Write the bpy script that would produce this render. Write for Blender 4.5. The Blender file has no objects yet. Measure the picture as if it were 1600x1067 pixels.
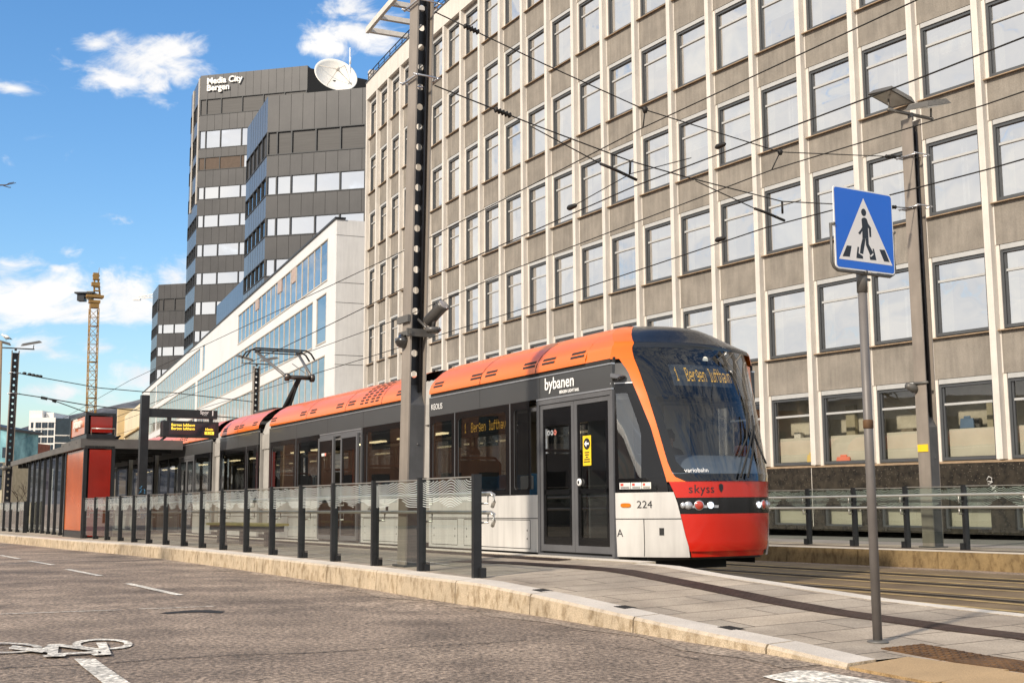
import bpy, bmesh, math, random
import numpy as np
from mathutils import Vector, Matrix
rnd = random.Random(7)
R = math.radians
sc = bpy.context.scene
C = sc.collection

# ------------------------------------------------------------------ camera
F, PITCH, ROLL, HC = 1850.0, R(7.457), R(-0.3016), 1.2
cam_d = bpy.data.cameras.new("camera")
cam_d.sensor_width = 36.0
cam_d.lens = 36.0 * F / 1600.0
cam_d.clip_start = 0.1
cam_d.clip_end = 6000.0
cam = bpy.data.objects.new("camera", cam_d)
C.objects.link(cam)
cam.matrix_world = (Matrix.Translation((0, 0, HC)) @ Matrix.Rotation(R(90) + PITCH, 4, 'X')
                    @ Matrix.Rotation(ROLL, 4, 'Z'))
sc.camera = cam

# ------------------------------------------------------------------ light
SUN_EL, SUN_AZ = 33.0, -139.0        # azimuth measured from +Y towards +X
sd = Vector((math.sin(R(SUN_AZ)) * math.cos(R(SUN_EL)), math.cos(R(SUN_AZ)) * math.cos(R(SUN_EL)), math.sin(R(SUN_EL))))
sun_d = bpy.data.lights.new("sun", 'SUN')
sun_d.energy = 3.5
sun_d.angle = R(3.0)
sun_d.color = (1.0, 0.89, 0.75)
sun = bpy.data.objects.new("sun", sun_d)
C.objects.link(sun)
sun.rotation_euler = (-sd).to_track_quat('-Z', 'Y').to_euler()
sun.location = (-20, -20, 40)

sc.view_settings.view_transform = 'Standard'
sc.view_settings.look = 'None'
sc.view_settings.exposure = 0.42
sc.view_settings.gamma = 1.0


# ------------------------------------------------------------------ pixel helpers (photo pixels of the 1600 px frame)
def ray(x, y):
    du, dv = x - 800.0, 533.5 - y
    c, s = math.cos(ROLL), math.sin(ROLL)
    u, v = du * c - dv * s, dv * c + du * s
    Y = F * math.cos(PITCH) - v * math.sin(PITCH)
    Z = F * math.sin(PITCH) + v * math.cos(PITCH)
    return u / Y, Z / Y


def P(x, y, Y):
    a, b = ray(x, y)
    return Vector((a * Y, Y, HC + b * Y))


def gz(Y):
    return -0.0105 * max(0.0, min(Y, 130.0) - 12.0)


def PG(x, y, h=0.0):
    a, b = ray(x, y)
    Y = 20.0
    for _ in range(60):
        Y = 0.5 * Y + 0.5 * ((gz(Y) + h - HC) / b)
    return Vector((a * Y, Y, HC + b * Y))


# street frame: B runs along the track away from the camera, IN runs from the near kerb to the facade
B = Vector((-0.4925, 0.8703, 0.0))
IN = Vector((0.8703, 0.4925, 0.0))
UP = Vector((0, 0, 1))
R0 = Vector((1.705, 16.43, 0.0))


def T(s, l, z):
    p = R0 + B * s + IN * l
    return Vector((p.x, p.y, z - 0.0091 * s))


# ------------------------------------------------------------------ world: sky with clouds
world = bpy.data.worlds.new("World")
sc.world = world
world.use_nodes = True
wt = world.node_tree
wt.nodes.clear()
WN, WL = wt.nodes, wt.links


def wmath(op, a, b=None, c=None, clamp=False):
    n = WN.new('ShaderNodeMath'); n.operation = op; n.use_clamp = clamp
    for i, v in enumerate((a, b, c)):
        if v is None: continue
        if isinstance(v, (int, float)): n.inputs[i].default_value = v
        else: WL.new(v, n.inputs[i])
    return n.outputs[0]


def build_world():
    out = WN.new('ShaderNodeOutputWorld'); bg = WN.new('ShaderNodeBackground')
    WL.new(bg.outputs[0], out.inputs[0])
    sky = WN.new('ShaderNodeTexSky'); sky.sky_type = 'NISHITA'; sky.sun_disc = False
    sky.sun_elevation = R(SUN_EL); sky.sun_rotation = R(SUN_AZ)
    sky.air_density = 1.15; sky.dust_density = 1.1; sky.ozone_density = 3.4
    hs = WN.new('ShaderNodeHueSaturation'); hs.inputs['Hue'].default_value = 0.502; hs.inputs['Saturation'].default_value = 1.24; hs.inputs['Value'].default_value = 1.8
    WL.new(sky.outputs[0], hs.inputs['Color'])
    tc = WN.new('ShaderNodeTexCoord')
    sep = WN.new('ShaderNodeSeparateXYZ'); WL.new(tc.outputs['Generated'], sep.inputs[0])
    X, Y, Z = sep.outputs
    az = wmath('ARCTAN2', X, Y); el = wmath('ARCSINE', Z)
    comb = WN.new('ShaderNodeCombineXYZ'); WL.new(az, comb.inputs[0]); WL.new(el, comb.inputs[1])

    def noise(scale, vec, detail=8, rough=0.55, dist=0.0):
        n = WN.new('ShaderNodeTexNoise'); n.inputs['Scale'].default_value = scale; n.inputs['Detail'].default_value = detail
        n.inputs['Roughness'].default_value = rough; n.inputs['Distortion'].default_value = dist
        WL.new(vec, n.inputs['Vector']); return n.outputs['Fac']
    mp = WN.new('ShaderNodeMapping'); mp.inputs['Scale'].default_value = (1.0, 1.9, 1.0); mp.inputs['Location'].default_value = (3.1, 0.4, 0)
    WL.new(comb.outputs[0], mp.inputs[0])
    n1 = noise(8.0, mp.outputs[0], 12, 0.62, 0.9)
    n2 = noise(30.0, mp.outputs[0], 8, 0.6, 0.6)
    blobs = [(225, 95, 98, 40), (180, 125, 62, 22), (240, 132, 30, 30), (275, 80, 50, 26), (150, 70, 40, 16),
             (560, 20, 72, 24), (548, 52, 66, 28), (520, 75, 40, 16), (182, 341, 36, 13), (20, 138, 34, 10),
             (40, 470, 130, 66), (120, 480, 110, 44), (205, 468, 66, 50), (275, 440, 40, 40), (90, 420, 18, 8), (60, 545, 70, 26), (235, 590, 60, 40), (60, 612, 110, 26), (180, 632, 110, 26), (40, 672, 150, 30), (150, 540, 40, 18)]
    acc = None
    for bx, by, rx, ry in blobs:
        u, w = ray(bx, by)
        a0 = math.atan(u); e0 = math.atan(w / math.sqrt(1 + u * u))
        da = wmath('MULTIPLY', wmath('SUBTRACT', az, a0), F / rx * 0.96)
        de = wmath('MULTIPLY', wmath('SUBTRACT', el, e0), F / ry * 0.96)
        d = wmath('SQRT', wmath('ADD', wmath('MULTIPLY', da, da), wmath('MULTIPLY', de, de)))
        v = wmath('SUBTRACT', 1.0, d)
        acc = v if acc is None else wmath('MAXIMUM', acc, v)
    # cloud field everywhere that the frame does not show (behind, to the sides and overhead)
    back = wmath('SUBTRACT', 0.30, wmath('MULTIPLY', Y, 1.3))
    acc = wmath('MAXIMUM', acc, wmath('MINIMUM', back, 0.62))
    side_ = wmath('MINIMUM', wmath('MULTIPLY', wmath('SUBTRACT', wmath('MULTIPLY', az, -1.0), 0.56), 3.6), 1.25)
    acc = wmath('MAXIMUM', acc, side_)
    nn = wmath('ADD', wmath('MULTIPLY', wmath('SUBTRACT', n1, 0.5), 3.4), wmath('MULTIPLY', wmath('SUBTRACT', n2, 0.5), 2.2))
    field = wmath('ADD', acc, nn)
    mr = WN.new('ShaderNodeMapRange'); mr.interpolation_type = 'SMOOTHSTEP'
    mr.inputs['From Min'].default_value = 0.0; mr.inputs['From Max'].default_value = 0.98
    mr.inputs['To Max'].default_value = 0.96
    WL.new(field, mr.inputs['Value'])
    shade = WN.new('ShaderNodeMapRange'); shade.inputs['From Min'].default_value = 0.3; shade.inputs['From Max'].default_value = 0.65
    shade.inputs['To Min'].default_value = 0.0; shade.inputs['To Max'].default_value = 1.0
    WL.new(n1, shade.inputs['Value'])
    cc = WN.new('ShaderNodeMix'); cc.data_type = 'RGBA'
    cc.inputs[6].default_value = (7.4, 7.7, 8.3, 1); cc.inputs[7].default_value = (10.2, 9.9, 9.5, 1)
    WL.new(shade.outputs[0], cc.inputs[0])
    mx = WN.new('ShaderNodeMix'); mx.data_type = 'RGBA'
    WL.new(mr.outputs[0], mx.inputs[0]); WL.new(hs.outputs[0], mx.inputs[6]); WL.new(cc.outputs[2], mx.inputs[7])
    WL.new(mx.outputs[2], bg.inputs['Color'])
    bg.inputs['Strength'].default_value = 0.082


build_world()

# ------------------------------------------------------------------ materials
MATS = {}


def M(name, col, rough=0.6, metal=0.0, var=0.12, scale=2.0, bump=0.0, bscale=40.0, spec=0.5, coat=0.0, emit=None, es=0.0,
      grain=0.0, gscale=80.0, gdet=False, col2=None, stretch=(1, 1, 1), streak=0.0):
    """principled material whose colour drifts with noise; grain adds small speckle, streak adds vertical dirt."""
    if name in MATS: return MATS[name]
    m = bpy.data.materials.new(name); m.use_nodes = True
    nt = m.node_tree; N, L = nt.nodes, nt.links
    b = N['Principled BSDF']
    b.inputs['Roughness'].default_value = rough; b.inputs['Metallic'].default_value = metal
    b.inputs['Specular IOR Level'].default_value = spec
    b.inputs['Coat Weight'].default_value = coat; b.inputs['Coat Roughness'].default_value = 0.06
    tc = N.new('ShaderNodeTexCoord'); mp = N.new('ShaderNodeMapping'); mp.inputs['Scale'].default_value = stretch
    L.new(tc.outputs['Object'], mp.inputs[0])

    def noise(s, det=6, ro=0.6):
        n = N.new('ShaderNodeTexNoise'); n.inputs['Scale'].default_value = s; n.inputs['Detail'].default_value = det
        n.inputs['Roughness'].default_value = ro; L.new(mp.outputs[0], n.inputs['Vector']); return n.outputs['Fac']
    rp = N.new('ShaderNodeValToRGB')
    c2 = col2 or tuple(min(1, c * (1 + var)) for c in col); c1 = tuple(c * (1 - var) for c in col)
    rp.color_ramp.elements[0].position = 0.32; rp.color_ramp.elements[1].position = 0.68
    rp.color_ramp.elements[0].color = (*c1, 1); rp.color_ramp.elements[1].color = (*c2, 1)
    L.new(noise(scale), rp.inputs[0]); colout = rp.outputs[0]
    if grain > 0:
        g = N.new('ShaderNodeMapRange'); g.inputs['From Min'].default_value = 0.3; g.inputs['From Max'].default_value = 0.7
        g.inputs['To Min'].default_value = 1 - grain; g.inputs['To Max'].default_value = 1 + grain
        L.new(noise(gscale, 8 if gdet else 3, 0.75), g.inputs['Value'])
        mm = N.new('ShaderNodeMix'); mm.data_type = 'RGBA'; mm.blend_type = 'MULTIPLY'; mm.inputs[0].default_value = 1
        L.new(colout, mm.inputs[6]); L.new(g.outputs[0], mm.inputs[7]); colout = mm.outputs[2]
        if gdet:      # coarse stone chips and worn patches
            for sc_, d_, a_, b_, lo, hi in ((26, 2, .36, .64, .45, 1.6), (1.1, 6, .35, .65, .72, 1.22)):
                g = N.new('ShaderNodeMapRange'); g.inputs['From Min'].default_value = a_; g.inputs['From Max'].default_value = b_
                g.inputs['To Min'].default_value = lo; g.inputs['To Max'].default_value = hi; L.new(noise(sc_, d_, 0.6), g.inputs['Value'])
                mm = N.new('ShaderNodeMix'); mm.data_type = 'RGBA'; mm.blend_type = 'MULTIPLY'; mm.inputs[0].default_value = 1
                L.new(colout, mm.inputs[6]); L.new(g.outputs[0], mm.inputs[7]); colout = mm.outputs[2]
    if streak > 0:
        mp2 = N.new('ShaderNodeMapping'); mp2.inputs['Scale'].default_value = (7, 7, 0.7); L.new(tc.outputs['Object'], mp2.inputs[0])
        n = N.new('ShaderNodeTexNoise'); n.inputs['Scale'].default_value = 1.0; n.inputs['Detail'].default_value = 7
        L.new(mp2.outputs[0], n.inputs['Vector'])
        g = N.new('ShaderNodeMapRange'); g.inputs['From Min'].default_value = 0.35; g.inputs['From Max'].default_value = 0.62
        g.inputs['To Min'].default_value = 1 - streak; g.inputs['To Max'].default_value = 1.0
        L.new(n.outputs['Fac'], g.inputs['Value'])
        mm = N.new('ShaderNodeMix'); mm.data_type = 'RGBA'; mm.blend_type = 'MULTIPLY'; mm.inputs[0].default_value = 1
        L.new(colout, mm.inputs[6]); L.new(g.outputs[0], mm.inputs[7]); colout = mm.outputs[2]
    L.new(colout, b.inputs['Base Color'])
    if bump > 0:
        bp = N.new('ShaderNodeBump'); bp.inputs['Strength'].default_value = bump; bp.inputs['Distance'].default_value = 0.02
        L.new(noise(bscale, 4, 0.6), bp.inputs['Height']); L.new(bp.outputs[0], b.inputs['Normal'])
    if emit:
        b.inputs['Emission Color'].default_value = (*emit, 1); b.inputs['Emission Strength'].default_value = es
    MATS[name] = m
    return m


def glass(name, tint=(0.5, 0.55, 0.55), refl=0.3, rough=0.015, wob=0.0, fres=True, refl_tint=(1, 1, 1)):
    """thin pane: part mirror (stronger at grazing angles), part tinted see-through."""
    if name in MATS: return MATS[name]
    m = bpy.data.materials.new(name); m.use_nodes = True
    nt = m.node_tree; N, L = nt.nodes, nt.links; N.clear()
    o = N.new('ShaderNodeOutputMaterial'); mix = N.new('ShaderNodeMixShader')
    gl = N.new('ShaderNodeBsdfGlossy'); gl.inputs['Roughness'].default_value = rough; gl.inputs['Color'].default_value = (*refl_tint, 1)
    tr = N.new('ShaderNodeBsdfTransparent'); tr.inputs['Color'].default_value = (*tint, 1)
    lw = N.new('ShaderNodeLayerWeight'); lw.inputs['Blend'].default_value = 0.5
    pw = N.new('ShaderNodeMath'); pw.operation = 'POWER'; pw.inputs[1].default_value = 3.2; L.new(lw.outputs['Facing'], pw.inputs[0])
    mr = N.new('ShaderNodeMapRange'); mr.inputs['To Min'].default_value = refl; mr.inputs['To Max'].default_value = 0.97
    L.new(pw.outputs[0], mr.inputs['Value']); L.new(mr.outputs[0], mix.inputs[0])
    L.new(tr.outputs[0], mix.inputs[1]); L.new(gl.outputs[0], mix.inputs[2]); L.new(mix.outputs[0], o.inputs[0])
    if wob > 0:
        tc = N.new('ShaderNodeNewGeometry'); n = N.new('ShaderNodeTexNoise'); n.inputs['Scale'].default_value = 0.55; n.inputs['Detail'].default_value = 2
        L.new(tc.outputs['Position'], n.inputs['Vector'])
        bp = N.new('ShaderNodeBump'); bp.inputs['Strength'].default_value = wob; bp.inputs['Distance'].default_value = 0.05
        L.new(n.outputs['Fac'], bp.inputs['Height']); L.new(bp.outputs[0], gl.inputs['Normal'])
    MATS[name] = m
    return m


def lamp_mat(name, col, es):
    return M(name, (0.02, 0.02, 0.02), 0.4, emit=col, es=es, var=0)


# ------------------------------------------------------------------ mesh helpers
WORLD = {}


def thing(name, loc, label, cat, group=None):
    o = bpy.data.objects.new(name, None); C.objects.link(o); o.location = loc; o.empty_display_size = 0.2
    o['label'] = label; o['category'] = cat
    if group: o['group'] = group
    WORLD[o.as_pointer()] = Vector(loc)
    return o


class MB:
    def __init__(self): self.v, self.f, self.mi, self.sm, self.m, self.s = [], [], [], [], 0, False

    def add(self, vs, fs):
        n = len(self.v); self.v += [Vector(p) for p in vs]
        for f in fs:
            self.f.append([i + n for i in f]); self.mi.append(self.m); self.sm.append(self.s)

    def quad(self, a, b, c, d): self.add((a, b, c, d), ((0, 1, 2, 3),))

    def poly(self, pts): self.add(pts, (list(range(len(pts))),))

    def hexa(self, lo, hi):
        n = len(lo); vs = list(lo) + list(hi)
        self.add(vs, [list(range(n))[::-1], list(range(n, 2 * n))] + [[i, (i + 1) % n, n + (i + 1) % n, n + i] for i in range(n)])

    def box(self, c, ux, uy, uz, sx, sy, sz):
        """centre, three axes, full sizes"""
        c = Vector(c); a, b, d = ux * (sx / 2), uy * (sy / 2), uz * (sz / 2)
        lo = [c - a - b - d, c + a - b - d, c + a + b - d, c - a + b - d]
        self.hexa(lo, [p + 2 * d for p in lo])

    def abox(self, x0, x1, y0, y1, z0, z1):
        lo = [(x0, y0, z0), (x1, y0, z0), (x1, y1, z0), (x0, y1, z0)]
        self.hexa([Vector(p) for p in lo], [Vector((p[0], p[1], z1)) for p in lo])

    def fbox(self, fn, s0, s1, l0, l1, z0, z1):
        """box in a frame function fn(s, l, z)"""
        lo = [fn(s0, l0, z0), fn(s1, l0, z0), fn(s1, l1, z0), fn(s0, l1, z0)]
        hi = [fn(s0, l0, z1), fn(s1, l0, z1), fn(s1, l1, z1), fn(s0, l1, z1)]
        self.hexa(lo, hi)

    def prism(self, pts, ext):
        ext = Vector(ext); pts = [Vector(p) for p in pts]
        self.hexa(pts, [p + ext for p in pts])

    def tube(self, pts, r, n=8, cap=True, r2=None):
        pts = [Vector(p) for p in pts]; rings = []
        up = Vector((0, 0, 1))
        for i, p in enumerate(pts):
            d = (pts[min(i + 1, len(pts) - 1)] - pts[max(i - 1, 0)]).normalized()
            a = d.cross(up)
            if a.length < 0.05: a = d.cross(Vector((0, 1, 0)))
            a.normalize(); b = d.cross(a).normalized()
            rr = r if r2 is None else r + (r2 - r) * i / max(1, len(pts) - 1)
            rings.append([p + a * (rr * math.cos(2 * math.pi * k / n)) + b * (rr * math.sin(2 * math.pi * k / n)) for k in range(n)])
        vs = [q for g in rings for q in g]; fs = []
        for i in range(len(pts) - 1):
            for k in range(n): fs.append([i * n + k, i * n + (k + 1) % n, (i + 1) * n + (k + 1) % n, (i + 1) * n + k])
        if cap: fs += [list(range(n))[::-1], [(len(pts) - 1) * n + k for k in range(n)]]
        s = self.s; self.s = True; self.add(vs, fs); self.s = s

    def lathe(self, c, axis, prof, n=16):
        """prof: (distance along the axis, radius)"""
        axis = Vector(axis).normalized(); a = axis.cross(Vector((0.3, 0.2, 0.9))).normalized(); b = axis.cross(a)
        vs = []
        for h, r in prof:
            for k in range(n):
                t = 2 * math.pi * k / n
                vs.append(Vector(c) + axis * h + a * (r * math.cos(t)) + b * (r * math.sin(t)))
        fs = []
        for i in range(len(prof) - 1):
            for k in range(n): fs.append([i * n + k, i * n + (k + 1) % n, (i + 1) * n + (k + 1) % n, (i + 1) * n + k])
        fs += [list(range(n))[::-1], [(len(prof) - 1) * n + k for k in range(n)]]
        s = self.s; self.s = True; self.add(vs, fs); self.s = s

    def disc(self, c, ux, uy, r, n=16, sy=1.0):
        self.poly([Vector(c) + ux * (r * math.cos(2 * math.pi * k / n)) + uy * (r * sy * math.sin(2 * math.pi * k / n)) for k in range(n)])

    def grid(self, fn, nu, nv):
        vs = [fn(i / nu, j / nv) for j in range(nv + 1) for i in range(nu + 1)]
        fs = [[j * (nu + 1) + i, j * (nu + 1) + i + 1, (j + 1) * (nu + 1) + i + 1, (j + 1) * (nu + 1) + i] for j in range(nv) for i in range(nu)]
        s = self.s; self.s = True; self.add(vs, fs); self.s = s

    def build(self, name, mats, parent=None, bevel=0.0, solid=0.0, kind=None, tag=None, weld=False):
        if not isinstance(mats, (list, tuple)): mats = [mats]
        me = bpy.data.meshes.new(name)
        o = bpy.data.objects.new(name, me); C.objects.link(o)
        org = Vector((0, 0, 0))
        if parent is not None:
            org = WORLD[parent.as_pointer()]; o.parent = parent
        elif tag:
            org = self.v[0].copy(); org.z = min(p.z for p in self.v); o.location = org
        WORLD[o.as_pointer()] = org
        me.from_pydata([tuple(p - org) for p in self.v], [], self.f)
        for m in mats: me.materials.append(m)
        me.polygons.foreach_set('material_index', self.mi); me.polygons.foreach_set('use_smooth', self.sm)
        bm = bmesh.new(); bm.from_mesh(me)
        if weld: bmesh.ops.remove_doubles(bm, verts=bm.verts, dist=1e-4)
        bmesh.ops.recalc_face_normals(bm, faces=bm.faces); bm.to_mesh(me); bm.free()
        me.update()
        if solid:
            md = o.modifiers.new('solid', 'SOLIDIFY'); md.thickness = abs(solid); md.offset = -1 if solid > 0 else 1
        if bevel:
            md = o.modifiers.new('bevel', 'BEVEL'); md.width = bevel; md.segments = 2; md.limit_method = 'ANGLE'; md.angle_limit = R(40)
        if kind: o['kind'] = kind
        if tag:
            o['label'], o['category'] = tag[0], tag[1]
            if len(tag) > 2: o['group'] = tag[2]
        return o


def text(name, body, mat, parent, origin, ux, uy, size, align='LEFT', ext=0.002, bold=0.0, width=None, space=1.0):
    """lettering lying in the plane (ux, uy), baseline at origin"""
    cu = bpy.data.curves.new(name, 'FONT'); cu.body = body; cu.size = size; cu.extrude = ext; cu.align_x = align; cu.offset = bold
    cu.space_character = space; cu.resolution_u = 3
    tmp = bpy.data.objects.new(name, cu); C.objects.link(tmp)
    dg = bpy.context.evaluated_depsgraph_get(); me = bpy.data.meshes.new_from_object(tmp.evaluated_get(dg))
    bpy.data.objects.remove(tmp); bpy.data.curves.remove(cu)
    me.materials.clear(); me.materials.append(mat)
    o = bpy.data.objects.new(name, me); C.objects.link(o)
    ux = Vector(ux).normalized(); uy = Vector(uy); uy = (uy - ux * uy.dot(ux)).normalized(); uz = ux.cross(uy)
    m = Matrix((ux, uy, uz)).transposed().to_4x4()
    if width: m = m @ Matrix.Diagonal((width, 1, 1, 1))
    org = WORLD[parent.as_pointer()]
    m.translation = Vector(origin) - org
    o.parent = parent; o.matrix_local = m
    WORLD[o.as_pointer()] = Vector(origin)
    return o


FONT57 = {'1': '00100 01100 00100 00100 00100 00100 01110', 'B': '11110 10001 10001 11110 10001 10001 11110',
          'e': '00000 00000 01110 10001 11111 10000 01110', 'r': '00000 00000 10110 11000 10000 10000 10000',
          'g': '00000 01110 10001 10001 01111 00001 01110', 'n': '00000 00000 11110 10001 10001 10001 10001',
          'l': '01100 00100 00100 00100 00100 00100 01110', 'u': '00000 00000 10001 10001 10001 10001 01111',
          'f': '00110 01000 11110 01000 01000 01000 01000', 't': '01000 01000 11110 01000 01000 01000 00110',
          'h': '10000 10000 11110 10001 10001 10001 10001', 'a': '00000 00000 01110 00001 01111 10001 01111',
          'v': '00000 00000 10001 10001 10001 01010 00100', ' ': '00000 00000 00000 00000 00000 00000 00000',
          '0': '01110 10001 10001 10001 10001 10001 01110', 'm': '00000 00000 11010 10101 10101 10101 10101',
          'i': '00100 00000 00100 00100 00100 00100 00100', '8': '01110 10001 10001 01110 10001 10001 01110',
          ':': '00000 00100 00000 00000 00000 00100 00000', '3': '11110 00001 00001 01110 00001 00001 11110',
          '4': '00010 00110 01010 10010 11111 00010 00010', '6': '01110 10000 10000 11110 10001 10001 01110'}


def led(mb, body, fn, px, py):
    """dot-matrix letters: fn(u, v) maps columns/rows to points"""
    x = 0
    for ch in body:
        rows = FONT57[ch].split()
        for j, r_ in enumerate(rows):
            for i, b in enumerate(r_):
                if b == '1':
                    u0, v0 = (x + i) * px, -j * py
                    mb.quad(fn(u0, v0), fn(u0 + px * .8, v0), fn(u0 + px * .8, v0 - py * .72), fn(u0, v0 - py * .72))
        x += 6 if ch not in 'lift1:' else 5
    return x

# ================================================================== THE SETTING
def hk(p):
    """height of the platform above the road at ground point p"""
    s, l = (p - R0).dot(B), (p - R0).dot(IN)
    k = 0.04 + 0.0385 * (p.dot(B) - 6.08)
    return max(0.03, min(0.267, k)) * (1 + 0.42 * max(0, min(1.3, (l + 3.3) / 3.3)))


def SL(s, l, dz=0.0):
    p = R0 + B * s + IN * l
    return Vector((p.x, p.y, gz(p.y) + dz))


def PL(s, l, dz=0.0):
    """point on the platform surface"""
    p = R0 + B * s + IN * l
    return Vector((p.x, p.y, gz(p.y) + hk(Vector((p.x, p.y, 0))) + dz))


def street_map(m, stretch=(1, 1, 1)):
    """turn the Object coordinates of material m into street coordinates"""
    for n in m.node_tree.nodes:
        if n.type == 'MAPPING':
            n.inputs['Rotation'].default_value[2] = -R(29.5)
            n.inputs['Scale'].default_value = stretch
            break
    return m


m_road = M('asphalt', (0.212, 0.160, 0.122), 0.8, var=0.25, scale=0.5, grain=0.6, gscale=18, gdet=True, bump=0.8, bscale=60, col2=(0.345, 0.265, 0.20))
m_gutter = M('gutter_asphalt', (0.25, 0.195, 0.15), 0.85, var=0.2, scale=1.5, grain=0.5, gscale=20, gdet=True, bump=0.6, bscale=60, col2=(0.36, 0.285, 0.22))
m_paint = M('road_paint', (0.60, 0.56, 0.49), 0.7, var=0.22, scale=5, grain=0.35, gscale=25, gdet=True)
m_track = M('track_asphalt', (0.14, 0.088, 0.042), 0.62, var=0.35, scale=1.2, grain=0.35, gscale=70, bump=0.3, bscale=60, col2=(0.20, 0.14, 0.075))
m_rail = M('rail_steel', (0.10, 0.085, 0.075), 0.35, 0.8, var=0.2)
m_groove = M('rail_groove', (0.012, 0.010, 0.009), 0.8)
m_side = M('sidewalk_asphalt', (0.20, 0.185, 0.17), 0.8, var=0.2, scale=0.6, grain=0.3, gscale=60)
m_iron = M('cast_iron_tactile', (0.055, 0.034, 0.028), 0.55, 0.3, var=0.3, scale=6)
m_rust = M('rusty_iron', (0.10, 0.052, 0.025), 0.7, 0.2, var=0.5, scale=4, col2=(0.17, 0.085, 0.03))
m_dark = M('dark_hole', (0.01, 0.01, 0.01), 0.8)


def granite(name, col, top):
    """kerb stone: paler top, warm stained face with dark drip marks under the arris"""
    m = bpy.data.materials.new(name); m.use_nodes = True
    nt = m.node_tree; N, L = nt.nodes, nt.links; b = N['Principled BSDF']; b.inputs['Roughness'].default_value = 0.75
    tc = N.new('ShaderNodeTexCoord'); geo = N.new('ShaderNodeNewGeometry')
    sx = N.new('ShaderNodeSeparateXYZ'); L.new(geo.outputs['Normal'], sx.inputs[0])

    def noi(scale, vec, det=6):
        n = N.new('ShaderNodeTexNoise'); n.inputs['Scale'].default_value = scale; n.inputs['Detail'].default_value = det; n.inputs['Roughness'].default_value = 0.65
        L.new(vec, n.inputs['Vector']); return n.outputs['Fac']

    def ramp(v, p0, c0, p1, c1):
        r = N.new('ShaderNodeValToRGB'); r.color_ramp.elements[0].position = p0; r.color_ramp.elements[1].position = p1
        r.color_ramp.elements[0].color = (*c0, 1); r.color_ramp.elements[1].color = (*c1, 1); L.new(v, r.inputs[0]); return r.outputs[0]

    def mul(a, c):
        x = N.new('ShaderNodeMix'); x.data_type = 'RGBA'; x.blend_type = 'MULTIPLY'; x.inputs[0].default_value = 1
        L.new(a, x.inputs[6]); L.new(c, x.inputs[7]); return x.outputs[2]
    o = tc.outputs['Object']
    face = ramp(noi(2.2, o), 0.3, tuple(c * 0.78 for c in col), 0.7, tuple(c * 1.15 for c in col))
    mp = N.new('ShaderNodeMapping'); mp.inputs['Scale'].default_value = (6, 6, 3.2); L.new(o, mp.inputs[0])
    face = mul(face, ramp(noi(1.6, mp.outputs[0], 8), 0.36, (0.55, 0.50, 0.42), 0.52, (1, 1, 1)))
    face = mul(face, ramp(noi(110, o, 2), 0.3, (0.6, 0.6, 0.6), 0.6, (1.1, 1.1, 1.1)))
    tp = mul(ramp(noi(1.6, o), 0.3, tuple(c * 0.85 for c in top), 0.7, tuple(c * 1.1 for c in top)), ramp(noi(120, o, 2), 0.3, (0.75, 0.75, 0.75), 0.6, (1.05, 1.05, 1.05)))
    f = N.new('ShaderNodeMapRange'); f.inputs['From Min'].default_value = 0.45; f.inputs['From Max'].default_value = 0.8; L.new(sx.outputs[2], f.inputs['Value'])
    mx = N.new('ShaderNodeMix'); mx.data_type = 'RGBA'; L.new(f.outputs[0], mx.inputs[0]); L.new(face, mx.inputs[6]); L.new(tp, mx.inputs[7])
    L.new(mx.outputs[2], b.inputs['Base Color'])
    bp = N.new('ShaderNodeBump'); bp.inputs['Strength'].default_value = 0.5; bp.inputs['Distance'].default_value = 0.015
    L.new(noi(60, o, 4), bp.inputs['Height']); L.new(bp.outputs[0], b.inputs['Normal'])
    return m


m_kerb = granite('granite_kerb', (0.53, 0.425, 0.295), (0.62, 0.56, 0.49))
m_kerb_far = granite('granite_kerb_brown', (0.25, 0.17, 0.075), (0.58, 0.52, 0.44))
m_kerb_rust = granite('rust_stained_kerb', (0.42, 0.28, 0.13), (0.44, 0.30, 0.16))


def paver_mat():
    m = M('concrete_pavers', (0.36, 0.295, 0.23), 0.8, var=0.22, scale=1.1, grain=0.28, gscale=55, bump=0.25, bscale=60, col2=(0.50, 0.42, 0.33))
    nt = m.node_tree; N, L = nt.nodes, nt.links; b = N['Principled BSDF']
    src = b.inputs['Base Color'].links[0].from_socket
    tc = N.new('ShaderNodeTexCoord'); mp = N.new('ShaderNodeMapping'); mp.inputs['Rotation'].default_value[2] = -R(29.5)
    L.new(tc.outputs['Object'], mp.inputs[0])
    br = N.new('ShaderNodeTexBrick'); br.inputs['Scale'].default_value = 1.0; br.inputs['Brick Width'].default_value = 1.35
    br.inputs['Row Height'].default_value = 0.46; br.inputs['Mortar Size'].default_value = 0.009; br.inputs['Mortar Smooth'].default_value = 0.15
    br.inputs['Color1'].default_value = (1.0, 0.99, 0.97, 1); br.inputs['Color2'].default_value = (0.78, 0.79, 0.80, 1)
    br.inputs['Mortar'].default_value = (0.16, 0.14, 0.12, 1); br.inputs['Bias'].default_value = 0.0
    L.new(mp.outputs[0], br.inputs['Vector'])
    x = N.new('ShaderNodeMix'); x.data_type = 'RGBA'; x.blend_type = 'MULTIPLY'; x.inputs[0].default_value = 1
    L.new(src, x.inputs[6]); L.new(br.outputs['Color'], x.inputs[7]); L.new(x.outputs[2], b.inputs['Base Color'])
    return m


m_paver = paver_mat()


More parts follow.
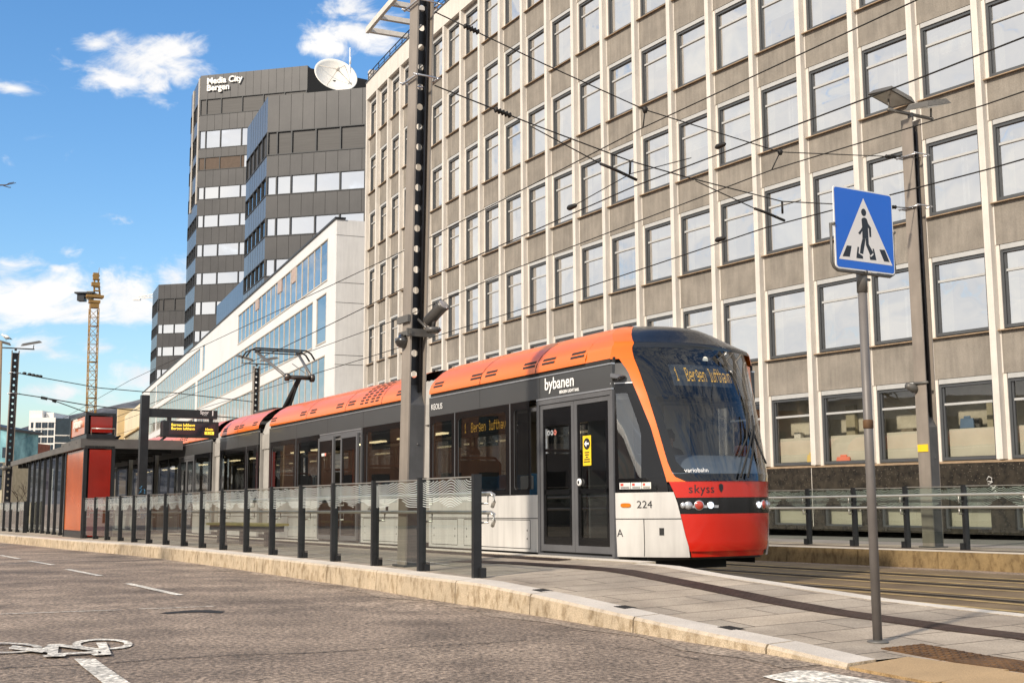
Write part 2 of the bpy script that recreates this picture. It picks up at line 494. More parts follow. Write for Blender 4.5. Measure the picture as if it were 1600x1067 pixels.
def build_ground():
    mb = MB()
    ys = [-80, 0, 6, 9, 12] + [12 + i * 6 for i in range(1, 20)] + [130, 400, 3000]
    for a, b in zip(ys[:-1], ys[1:]):
        w = 60 + max(0, b) * 1.5 if b < 300 else 3000
        mb.quad((-w, a, gz(a)), (w, a, gz(a)), (w, b, gz(b)), (-w, b, gz(b)))
    # one sheet: give every strip the same width so that there are no cracks
    mb.v = [Vector((math.copysign(3000, p.x), p.y, p.z)) for p in mb.v]
    mb.build('road', m_road, kind='structure', weld=True)

    # kerb path (front face foot), taken from the measured foot line of the kerb
    ks = [(-7.25, -3.42), (-6.36, -3.36), (-5.9, -3.38), (-5.3, -3.40), (-4.66, -3.39), (-3.69, -3.36), (-2.75, -3.33), (-1.9, -3.32), (-1.01, -3.31), (0.01, -3.28),
          (1.62, -3.18), (2.9, -3.15), (4.3, -3.13), (6.0, -3.10), (7.6, -3.07), (9.2, -3.06), (11.6, -3.07), (14.4, -3.09), (16.9, -3.2), (19.9, -3.5), (22.9, -3.78), (27.8, -4.05), (31, -4.3), (45, -5.2), (70, -6.5)]

    def kl(s):
        return float(np.interp(s, [a for a, _ in ks], [b for _, b in ks]))
    joints = [-7.26, -6.36, -4.66, -2.75, -1.01, 1.62, 3.6, 5.5, 7.35, 9.2, 11.2, 13.2, 15.2, 17.2, 19.2, 21.2, 23.2, 25.5, 28, 30.5, 33, 36, 39, 42, 46, 50, 55, 60, 66]
    kb = MB()
    for a, b in zip(joints[:-1], joints[1:]):
        n = 3
        st = [a + 0.011 + (b - a - 0.022) * i / n for i in range(n + 1)]
        for u, w in zip(st[:-1], st[1:]):
            def sec(s):
                l = kl(s); f = SL(s, l, -0.1)
                p1, p2, p3 = PL(s, l + 0.012, -0.03), PL(s, l + 0.03, -0.004), PL(s, l + 0.30, 0.004)
                return [f, Vector((p1.x, p1.y, p1.z)), Vector((p2.x, p2.y, p2.z)), p3, SL(s, l + 0.30, -0.1)]
            A, Bq = sec(u), sec(w)
            kb.add(A + Bq, [[i, i + 1, i + 6, i + 5] for i in range(4)] + [[0, 1, 2, 3, 4], [5, 6, 7, 8, 9]])
    kb.build('kerb', m_kerb, kind='structure')

    # dusty gutter strip along the kerb
    gt = MB()
    st = [-7.0 + i * 0.3 for i in range(200)]
    for u, w in zip(st[:-1], st[1:]):
        wob = lambda s: 0.26 + 0.10 * math.sin(s * 1.7) + 0.07 * math.sin(s * 4.1)
        gt.quad(SL(u, kl(u) - wob(u), 0.004), SL(w, kl(w) - wob(w), 0.004), SL(w, kl(w) + 0.02, 0.004), SL(u, kl(u) + 0.02, 0.004))
    gt.build('road_gutter', m_gutter, kind='structure')

    # platform surface between the kerb and the track edge, plus the crossing ramp
    def edge(s):
        return float(np.interp(s, [-8.6, -6.3, -5.7, -4.9, -2.4, -0.8, -0.56, -0.5, 70], [-0.25, -0.3, -0.5, -0.71, -0.74, -0.55, -0.5, -0.36, -0.36]))
    pf = MB()
    st = [-8.4, -8.05, -7.7, -7.35, -7.262, -7.255] + [-8.4 + 0.35 * i for i in range(4, 36)] + [4.5 + 1.5 * i for i in range(44)]
    nl = 8

    def prow(s):
        a = (kl(s) + 0.302) if s > -7.26 else -2.80
        b = edge(s) - 0.002
        return [PL(s, a + (b - a) * j / nl) for j in range(nl + 1)]
    rows = [prow(s) for s in st]
    for A, Bq in zip(rows[:-1], rows[1:]):
        for j in range(nl): pf.quad(A[j], A[j + 1], Bq[j + 1], Bq[j])
    # the paving goes on to the right of the frame
    pf.quad(SL(-16, -2.8, 0.03), SL(-16, -0.3, 0.03), PL(-8.4, -0.26), PL(-8.4, -2.80))
    pf.build('pavement', m_paver, kind='structure', weld=True)

    # white edge stones on the track side: high along the tram, dropping after the rounded end
    ed = MB()
    st = [-0.55] + [1.2 + 2.0 * i for i in range(30)]
    for u, w in zip(st[:-1], st[1:]):
        a, b = u + 0.006, w - 0.006
        s0 = [PL(a, -0.358, 0.006), PL(a, -0.10, 0.006), SL(a, -0.08, -0.2), SL(a, -0.358, -0.2)]
        s1 = [PL(b, -0.358, 0.006), PL(b, -0.10, 0.006), SL(b, -0.08, -0.2), SL(b, -0.358, -0.2)]
        ed.hexa(s0, s1)
    st = [-16, -8.4, -6.3, -5.7, -4.9, -3.6, -2.4, -1.4, -0.8, -0.56]
    for u, w in zip(st[:-1], st[1:]):
        a, b = u + 0.004, w - 0.004
        f = lambda s, k, dz: PL(s, edge(s) + k, dz)
        ed.hexa([f(a, 0, 0.004), f(a, 0.26, -0.004), SL(a, edge(a) + 0.28, -0.1), SL(a, edge(a), -0.1)],
                [f(b, 0, 0.004), f(b, 0.26, -0.004), SL(b, edge(b) + 0.28, -0.1), SL(b, edge(b), -0.1)])
    ed.build('platform_edge', granite('granite_edge', (0.50, 0.42, 0.30), (0.66, 0.60, 0.52)), kind='structure')

    # dropped kerb and blister paving at the zebra crossing
    dk = MB()
    for a, b in ((-7.27, -8.05), (-8.065, -9.6), (-9.615, -11.2)):
        dk.hexa([SL(a, -3.40, -0.1), SL(a, -2.83, -0.1), SL(b, -2.74, -0.1), SL(b, -3.45, -0.1)],
                [SL(a, -3.40, 0.022), SL(a, -2.83, 0.050), SL(b, -2.74, 0.046), SL(b, -3.45, 0.018)])
    dk.build('dropped_kerb', m_kerb_rust, kind='structure')
    bl = MB()
    s0, s1, l0, l1 = -9.8, -6.93, -2.74, -2.30
    def BP(u, v, dz):
        s = s1 + (s0 - s1) * u; l = l0 + (l1 - l0) * v + 0.10 * u
        return PL(s, l, dz)
    for k in range(5):
        u0, u1 = k / 5 + 0.002, (k + 1) / 5 - 0.002
        bl.hexa([BP(u0, 0, -.05), BP(u1, 0, -.05), BP(u1, 1, -.05), BP(u0, 1, -.05)], [BP(u0, 0, .008), BP(u1, 0, .008), BP(u1, 1, .008), BP(u0, 1, .008)])
    for i in range(40):
        for j in range(6):
            c = BP((i + .5) / 40, (j + .5) / 6, 0.008)
            bl.lathe(c, (0, 0, 1), [(0, 0.024), (0.006, 0.018)], 8)
    bl.build('blister_paving', m_rust, kind='structure')

    # ribbed guide strips of cast iron
    tp = MB()
    path = [(-12, -1.3), (-8.3, -1.2), (-7.04, -1.26), (-6.56, -1.42), (-5.97, -1.52), (-5.35, -1.62), (-4.46, -1.62), (-3.29, -1.48), (-1.92, -1.34), (-0.45, -1.28), (1.04, -1.36), (2.2, -1.6)]
    fine = []
    for (a, la), (b, lb) in zip(path[:-1], path[1:]):
        n = max(1, int((b - a) / 0.3))
        fine += [(a + (b - a) * i / n, la + (lb - la) * i / n) for i in range(n)]
    fine.append(path[-1])
    W = 0.16
    for (a, la), (b, lb) in zip(fine[:-1], fine[1:]):
        tp.quad(PL(a, la - W, .005), PL(a, la + W, .005), PL(b, lb + W, .005), PL(b, lb - W, .005))
        for k in range(6):
            o0 = -W + 0.02 + k * 0.053
            q = [PL(a, la + o0, .005), PL(a, la + o0 + .028, .005), PL(b, lb + o0 + .028, .005), PL(b, lb + o0, .005)]
            tp.hexa(q, [p + UP * 0.006 for p in q])
    # cross ribs at the turn, and the second strip along the platform edge
    for k in range(14):
        s = 0.9 + 1.6 * k
        q = [PL(s, -0.78, .005), PL(s, -0.50, .005), PL(s + 1.58, -0.50, .005), PL(s + 1.58, -0.78, .005)]
        tp.hexa(q, [p + UP * 0.005 for p in q])
        for j in range(22):
            a = s + 0.03 + j * 0.07
            q = [PL(a, -0.77, .010), PL(a, -0.51, .010), PL(a + .03, -0.51, .010), PL(a + .03, -0.77, .010)]
            tp.hexa(q, [p + UP * 0.005 for p in q])
    for k in range(9):
        s = -7.95 - k * 0.055
        q = [PL(s, -2.25, .004), PL(s, -1.35, .004), PL(s - .028, -1.35, .004), PL(s - .028, -2.25, .004)]
        tp.hexa(q, [p + UP * 0.007 for p in q])
    tp.build('tactile_strip', m_iron, kind='structure')

    # track bed, rails
    tb = MB()
    for a, b in ((-40, -16), (-16, -4), (-4, 0), (0, 8), (8, 30), (30, 60), (60, 110)):
        tb.quad(SL(a, -0.7 if a < -0.6 else -0.30, 0.018), SL(a, 6.6, 0.018), SL(b, 6.6, 0.018), SL(b, -0.7 if a < -0.6 else -0.30, 0.018))
    tb.build('track_bed', m_track, kind='structure', weld=False)
    rl, gr = MB(), MB()
    for l in (0.61, 2.05, 3.72, 5.16):
        for a, b in ((-40, -16), (-16, -4), (-4, 4), (4, 30), (30, 100)):
            q = [SL(a, l - .035, 0.018), SL(a, l + .035, 0.018), SL(b, l + .035, 0.018), SL(b, l - .035, 0.018)]
            rl.hexa(q, [p + UP * 0.014 for p in q])
            for o in (-1, 1):
                c = l + o * 0.075
                gr.quad(SL(a, c - .028, .023), SL(a, c + .028, .023), SL(b, c + .028, .023), SL(b, c - .028, .023))
    rl.build('tram_rails', m_rail, kind='structure')
    gr.build('rail_grooves', m_groove, kind='structure')
    # pale worn bands beside the rails
    wb = MB()
    for l in (0.30, 1.02, 1.75, 2.42, 3.4, 4.1, 4.85, 5.5):
        for a, b in ((-40, -16), (-16, -4), (-4, 4), (4, 30)):
            wb.quad(SL(a, l - .07, .0225), SL(a, l + .07, .0225), SL(b, l + .07, .0225), SL(b, l - .07, .0225))
    wb.build('track_worn_bands', M('worn_asphalt', (0.34, 0.24, 0.10), 0.7, var=0.4, scale=3, grain=0.3, gscale=60), kind='structure')

    # far kerb and far platform (the track side is straight, the back follows the facade)
    fk = MB()
    def fl(s): return float(np.interp(s, [-40, -3, 0.3, 1.8, 4, 7, 60], [6.9, 7.45, 7.4, 7.35, 7.2, 7.0, 6.6]))
    st = [-30, -20, -12, -8, -5, -2.6, -0.6, 1.3, 3.1, 4.9, 6.8, 8.8, 11, 14, 18, 24, 30, 40, 60]
    for a, b in zip(st[:-1], st[1:]):
        a2, b2 = a + 0.008, b - 0.008
        fk.hexa([SL(a2, fl(a2), -.1), SL(a2, fl(a2) + .02, .30), SL(a2, fl(a2) + .32, .31), SL(a2, fl(a2) + .32, -.1)],
                [SL(b2, fl(b2), -.1), SL(b2, fl(b2) + .02, .30), SL(b2, fl(b2) + .32, .31), SL(b2, fl(b2) + .32, -.1)])
    fk.build('far_kerb', m_kerb_far, kind='structure')
    fp = MB()
    for a, b in zip(st[:-1], st[1:]):
        fp.quad(SL(a, fl(a) + .322, .306), SL(a, 9.6, .306), SL(b, 9.6, .306), SL(b, fl(b) + .322, .306))
    fp.build('far_platform', m_paver, kind='structure')
    sw = MB()
    for a, b in zip(st[:-1], st[1:]):
        sw.quad(SL(a, 9.6, .26), SL(a, 30, .26), SL(b, 30, .26), SL(b, 9.6, .26))
    sw.build('sidewalk', m_side, kind='structure')
    tr = MB()
    for a, b in zip(st[:-1], st[1:]):
        for l in (7.95,):
            tr.quad(SL(a, l, .311), SL(a, l + .28, .311), SL(b, l + .28, .311), SL(b, l, .311))
    tr.build('far_tactile_strip', m_iron, kind='structure')


build_ground()


def build_markings():
    def ground_poly(mb, pts): mb.poly([PG(x, y, 0.009) for x, y in pts])
    mb = MB()
    for (x0, y0), (x1, y1) in (((0, 866.8), (30, 872.5)), ((46, 875.8), (83, 882)), ((105, 888.8), (157, 899)), ((199, 910.8), (281, 929))):
        a, b = PG(x0, y0, .009), PG(x1, y1, .009); d = (b - a); d.z = 0; d.normalize(); n = Vector((d.y, -d.x, 0)) * 0.055
        mb.quad(a - n, b - n, b + n, a + n)
    ground_poly(mb, [(116, 1028.5), (149, 1028.5), (162, 1038), (206, 1068), (240, 1095), (190, 1095), (158, 1064), (128, 1040)])
    mb.build('lane_marking', m_paint, kind='structure')
    mb = MB()
    for (a, b), w in ((((0, 958.6), (190, 952)), .012), (((217, 950.5), (262, 949.2)), .010), (((250, 949.8), (335, 946.2)), .011)):
        p, q = PG(*a, .008), PG(*b, .008); d = (q - p).normalized(); n = Vector((d.y, -d.x, 0)) * (w * 1.7)
        mb.quad(p - n, q - n, q + n, p + n)
    mb.build('thin_white_line', m_paint, kind='structure')
    # bicycle symbol: measured on the road plane; wheels, frame, bars and saddle
    mb = MB()

    def ring(cx, cy, rx, ry, w, n=40, a0=0, a1=2 * math.pi):
        for k in range(n):
            t0, t1 = a0 + (a1 - a0) * k / n, a0 + (a1 - a0) * (k + 1) / n
            o = [(cx + rx * math.cos(t), cy + ry * math.sin(t)) for t in (t0, t1)]
            i = [(cx + (rx - w) * math.cos(t), cy + (ry - w * ry / rx) * math.sin(t)) for t in (t1, t0)]
            ground_poly(mb, o + i)
    ring(160, 1006, 47, 8.2, 13)
    ring(0, 1012.5, 66, 8.0, 14)
    for q in ([(150, 1005), (166, 1004.5), (174, 1023.5), (146, 1025), (141, 1022.5), (158, 1021.5)],
              [(75, 1008), (92, 1007), (90, 1025), (74, 1026)], [(66, 1024.5), (104, 1024), (101, 1026.5), (68, 1027)],
              [(72, 1008.5), (92, 1006.8), (160, 1016.5), (158, 1019.5)], [(76, 1022.5), (152, 1018.5), (154, 1021), (80, 1025)],
              [(14, 1012.5), (60, 1018), (78, 1007.5), (86, 1009), (66, 1021), (14, 1014.5)], [(20, 1009), (78, 1018), (76, 1021), (16, 1012)]):
        ground_poly(mb, q)
    mb.v = [p + UP * (0.0004 * (i % 7)) for i, p in enumerate(mb.v)] if False else mb.v
    for i, f in enumerate(mb.f):       # stack the strokes a hair apart so that no two lie in one plane
        for k in f: mb.v[k].z += 0.00012 * i
    mb.build('bicycle_symbol', m_paint, kind='structure')
    mb = MB(); ground_poly(mb, [(1191, 1056), (1246, 1046.5), (1275, 1047), (1400, 1068), (1500, 1090), (1340, 1095)])
    mb.build('crossing_bar', m_paint, kind='structure')
    # tar cracks
    mb = MB()
    for pts in ([(0, 1043), (70, 1039), (150, 1036.5), (260, 1028), (400, 1021), (480, 1019.5), (560, 1014.5), (640, 1009.5), (760, 1004), (830, 998)],
                [(400, 1062), (420, 1058)], [(965, 1010), (1040, 1020), (1100, 1031)]):
        ps = [PG(x, y, .006) for x, y in pts]
        fine = []
        for a, b in zip(ps[:-1], ps[1:]):
            for k in range(8):
                p = a.lerp(b, k / 8); p.y += rnd.uniform(-.012, .012); fine.append(p)
        for a, b in zip(fine[:-1], fine[1:]):
            n = Vector((0.0, 1, 0)) * rnd.uniform(.006, .014)
            mb.quad(a - n, b - n, b + n, a + n)
    mb.build('tar_crack', m_groove, kind='structure')
    # sunken patch by the line
    mb = MB()
    c = [PG(x, y, .005) for x, y in [(250, 957), (268, 955), (300, 952.5), (330, 952.6), (352, 954.5), (344, 957.5), (310, 955.6), (280, 956.8), (262, 958.5)]]
    mb.poly(c); mb.build('pothole', m_groove, kind='structure')
    for i, (x, y) in enumerate(((848, 922), (977, 948.5), (1142, 981))):
        mb = MB(); a, b = ray(x, y); Yc = (12.66, 11.3, 10.03)[i]
        p0 = Vector((a * Yc, Yc, 0)); s, l = (p0 - R0).dot(B), (p0 - R0).dot(IN)
        for k in range(5):
            q = [PL(s - .09, l - .07 + k * .028, .003), PL(s - .09, l - .07 + k * .028 + .018, .003), PL(s + .09, l - .07 + k * .028 + .018, .003), PL(s + .09, l - .07 + k * .028, .003)]
            mb.hexa(q, [p + UP * .004 for p in q])
        q = [PL(s - .10, l - .08, .001), PL(s - .10, l + .08, .001), PL(s + .10, l + .08, .001), PL(s + .10, l - .08, .001)]
        mb.poly(q)
        mb.build('drain_grate', m_groove, tag=(('dark drain grate in the platform paving just behind the railing end post', 'small dark drain grate behind the kerb, middle of the three grates',
                                                'dark drain grate in the paving between the middle grate and the crossing sign')[i], 'drain grate', 'drain grates in the platform paving'))


build_markings()

# ================================================================== BUILDINGS
m_white = M('white_plaster', (0.64, 0.595, 0.535), 0.7, var=0.06, scale=1.5, grain=0.06, gscale=30, streak=0.10)
m_stucco = M('grey_stucco', (0.242, 0.216, 0.183), 0.9, var=0.13, scale=1.3, grain=0.20, gscale=45, bump=0.3, bscale=50, col2=(0.29, 0.258, 0.218), streak=0.17)
m_frame = M('window_frame_grey', (0.075, 0.08, 0.085), 0.45, 0.2, var=0.1)
m_frame_l = M('window_box_grey', (0.42, 0.42, 0.41), 0.5, var=0.1)
m_sill = M('copper_sill', (0.34, 0.24, 0.15), 0.55, 0.2, var=0.25, scale=5)
m_pane = glass('office_pane', (0.62, 0.66, 0.66), 0.72, 0.01, 0.35, refl_tint=(1.0, 0.98, 0.95))
m_pane_low = glass('shop_pane', (0.88, 0.88, 0.85), 0.10, 0.01, 0.05)
m_curt = M('curtain', (0.62, 0.56, 0.40), 0.9, var=0.15, scale=3, stretch=(30, 30, 1))
m_curt_w = M('curtain_white', (0.70, 0.70, 0.68), 0.9, var=0.1, scale=3, stretch=(30, 30, 1))
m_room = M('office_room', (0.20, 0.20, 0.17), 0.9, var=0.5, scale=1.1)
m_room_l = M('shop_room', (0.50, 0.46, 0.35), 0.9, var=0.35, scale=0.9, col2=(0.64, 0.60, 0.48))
m_film = M('frosted_film', (0.50, 0.475, 0.385), 0.6, var=0.06)
m_railing = M('dark_metal', (0.03, 0.032, 0.036), 0.45, 0.5, var=0.2)


def granite_dark():
    m = M('dark_granite', (0.022, 0.020, 0.017), 0.25, var=0.4, scale=5, col2=(0.048, 0.040, 0.030), coat=0.3)
    nt = m.node_tree; N, L = nt.nodes, nt.links; b = N['Principled BSDF']; src = b.inputs['Base Color'].links[0].from_socket
    tc = N.new('ShaderNodeTexCoord'); v = N.new('ShaderNodeTexVoronoi'); v.inputs['Scale'].default_value = 16.0; L.new(tc.outputs['Object'], v.inputs['Vector'])
    r = N.new('ShaderNodeMapRange'); r.inputs['From Min'].default_value = 0.17; r.inputs['From Max'].default_value = 0.08; L.new(v.outputs['Distance'], r.inputs['Value'])
    x = N.new('ShaderNodeMix'); x.data_type = 'RGBA'; L.new(r.outputs[0], x.inputs[0]); L.new(src, x.inputs[6]); x.inputs[7].default_value = (0.26, 0.22, 0.17, 1)
    L.new(x.outputs[2], b.inputs['Base Color'])
    return m


NC = 26
HEAD, STO, SILL2 = 2.13, 3.27, 8.618


def facade():
    pts = [Vector((-8.14, 66.2, 0))]; th = []
    for c in range(NC + 1):
        a = R(23.55 + 11.6 * min(c, 22) / 20.5); th.append(a)
        pts.append(pts[-1] + Vector((math.sin(a), -math.cos(a), 0)) * 2.0)
    return pts, th


FP, FT = facade()


def bay(c):
    p = FP[c]; t = (FP[c + 1] - FP[c]).normalized(); n = Vector((t.y, -t.x, 0))
    return lambda a, d, z: Vector((p.x + t.x * a + n.x * d, p.y + t.y * a + n.y * d, z))


def sill_z(k): return SILL2 + STO * (k - 2)


def window_mesh_parts(low=False):
    f, g, s, cu = MB(), MB(), MB(), MB()
    x0, x1, h = .10, 1.72, HEAD
    X, Yv, Z = Vector((1, 0, 0)), Vector((0, 1, 0)), Vector((0, 0, 1))
    f.m = 1
    f.abox(x0 + .03, x1 - .03, .012, .10, h - .135, h - .012)
    f.m = 0
    f.abox(x0, x0 + .075, .05, .16, 0, h - .137); f.abox(x1 - .075, x1, .05, .16, 0, h - .137)
    f.abox(x0 + .077, x1 - .077, .05, .16, .0, .085); f.abox(x0 + .077, x1 - .077, .05, .16, h - .215, h - .137)
    f.abox(x0 + .08, x0 + .13, .085, .15, .087, h - .217)
    f.m = 1
    f.abox(x0 + .132, x1 - .079, .07, .15, 1.43, 1.49)
    g.quad((x0 + .13, .12, .085), (x1 - .077, .12, .085), (x1 - .077, .12, 1.43), (x0 + .13, .12, 1.43))
    g.quad((x0 + .13, .12, 1.49), (x1 - .077, .12, 1.49), (x1 - .077, .12, h - .215), (x0 + .13, .12, h - .215))
    s.hexa([Vector(p) for p in ((-.05, -.11, -.075), (1.812, -.11, -.075), (1.812, .16, -.03), (-.05, .16, -.03))],
           [Vector(p) for p in ((-.05, -.11, -.05), (1.812, -.11, -.05), (1.812, .16, -.004), (-.05, .16, -.004))])
    return f, g, s


def curtain_mb(kind):
    cu = MB()
    def pleat(a0, a1, y, z0, z1):
        n = max(3, int((a1 - a0) / .045))
        cu.grid(lambda u, v: Vector((a0 + (a1 - a0) * u, y + .018 * math.sin(u * n * 3.14), z0 + (z1 - z0) * v)), n * 2, 1)
    if kind == 0: cu.m = 0; pleat(.18, .50, .30, .1, 2.0)
    elif kind == 1:
        cu.m = 0; pleat(.18, .42, .30, .1, 2.0); cu.m = 1; pleat(.95, 1.02, .34, .1, 2.0); pleat(1.10, 1.14, .34, .1, 2.0)
    elif kind == 4:
        for j in range(14): cu.m = 1; cu.quad((.18, .22, 2.0 - j * .075), (1.64, .22, 2.0 - j * .075), (1.64, .235, 1.935 - j * .075), (.18, .235, 1.935 - j * .075))
        cu.m = 0; pleat(.18, .4, .30, .1, 2.0)
    elif kind == 2: cu.m = 1; pleat(.18, 1.64, .34, .1, 2.0)
    else: cu.m = 0; pleat(.18, .46, .30, .1, 2.0); cu.m = 1; pleat(.46, 1.64, .4, 1.2, 2.0)
    return cu


def build_grey_building():
    root = thing('office_building', (FP[12].x, FP[12].y, 0.26), 'long grey stucco office building with white pilasters, curved facade behind the tram', 'building')
    gran = granite_dark()
    wall, pil, band, plin, trim, room, lowroom = MB(), [], MB(), MB(), MB(), MB(), MB()
    TOP = 23.95
    for c in range(NC):
        f = bay(c)
        for k in range(0, 8):
            z0 = sill_z(k - 1) + HEAD if k > 0 else None
            if k == 0: continue
            z1 = sill_z(k) - .03 if k < 7 else TOP
            wall.m = 0
            wall.fbox(f, .040, 1.790, 0, -.3, z0, z1)
            wall.m = 1
            wall.fbox(f, .0, .038, .004, -.3, z0 + .0, z1); wall.fbox(f, 1.792, 1.815, -.002, -.3, z0, z1)
        for k in range(0, 7):
            z0, z1 = sill_z(k) - .03, sill_z(k) + HEAD
            wall.m = 1
            wall.fbox(f, 0, .10, -.02, -.3, z0, z1); wall.fbox(f, 1.72, 1.815, -.02, -.3, z0, z1)
            room.quad(f(.0, -1.7, z0), f(2.0, -1.7, z0), f(2.0, -1.7, z1 + .4), f(0, -1.7, z1 + .4)) if k else None
            room.quad(f(.0, -.3, z0 - .1), f(2.0, -.3, z0 - .1), f(2.0, -1.7, z0 - .1), f(0, -1.7, z0 - .1))
        lowroom.quad(f(0, -.95, 1.9), f(2, -.95, 1.9), f(2, -.95, 4.6), f(0, -.95, 4.6))
        # pilaster: its own part
        p = MB(); p.fbox(f, -.185, -.002, -.12, .19, 2.06, TOP + .02); pil.append(p)
        # roof band, coping
        band.m = 0; band.fbox(f, -.2, 1.802, -.5, .195, TOP + .022, 25.0)
        band.m = 1; band.fbox(f, -.2, 1.802, -.5, .235, 25.002, 25.06)
        # granite plinth with basement openings
        a0, a1, zt = .22, 1.58, .92
        plin.m = 0
        plin.fbox(f, -.185, 1.812, -.1, .193, zt, 1.985)
        plin.fbox(f, -.185, a0, -.1, .193, .2, zt - .002); plin.fbox(f, a1, 1.812, -.1, .193, .2, zt - .002)
        plin.fbox(f, a0 + .002, a1 - .002, -.1, .193, .2, .33)
        if c % 2 == 0:
            plin.m = 1; plin.fbox(f, -.182, -.165, .194, .197, .3, 1.98)
        trim.hexa([f(-.185, .205, 1.99), f(1.815, .205, 1.99), f(1.815, -.05, 1.99), f(-.185, -.05, 1.99)],
                  [f(-.185, .205, 2.02), f(1.815, .205, 2.02), f(1.815, -.05, 2.055), f(-.185, -.05, 2.055)])
    body = MB()
    back = [FP[c] + Vector((-(FP[c + 1] - FP[c]).normalized().y, (FP[c + 1] - FP[c]).normalized().x, 0)) * 1.72 for c in range(NC)]
    far = [p + Vector((9.5, 6.5, 0)) for p in back]
    ring = back + far[::-1]
    body.hexa([Vector((p.x, p.y, .2)) for p in ring], [Vector((p.x, p.y, 24.6)) for p in ring])
    # left gable return
    f0 = bay(0)
    body.fbox(f0, -.20, -.187, -9.0, .18, .2, 25.0)
    wall.build('wall', [m_stucco, m_white], root)
    for p in pil: p.build('pilaster', m_white, root, bevel=0.008)
    band.build('roof_band', [m_white, m_frame], root)
    plin.build('plinth', [gran, m_white], root)
    trim.build('plinth_ledge', m_sill, root)
    body.build('core', m_stucco, root)
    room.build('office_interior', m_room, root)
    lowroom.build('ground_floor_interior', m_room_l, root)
    # railing on the roof edge
    rl = MB()
    for c in range(NC):
        f = bay(c)
        for z in (25.55, 25.30): rl.tube([f(-.1, .12, z), f(1.9, .12, z)], .03 if z > 25.5 else .018, 6)
        rl.tube([f(0, .12, 25.06), f(0, .12, 25.55)], .025, 6); rl.tube([f(1, .12, 25.06), f(1, .12, 25.55)], .02, 6)
    rl.build('roof_railing', m_railing, root)
    # slender concrete canopy frame standing on the roof terrace
    cn = MB()
    zp = P(571, 57, 64.6).z
    for c in range(1, NC - 1):
        f = bay(c)
        cn.fbox(f, -.08, .16, -2.6, .70, zp, zp + .26)
        cn.hexa([f(-.10, .701, zp - .03), f(-.10, .88, zp - .03), bay(c + 1)(-.105, .88, zp - .03), bay(c + 1)(-.105, .701, zp - .03)],
                [f(-.10, .701, zp + .30), f(-.10, .88, zp + .30), bay(c + 1)(-.105, .88, zp + .30), bay(c + 1)(-.105, .701, zp + .30)])
        if c % 3 == 1: cn.fbox(f, -.05, .13, -1.8, -1.62, 24.6, zp - .002)
    cn.build('roof_pergola', m_white, root)
    pt = MB(); pt.fbox(bay(0), -.18, .25, -.9, .1, 25.06, 25.75); pt.build('parapet_corner', m_white, root)

    # windows: the hundred that show largest are parts of their own
    fr, gl, si = window_mesh_parts()
    proto_f = fr.build('window', [m_frame, m_frame_l], root); proto_g = gl.build('pane', m_pane, proto_f); proto_s = si.build('sill', m_sill, proto_f)
    gl2 = window_mesh_parts()[1]; proto_g2 = gl2.build('pane', m_pane_low, proto_f)
    curts = [curtain_mb(i).build('curtain', [m_curt, m_curt_w], proto_f) for i in range(5)]
    fm = MB(); fm.quad((.2, .26, .1), (1.64, .26, .1), (1.64, .26, .82), (.2, .26, .82)); film = fm.build('privacy_film', m_film, proto_f)
    org = WORLD[root.as_pointer()]
    protos = {'f': proto_f.data, 'g': proto_g.data, 'g2': proto_g2.data, 's': proto_s.data, 'c': [c.data for c in curts], 'film': film.data}
    for o in [proto_g, proto_g2, proto_s, film] + curts + [proto_f]: bpy.data.objects.remove(o)
    # meshes were stored relative to the building origin: bring them back to their own origin
    seen = set()
    for me in [protos['f'], protos['g'], protos['g2'], protos['s'], protos['film']] + protos['c']:
        if me.name in seen: continue
        seen.add(me.name); me.transform(Matrix.Translation(org))

    def vis(c, k):
        p = bay(c)(.9, 0, sill_z(k) + 1.0); d = Vector((p.x, p.y, p.z - HC))
        yc = d.y * math.cos(PITCH) + d.z * math.sin(PITCH); zc = -d.y * math.sin(PITCH) + d.z * math.cos(PITCH)
        x, y = 800 + F * d.x / yc, 533.5 - F * zc / yc
        return -40 < x < 1660 and -60 < y < 760, p.y, (x, y)
    lst = []
    for c in range(NC - 1):
        for k in range(7):
            v, Yd, xy = vis(c, k)
            hid = k <= 1 and 200 < xy[0] < 1180 and xy[1] > 590 - 0.0 * xy[0] and c < 17 and not (k == 1 and c > 14)
            lst.append(((0 if (v and not hid) else 1), Yd, c, k))
    lst.sort()
    rest = MB()
    for i, (_, Yd, c, k) in enumerate(lst):
        p = bay(c)(0, 0, sill_z(k)); t = (FP[c + 1] - FP[c]).normalized()
        mw = Matrix.Translation(p - org) @ Matrix.Rotation(math.atan2(t.y, t.x), 4, 'Z')
        kind = rnd.choice((0, 1, 1, 3, 0, 2, 4)) if k else None
        if i < 100:
            o = bpy.data.objects.new('window', protos['f']); C.objects.link(o); o.parent = root; o.matrix_local = mw
            subs = [('pane', protos['g2'] if k == 0 else protos['g']), ('sill', protos['s'])]
            if k: subs.append(('curtain', protos['c'][kind]))
            else: subs.append(('privacy_film', protos['film']))
            for nm, me in subs:
                q = bpy.data.objects.new(nm, me); C.objects.link(q); q.parent = o
        else:
            full = Matrix.Translation(org) @ mw
            for slot, me in ((0, protos['f']), (2, protos['g']), (3, protos['s']), (4, protos['c'][kind or 0])):
                n = len(rest.v); rest.v += [full @ v.co for v in me.vertices]
                for pl in me.polygons:
                    rest.f.append([q + n for q in pl.vertices]); rest.mi.append(slot + (pl.material_index if slot in (0, 4) else 0)); rest.sm.append(False)
    rest.build('window', [m_frame, m_frame_l, m_pane, m_sill, m_curt, m_curt_w], root, kind='stuff')
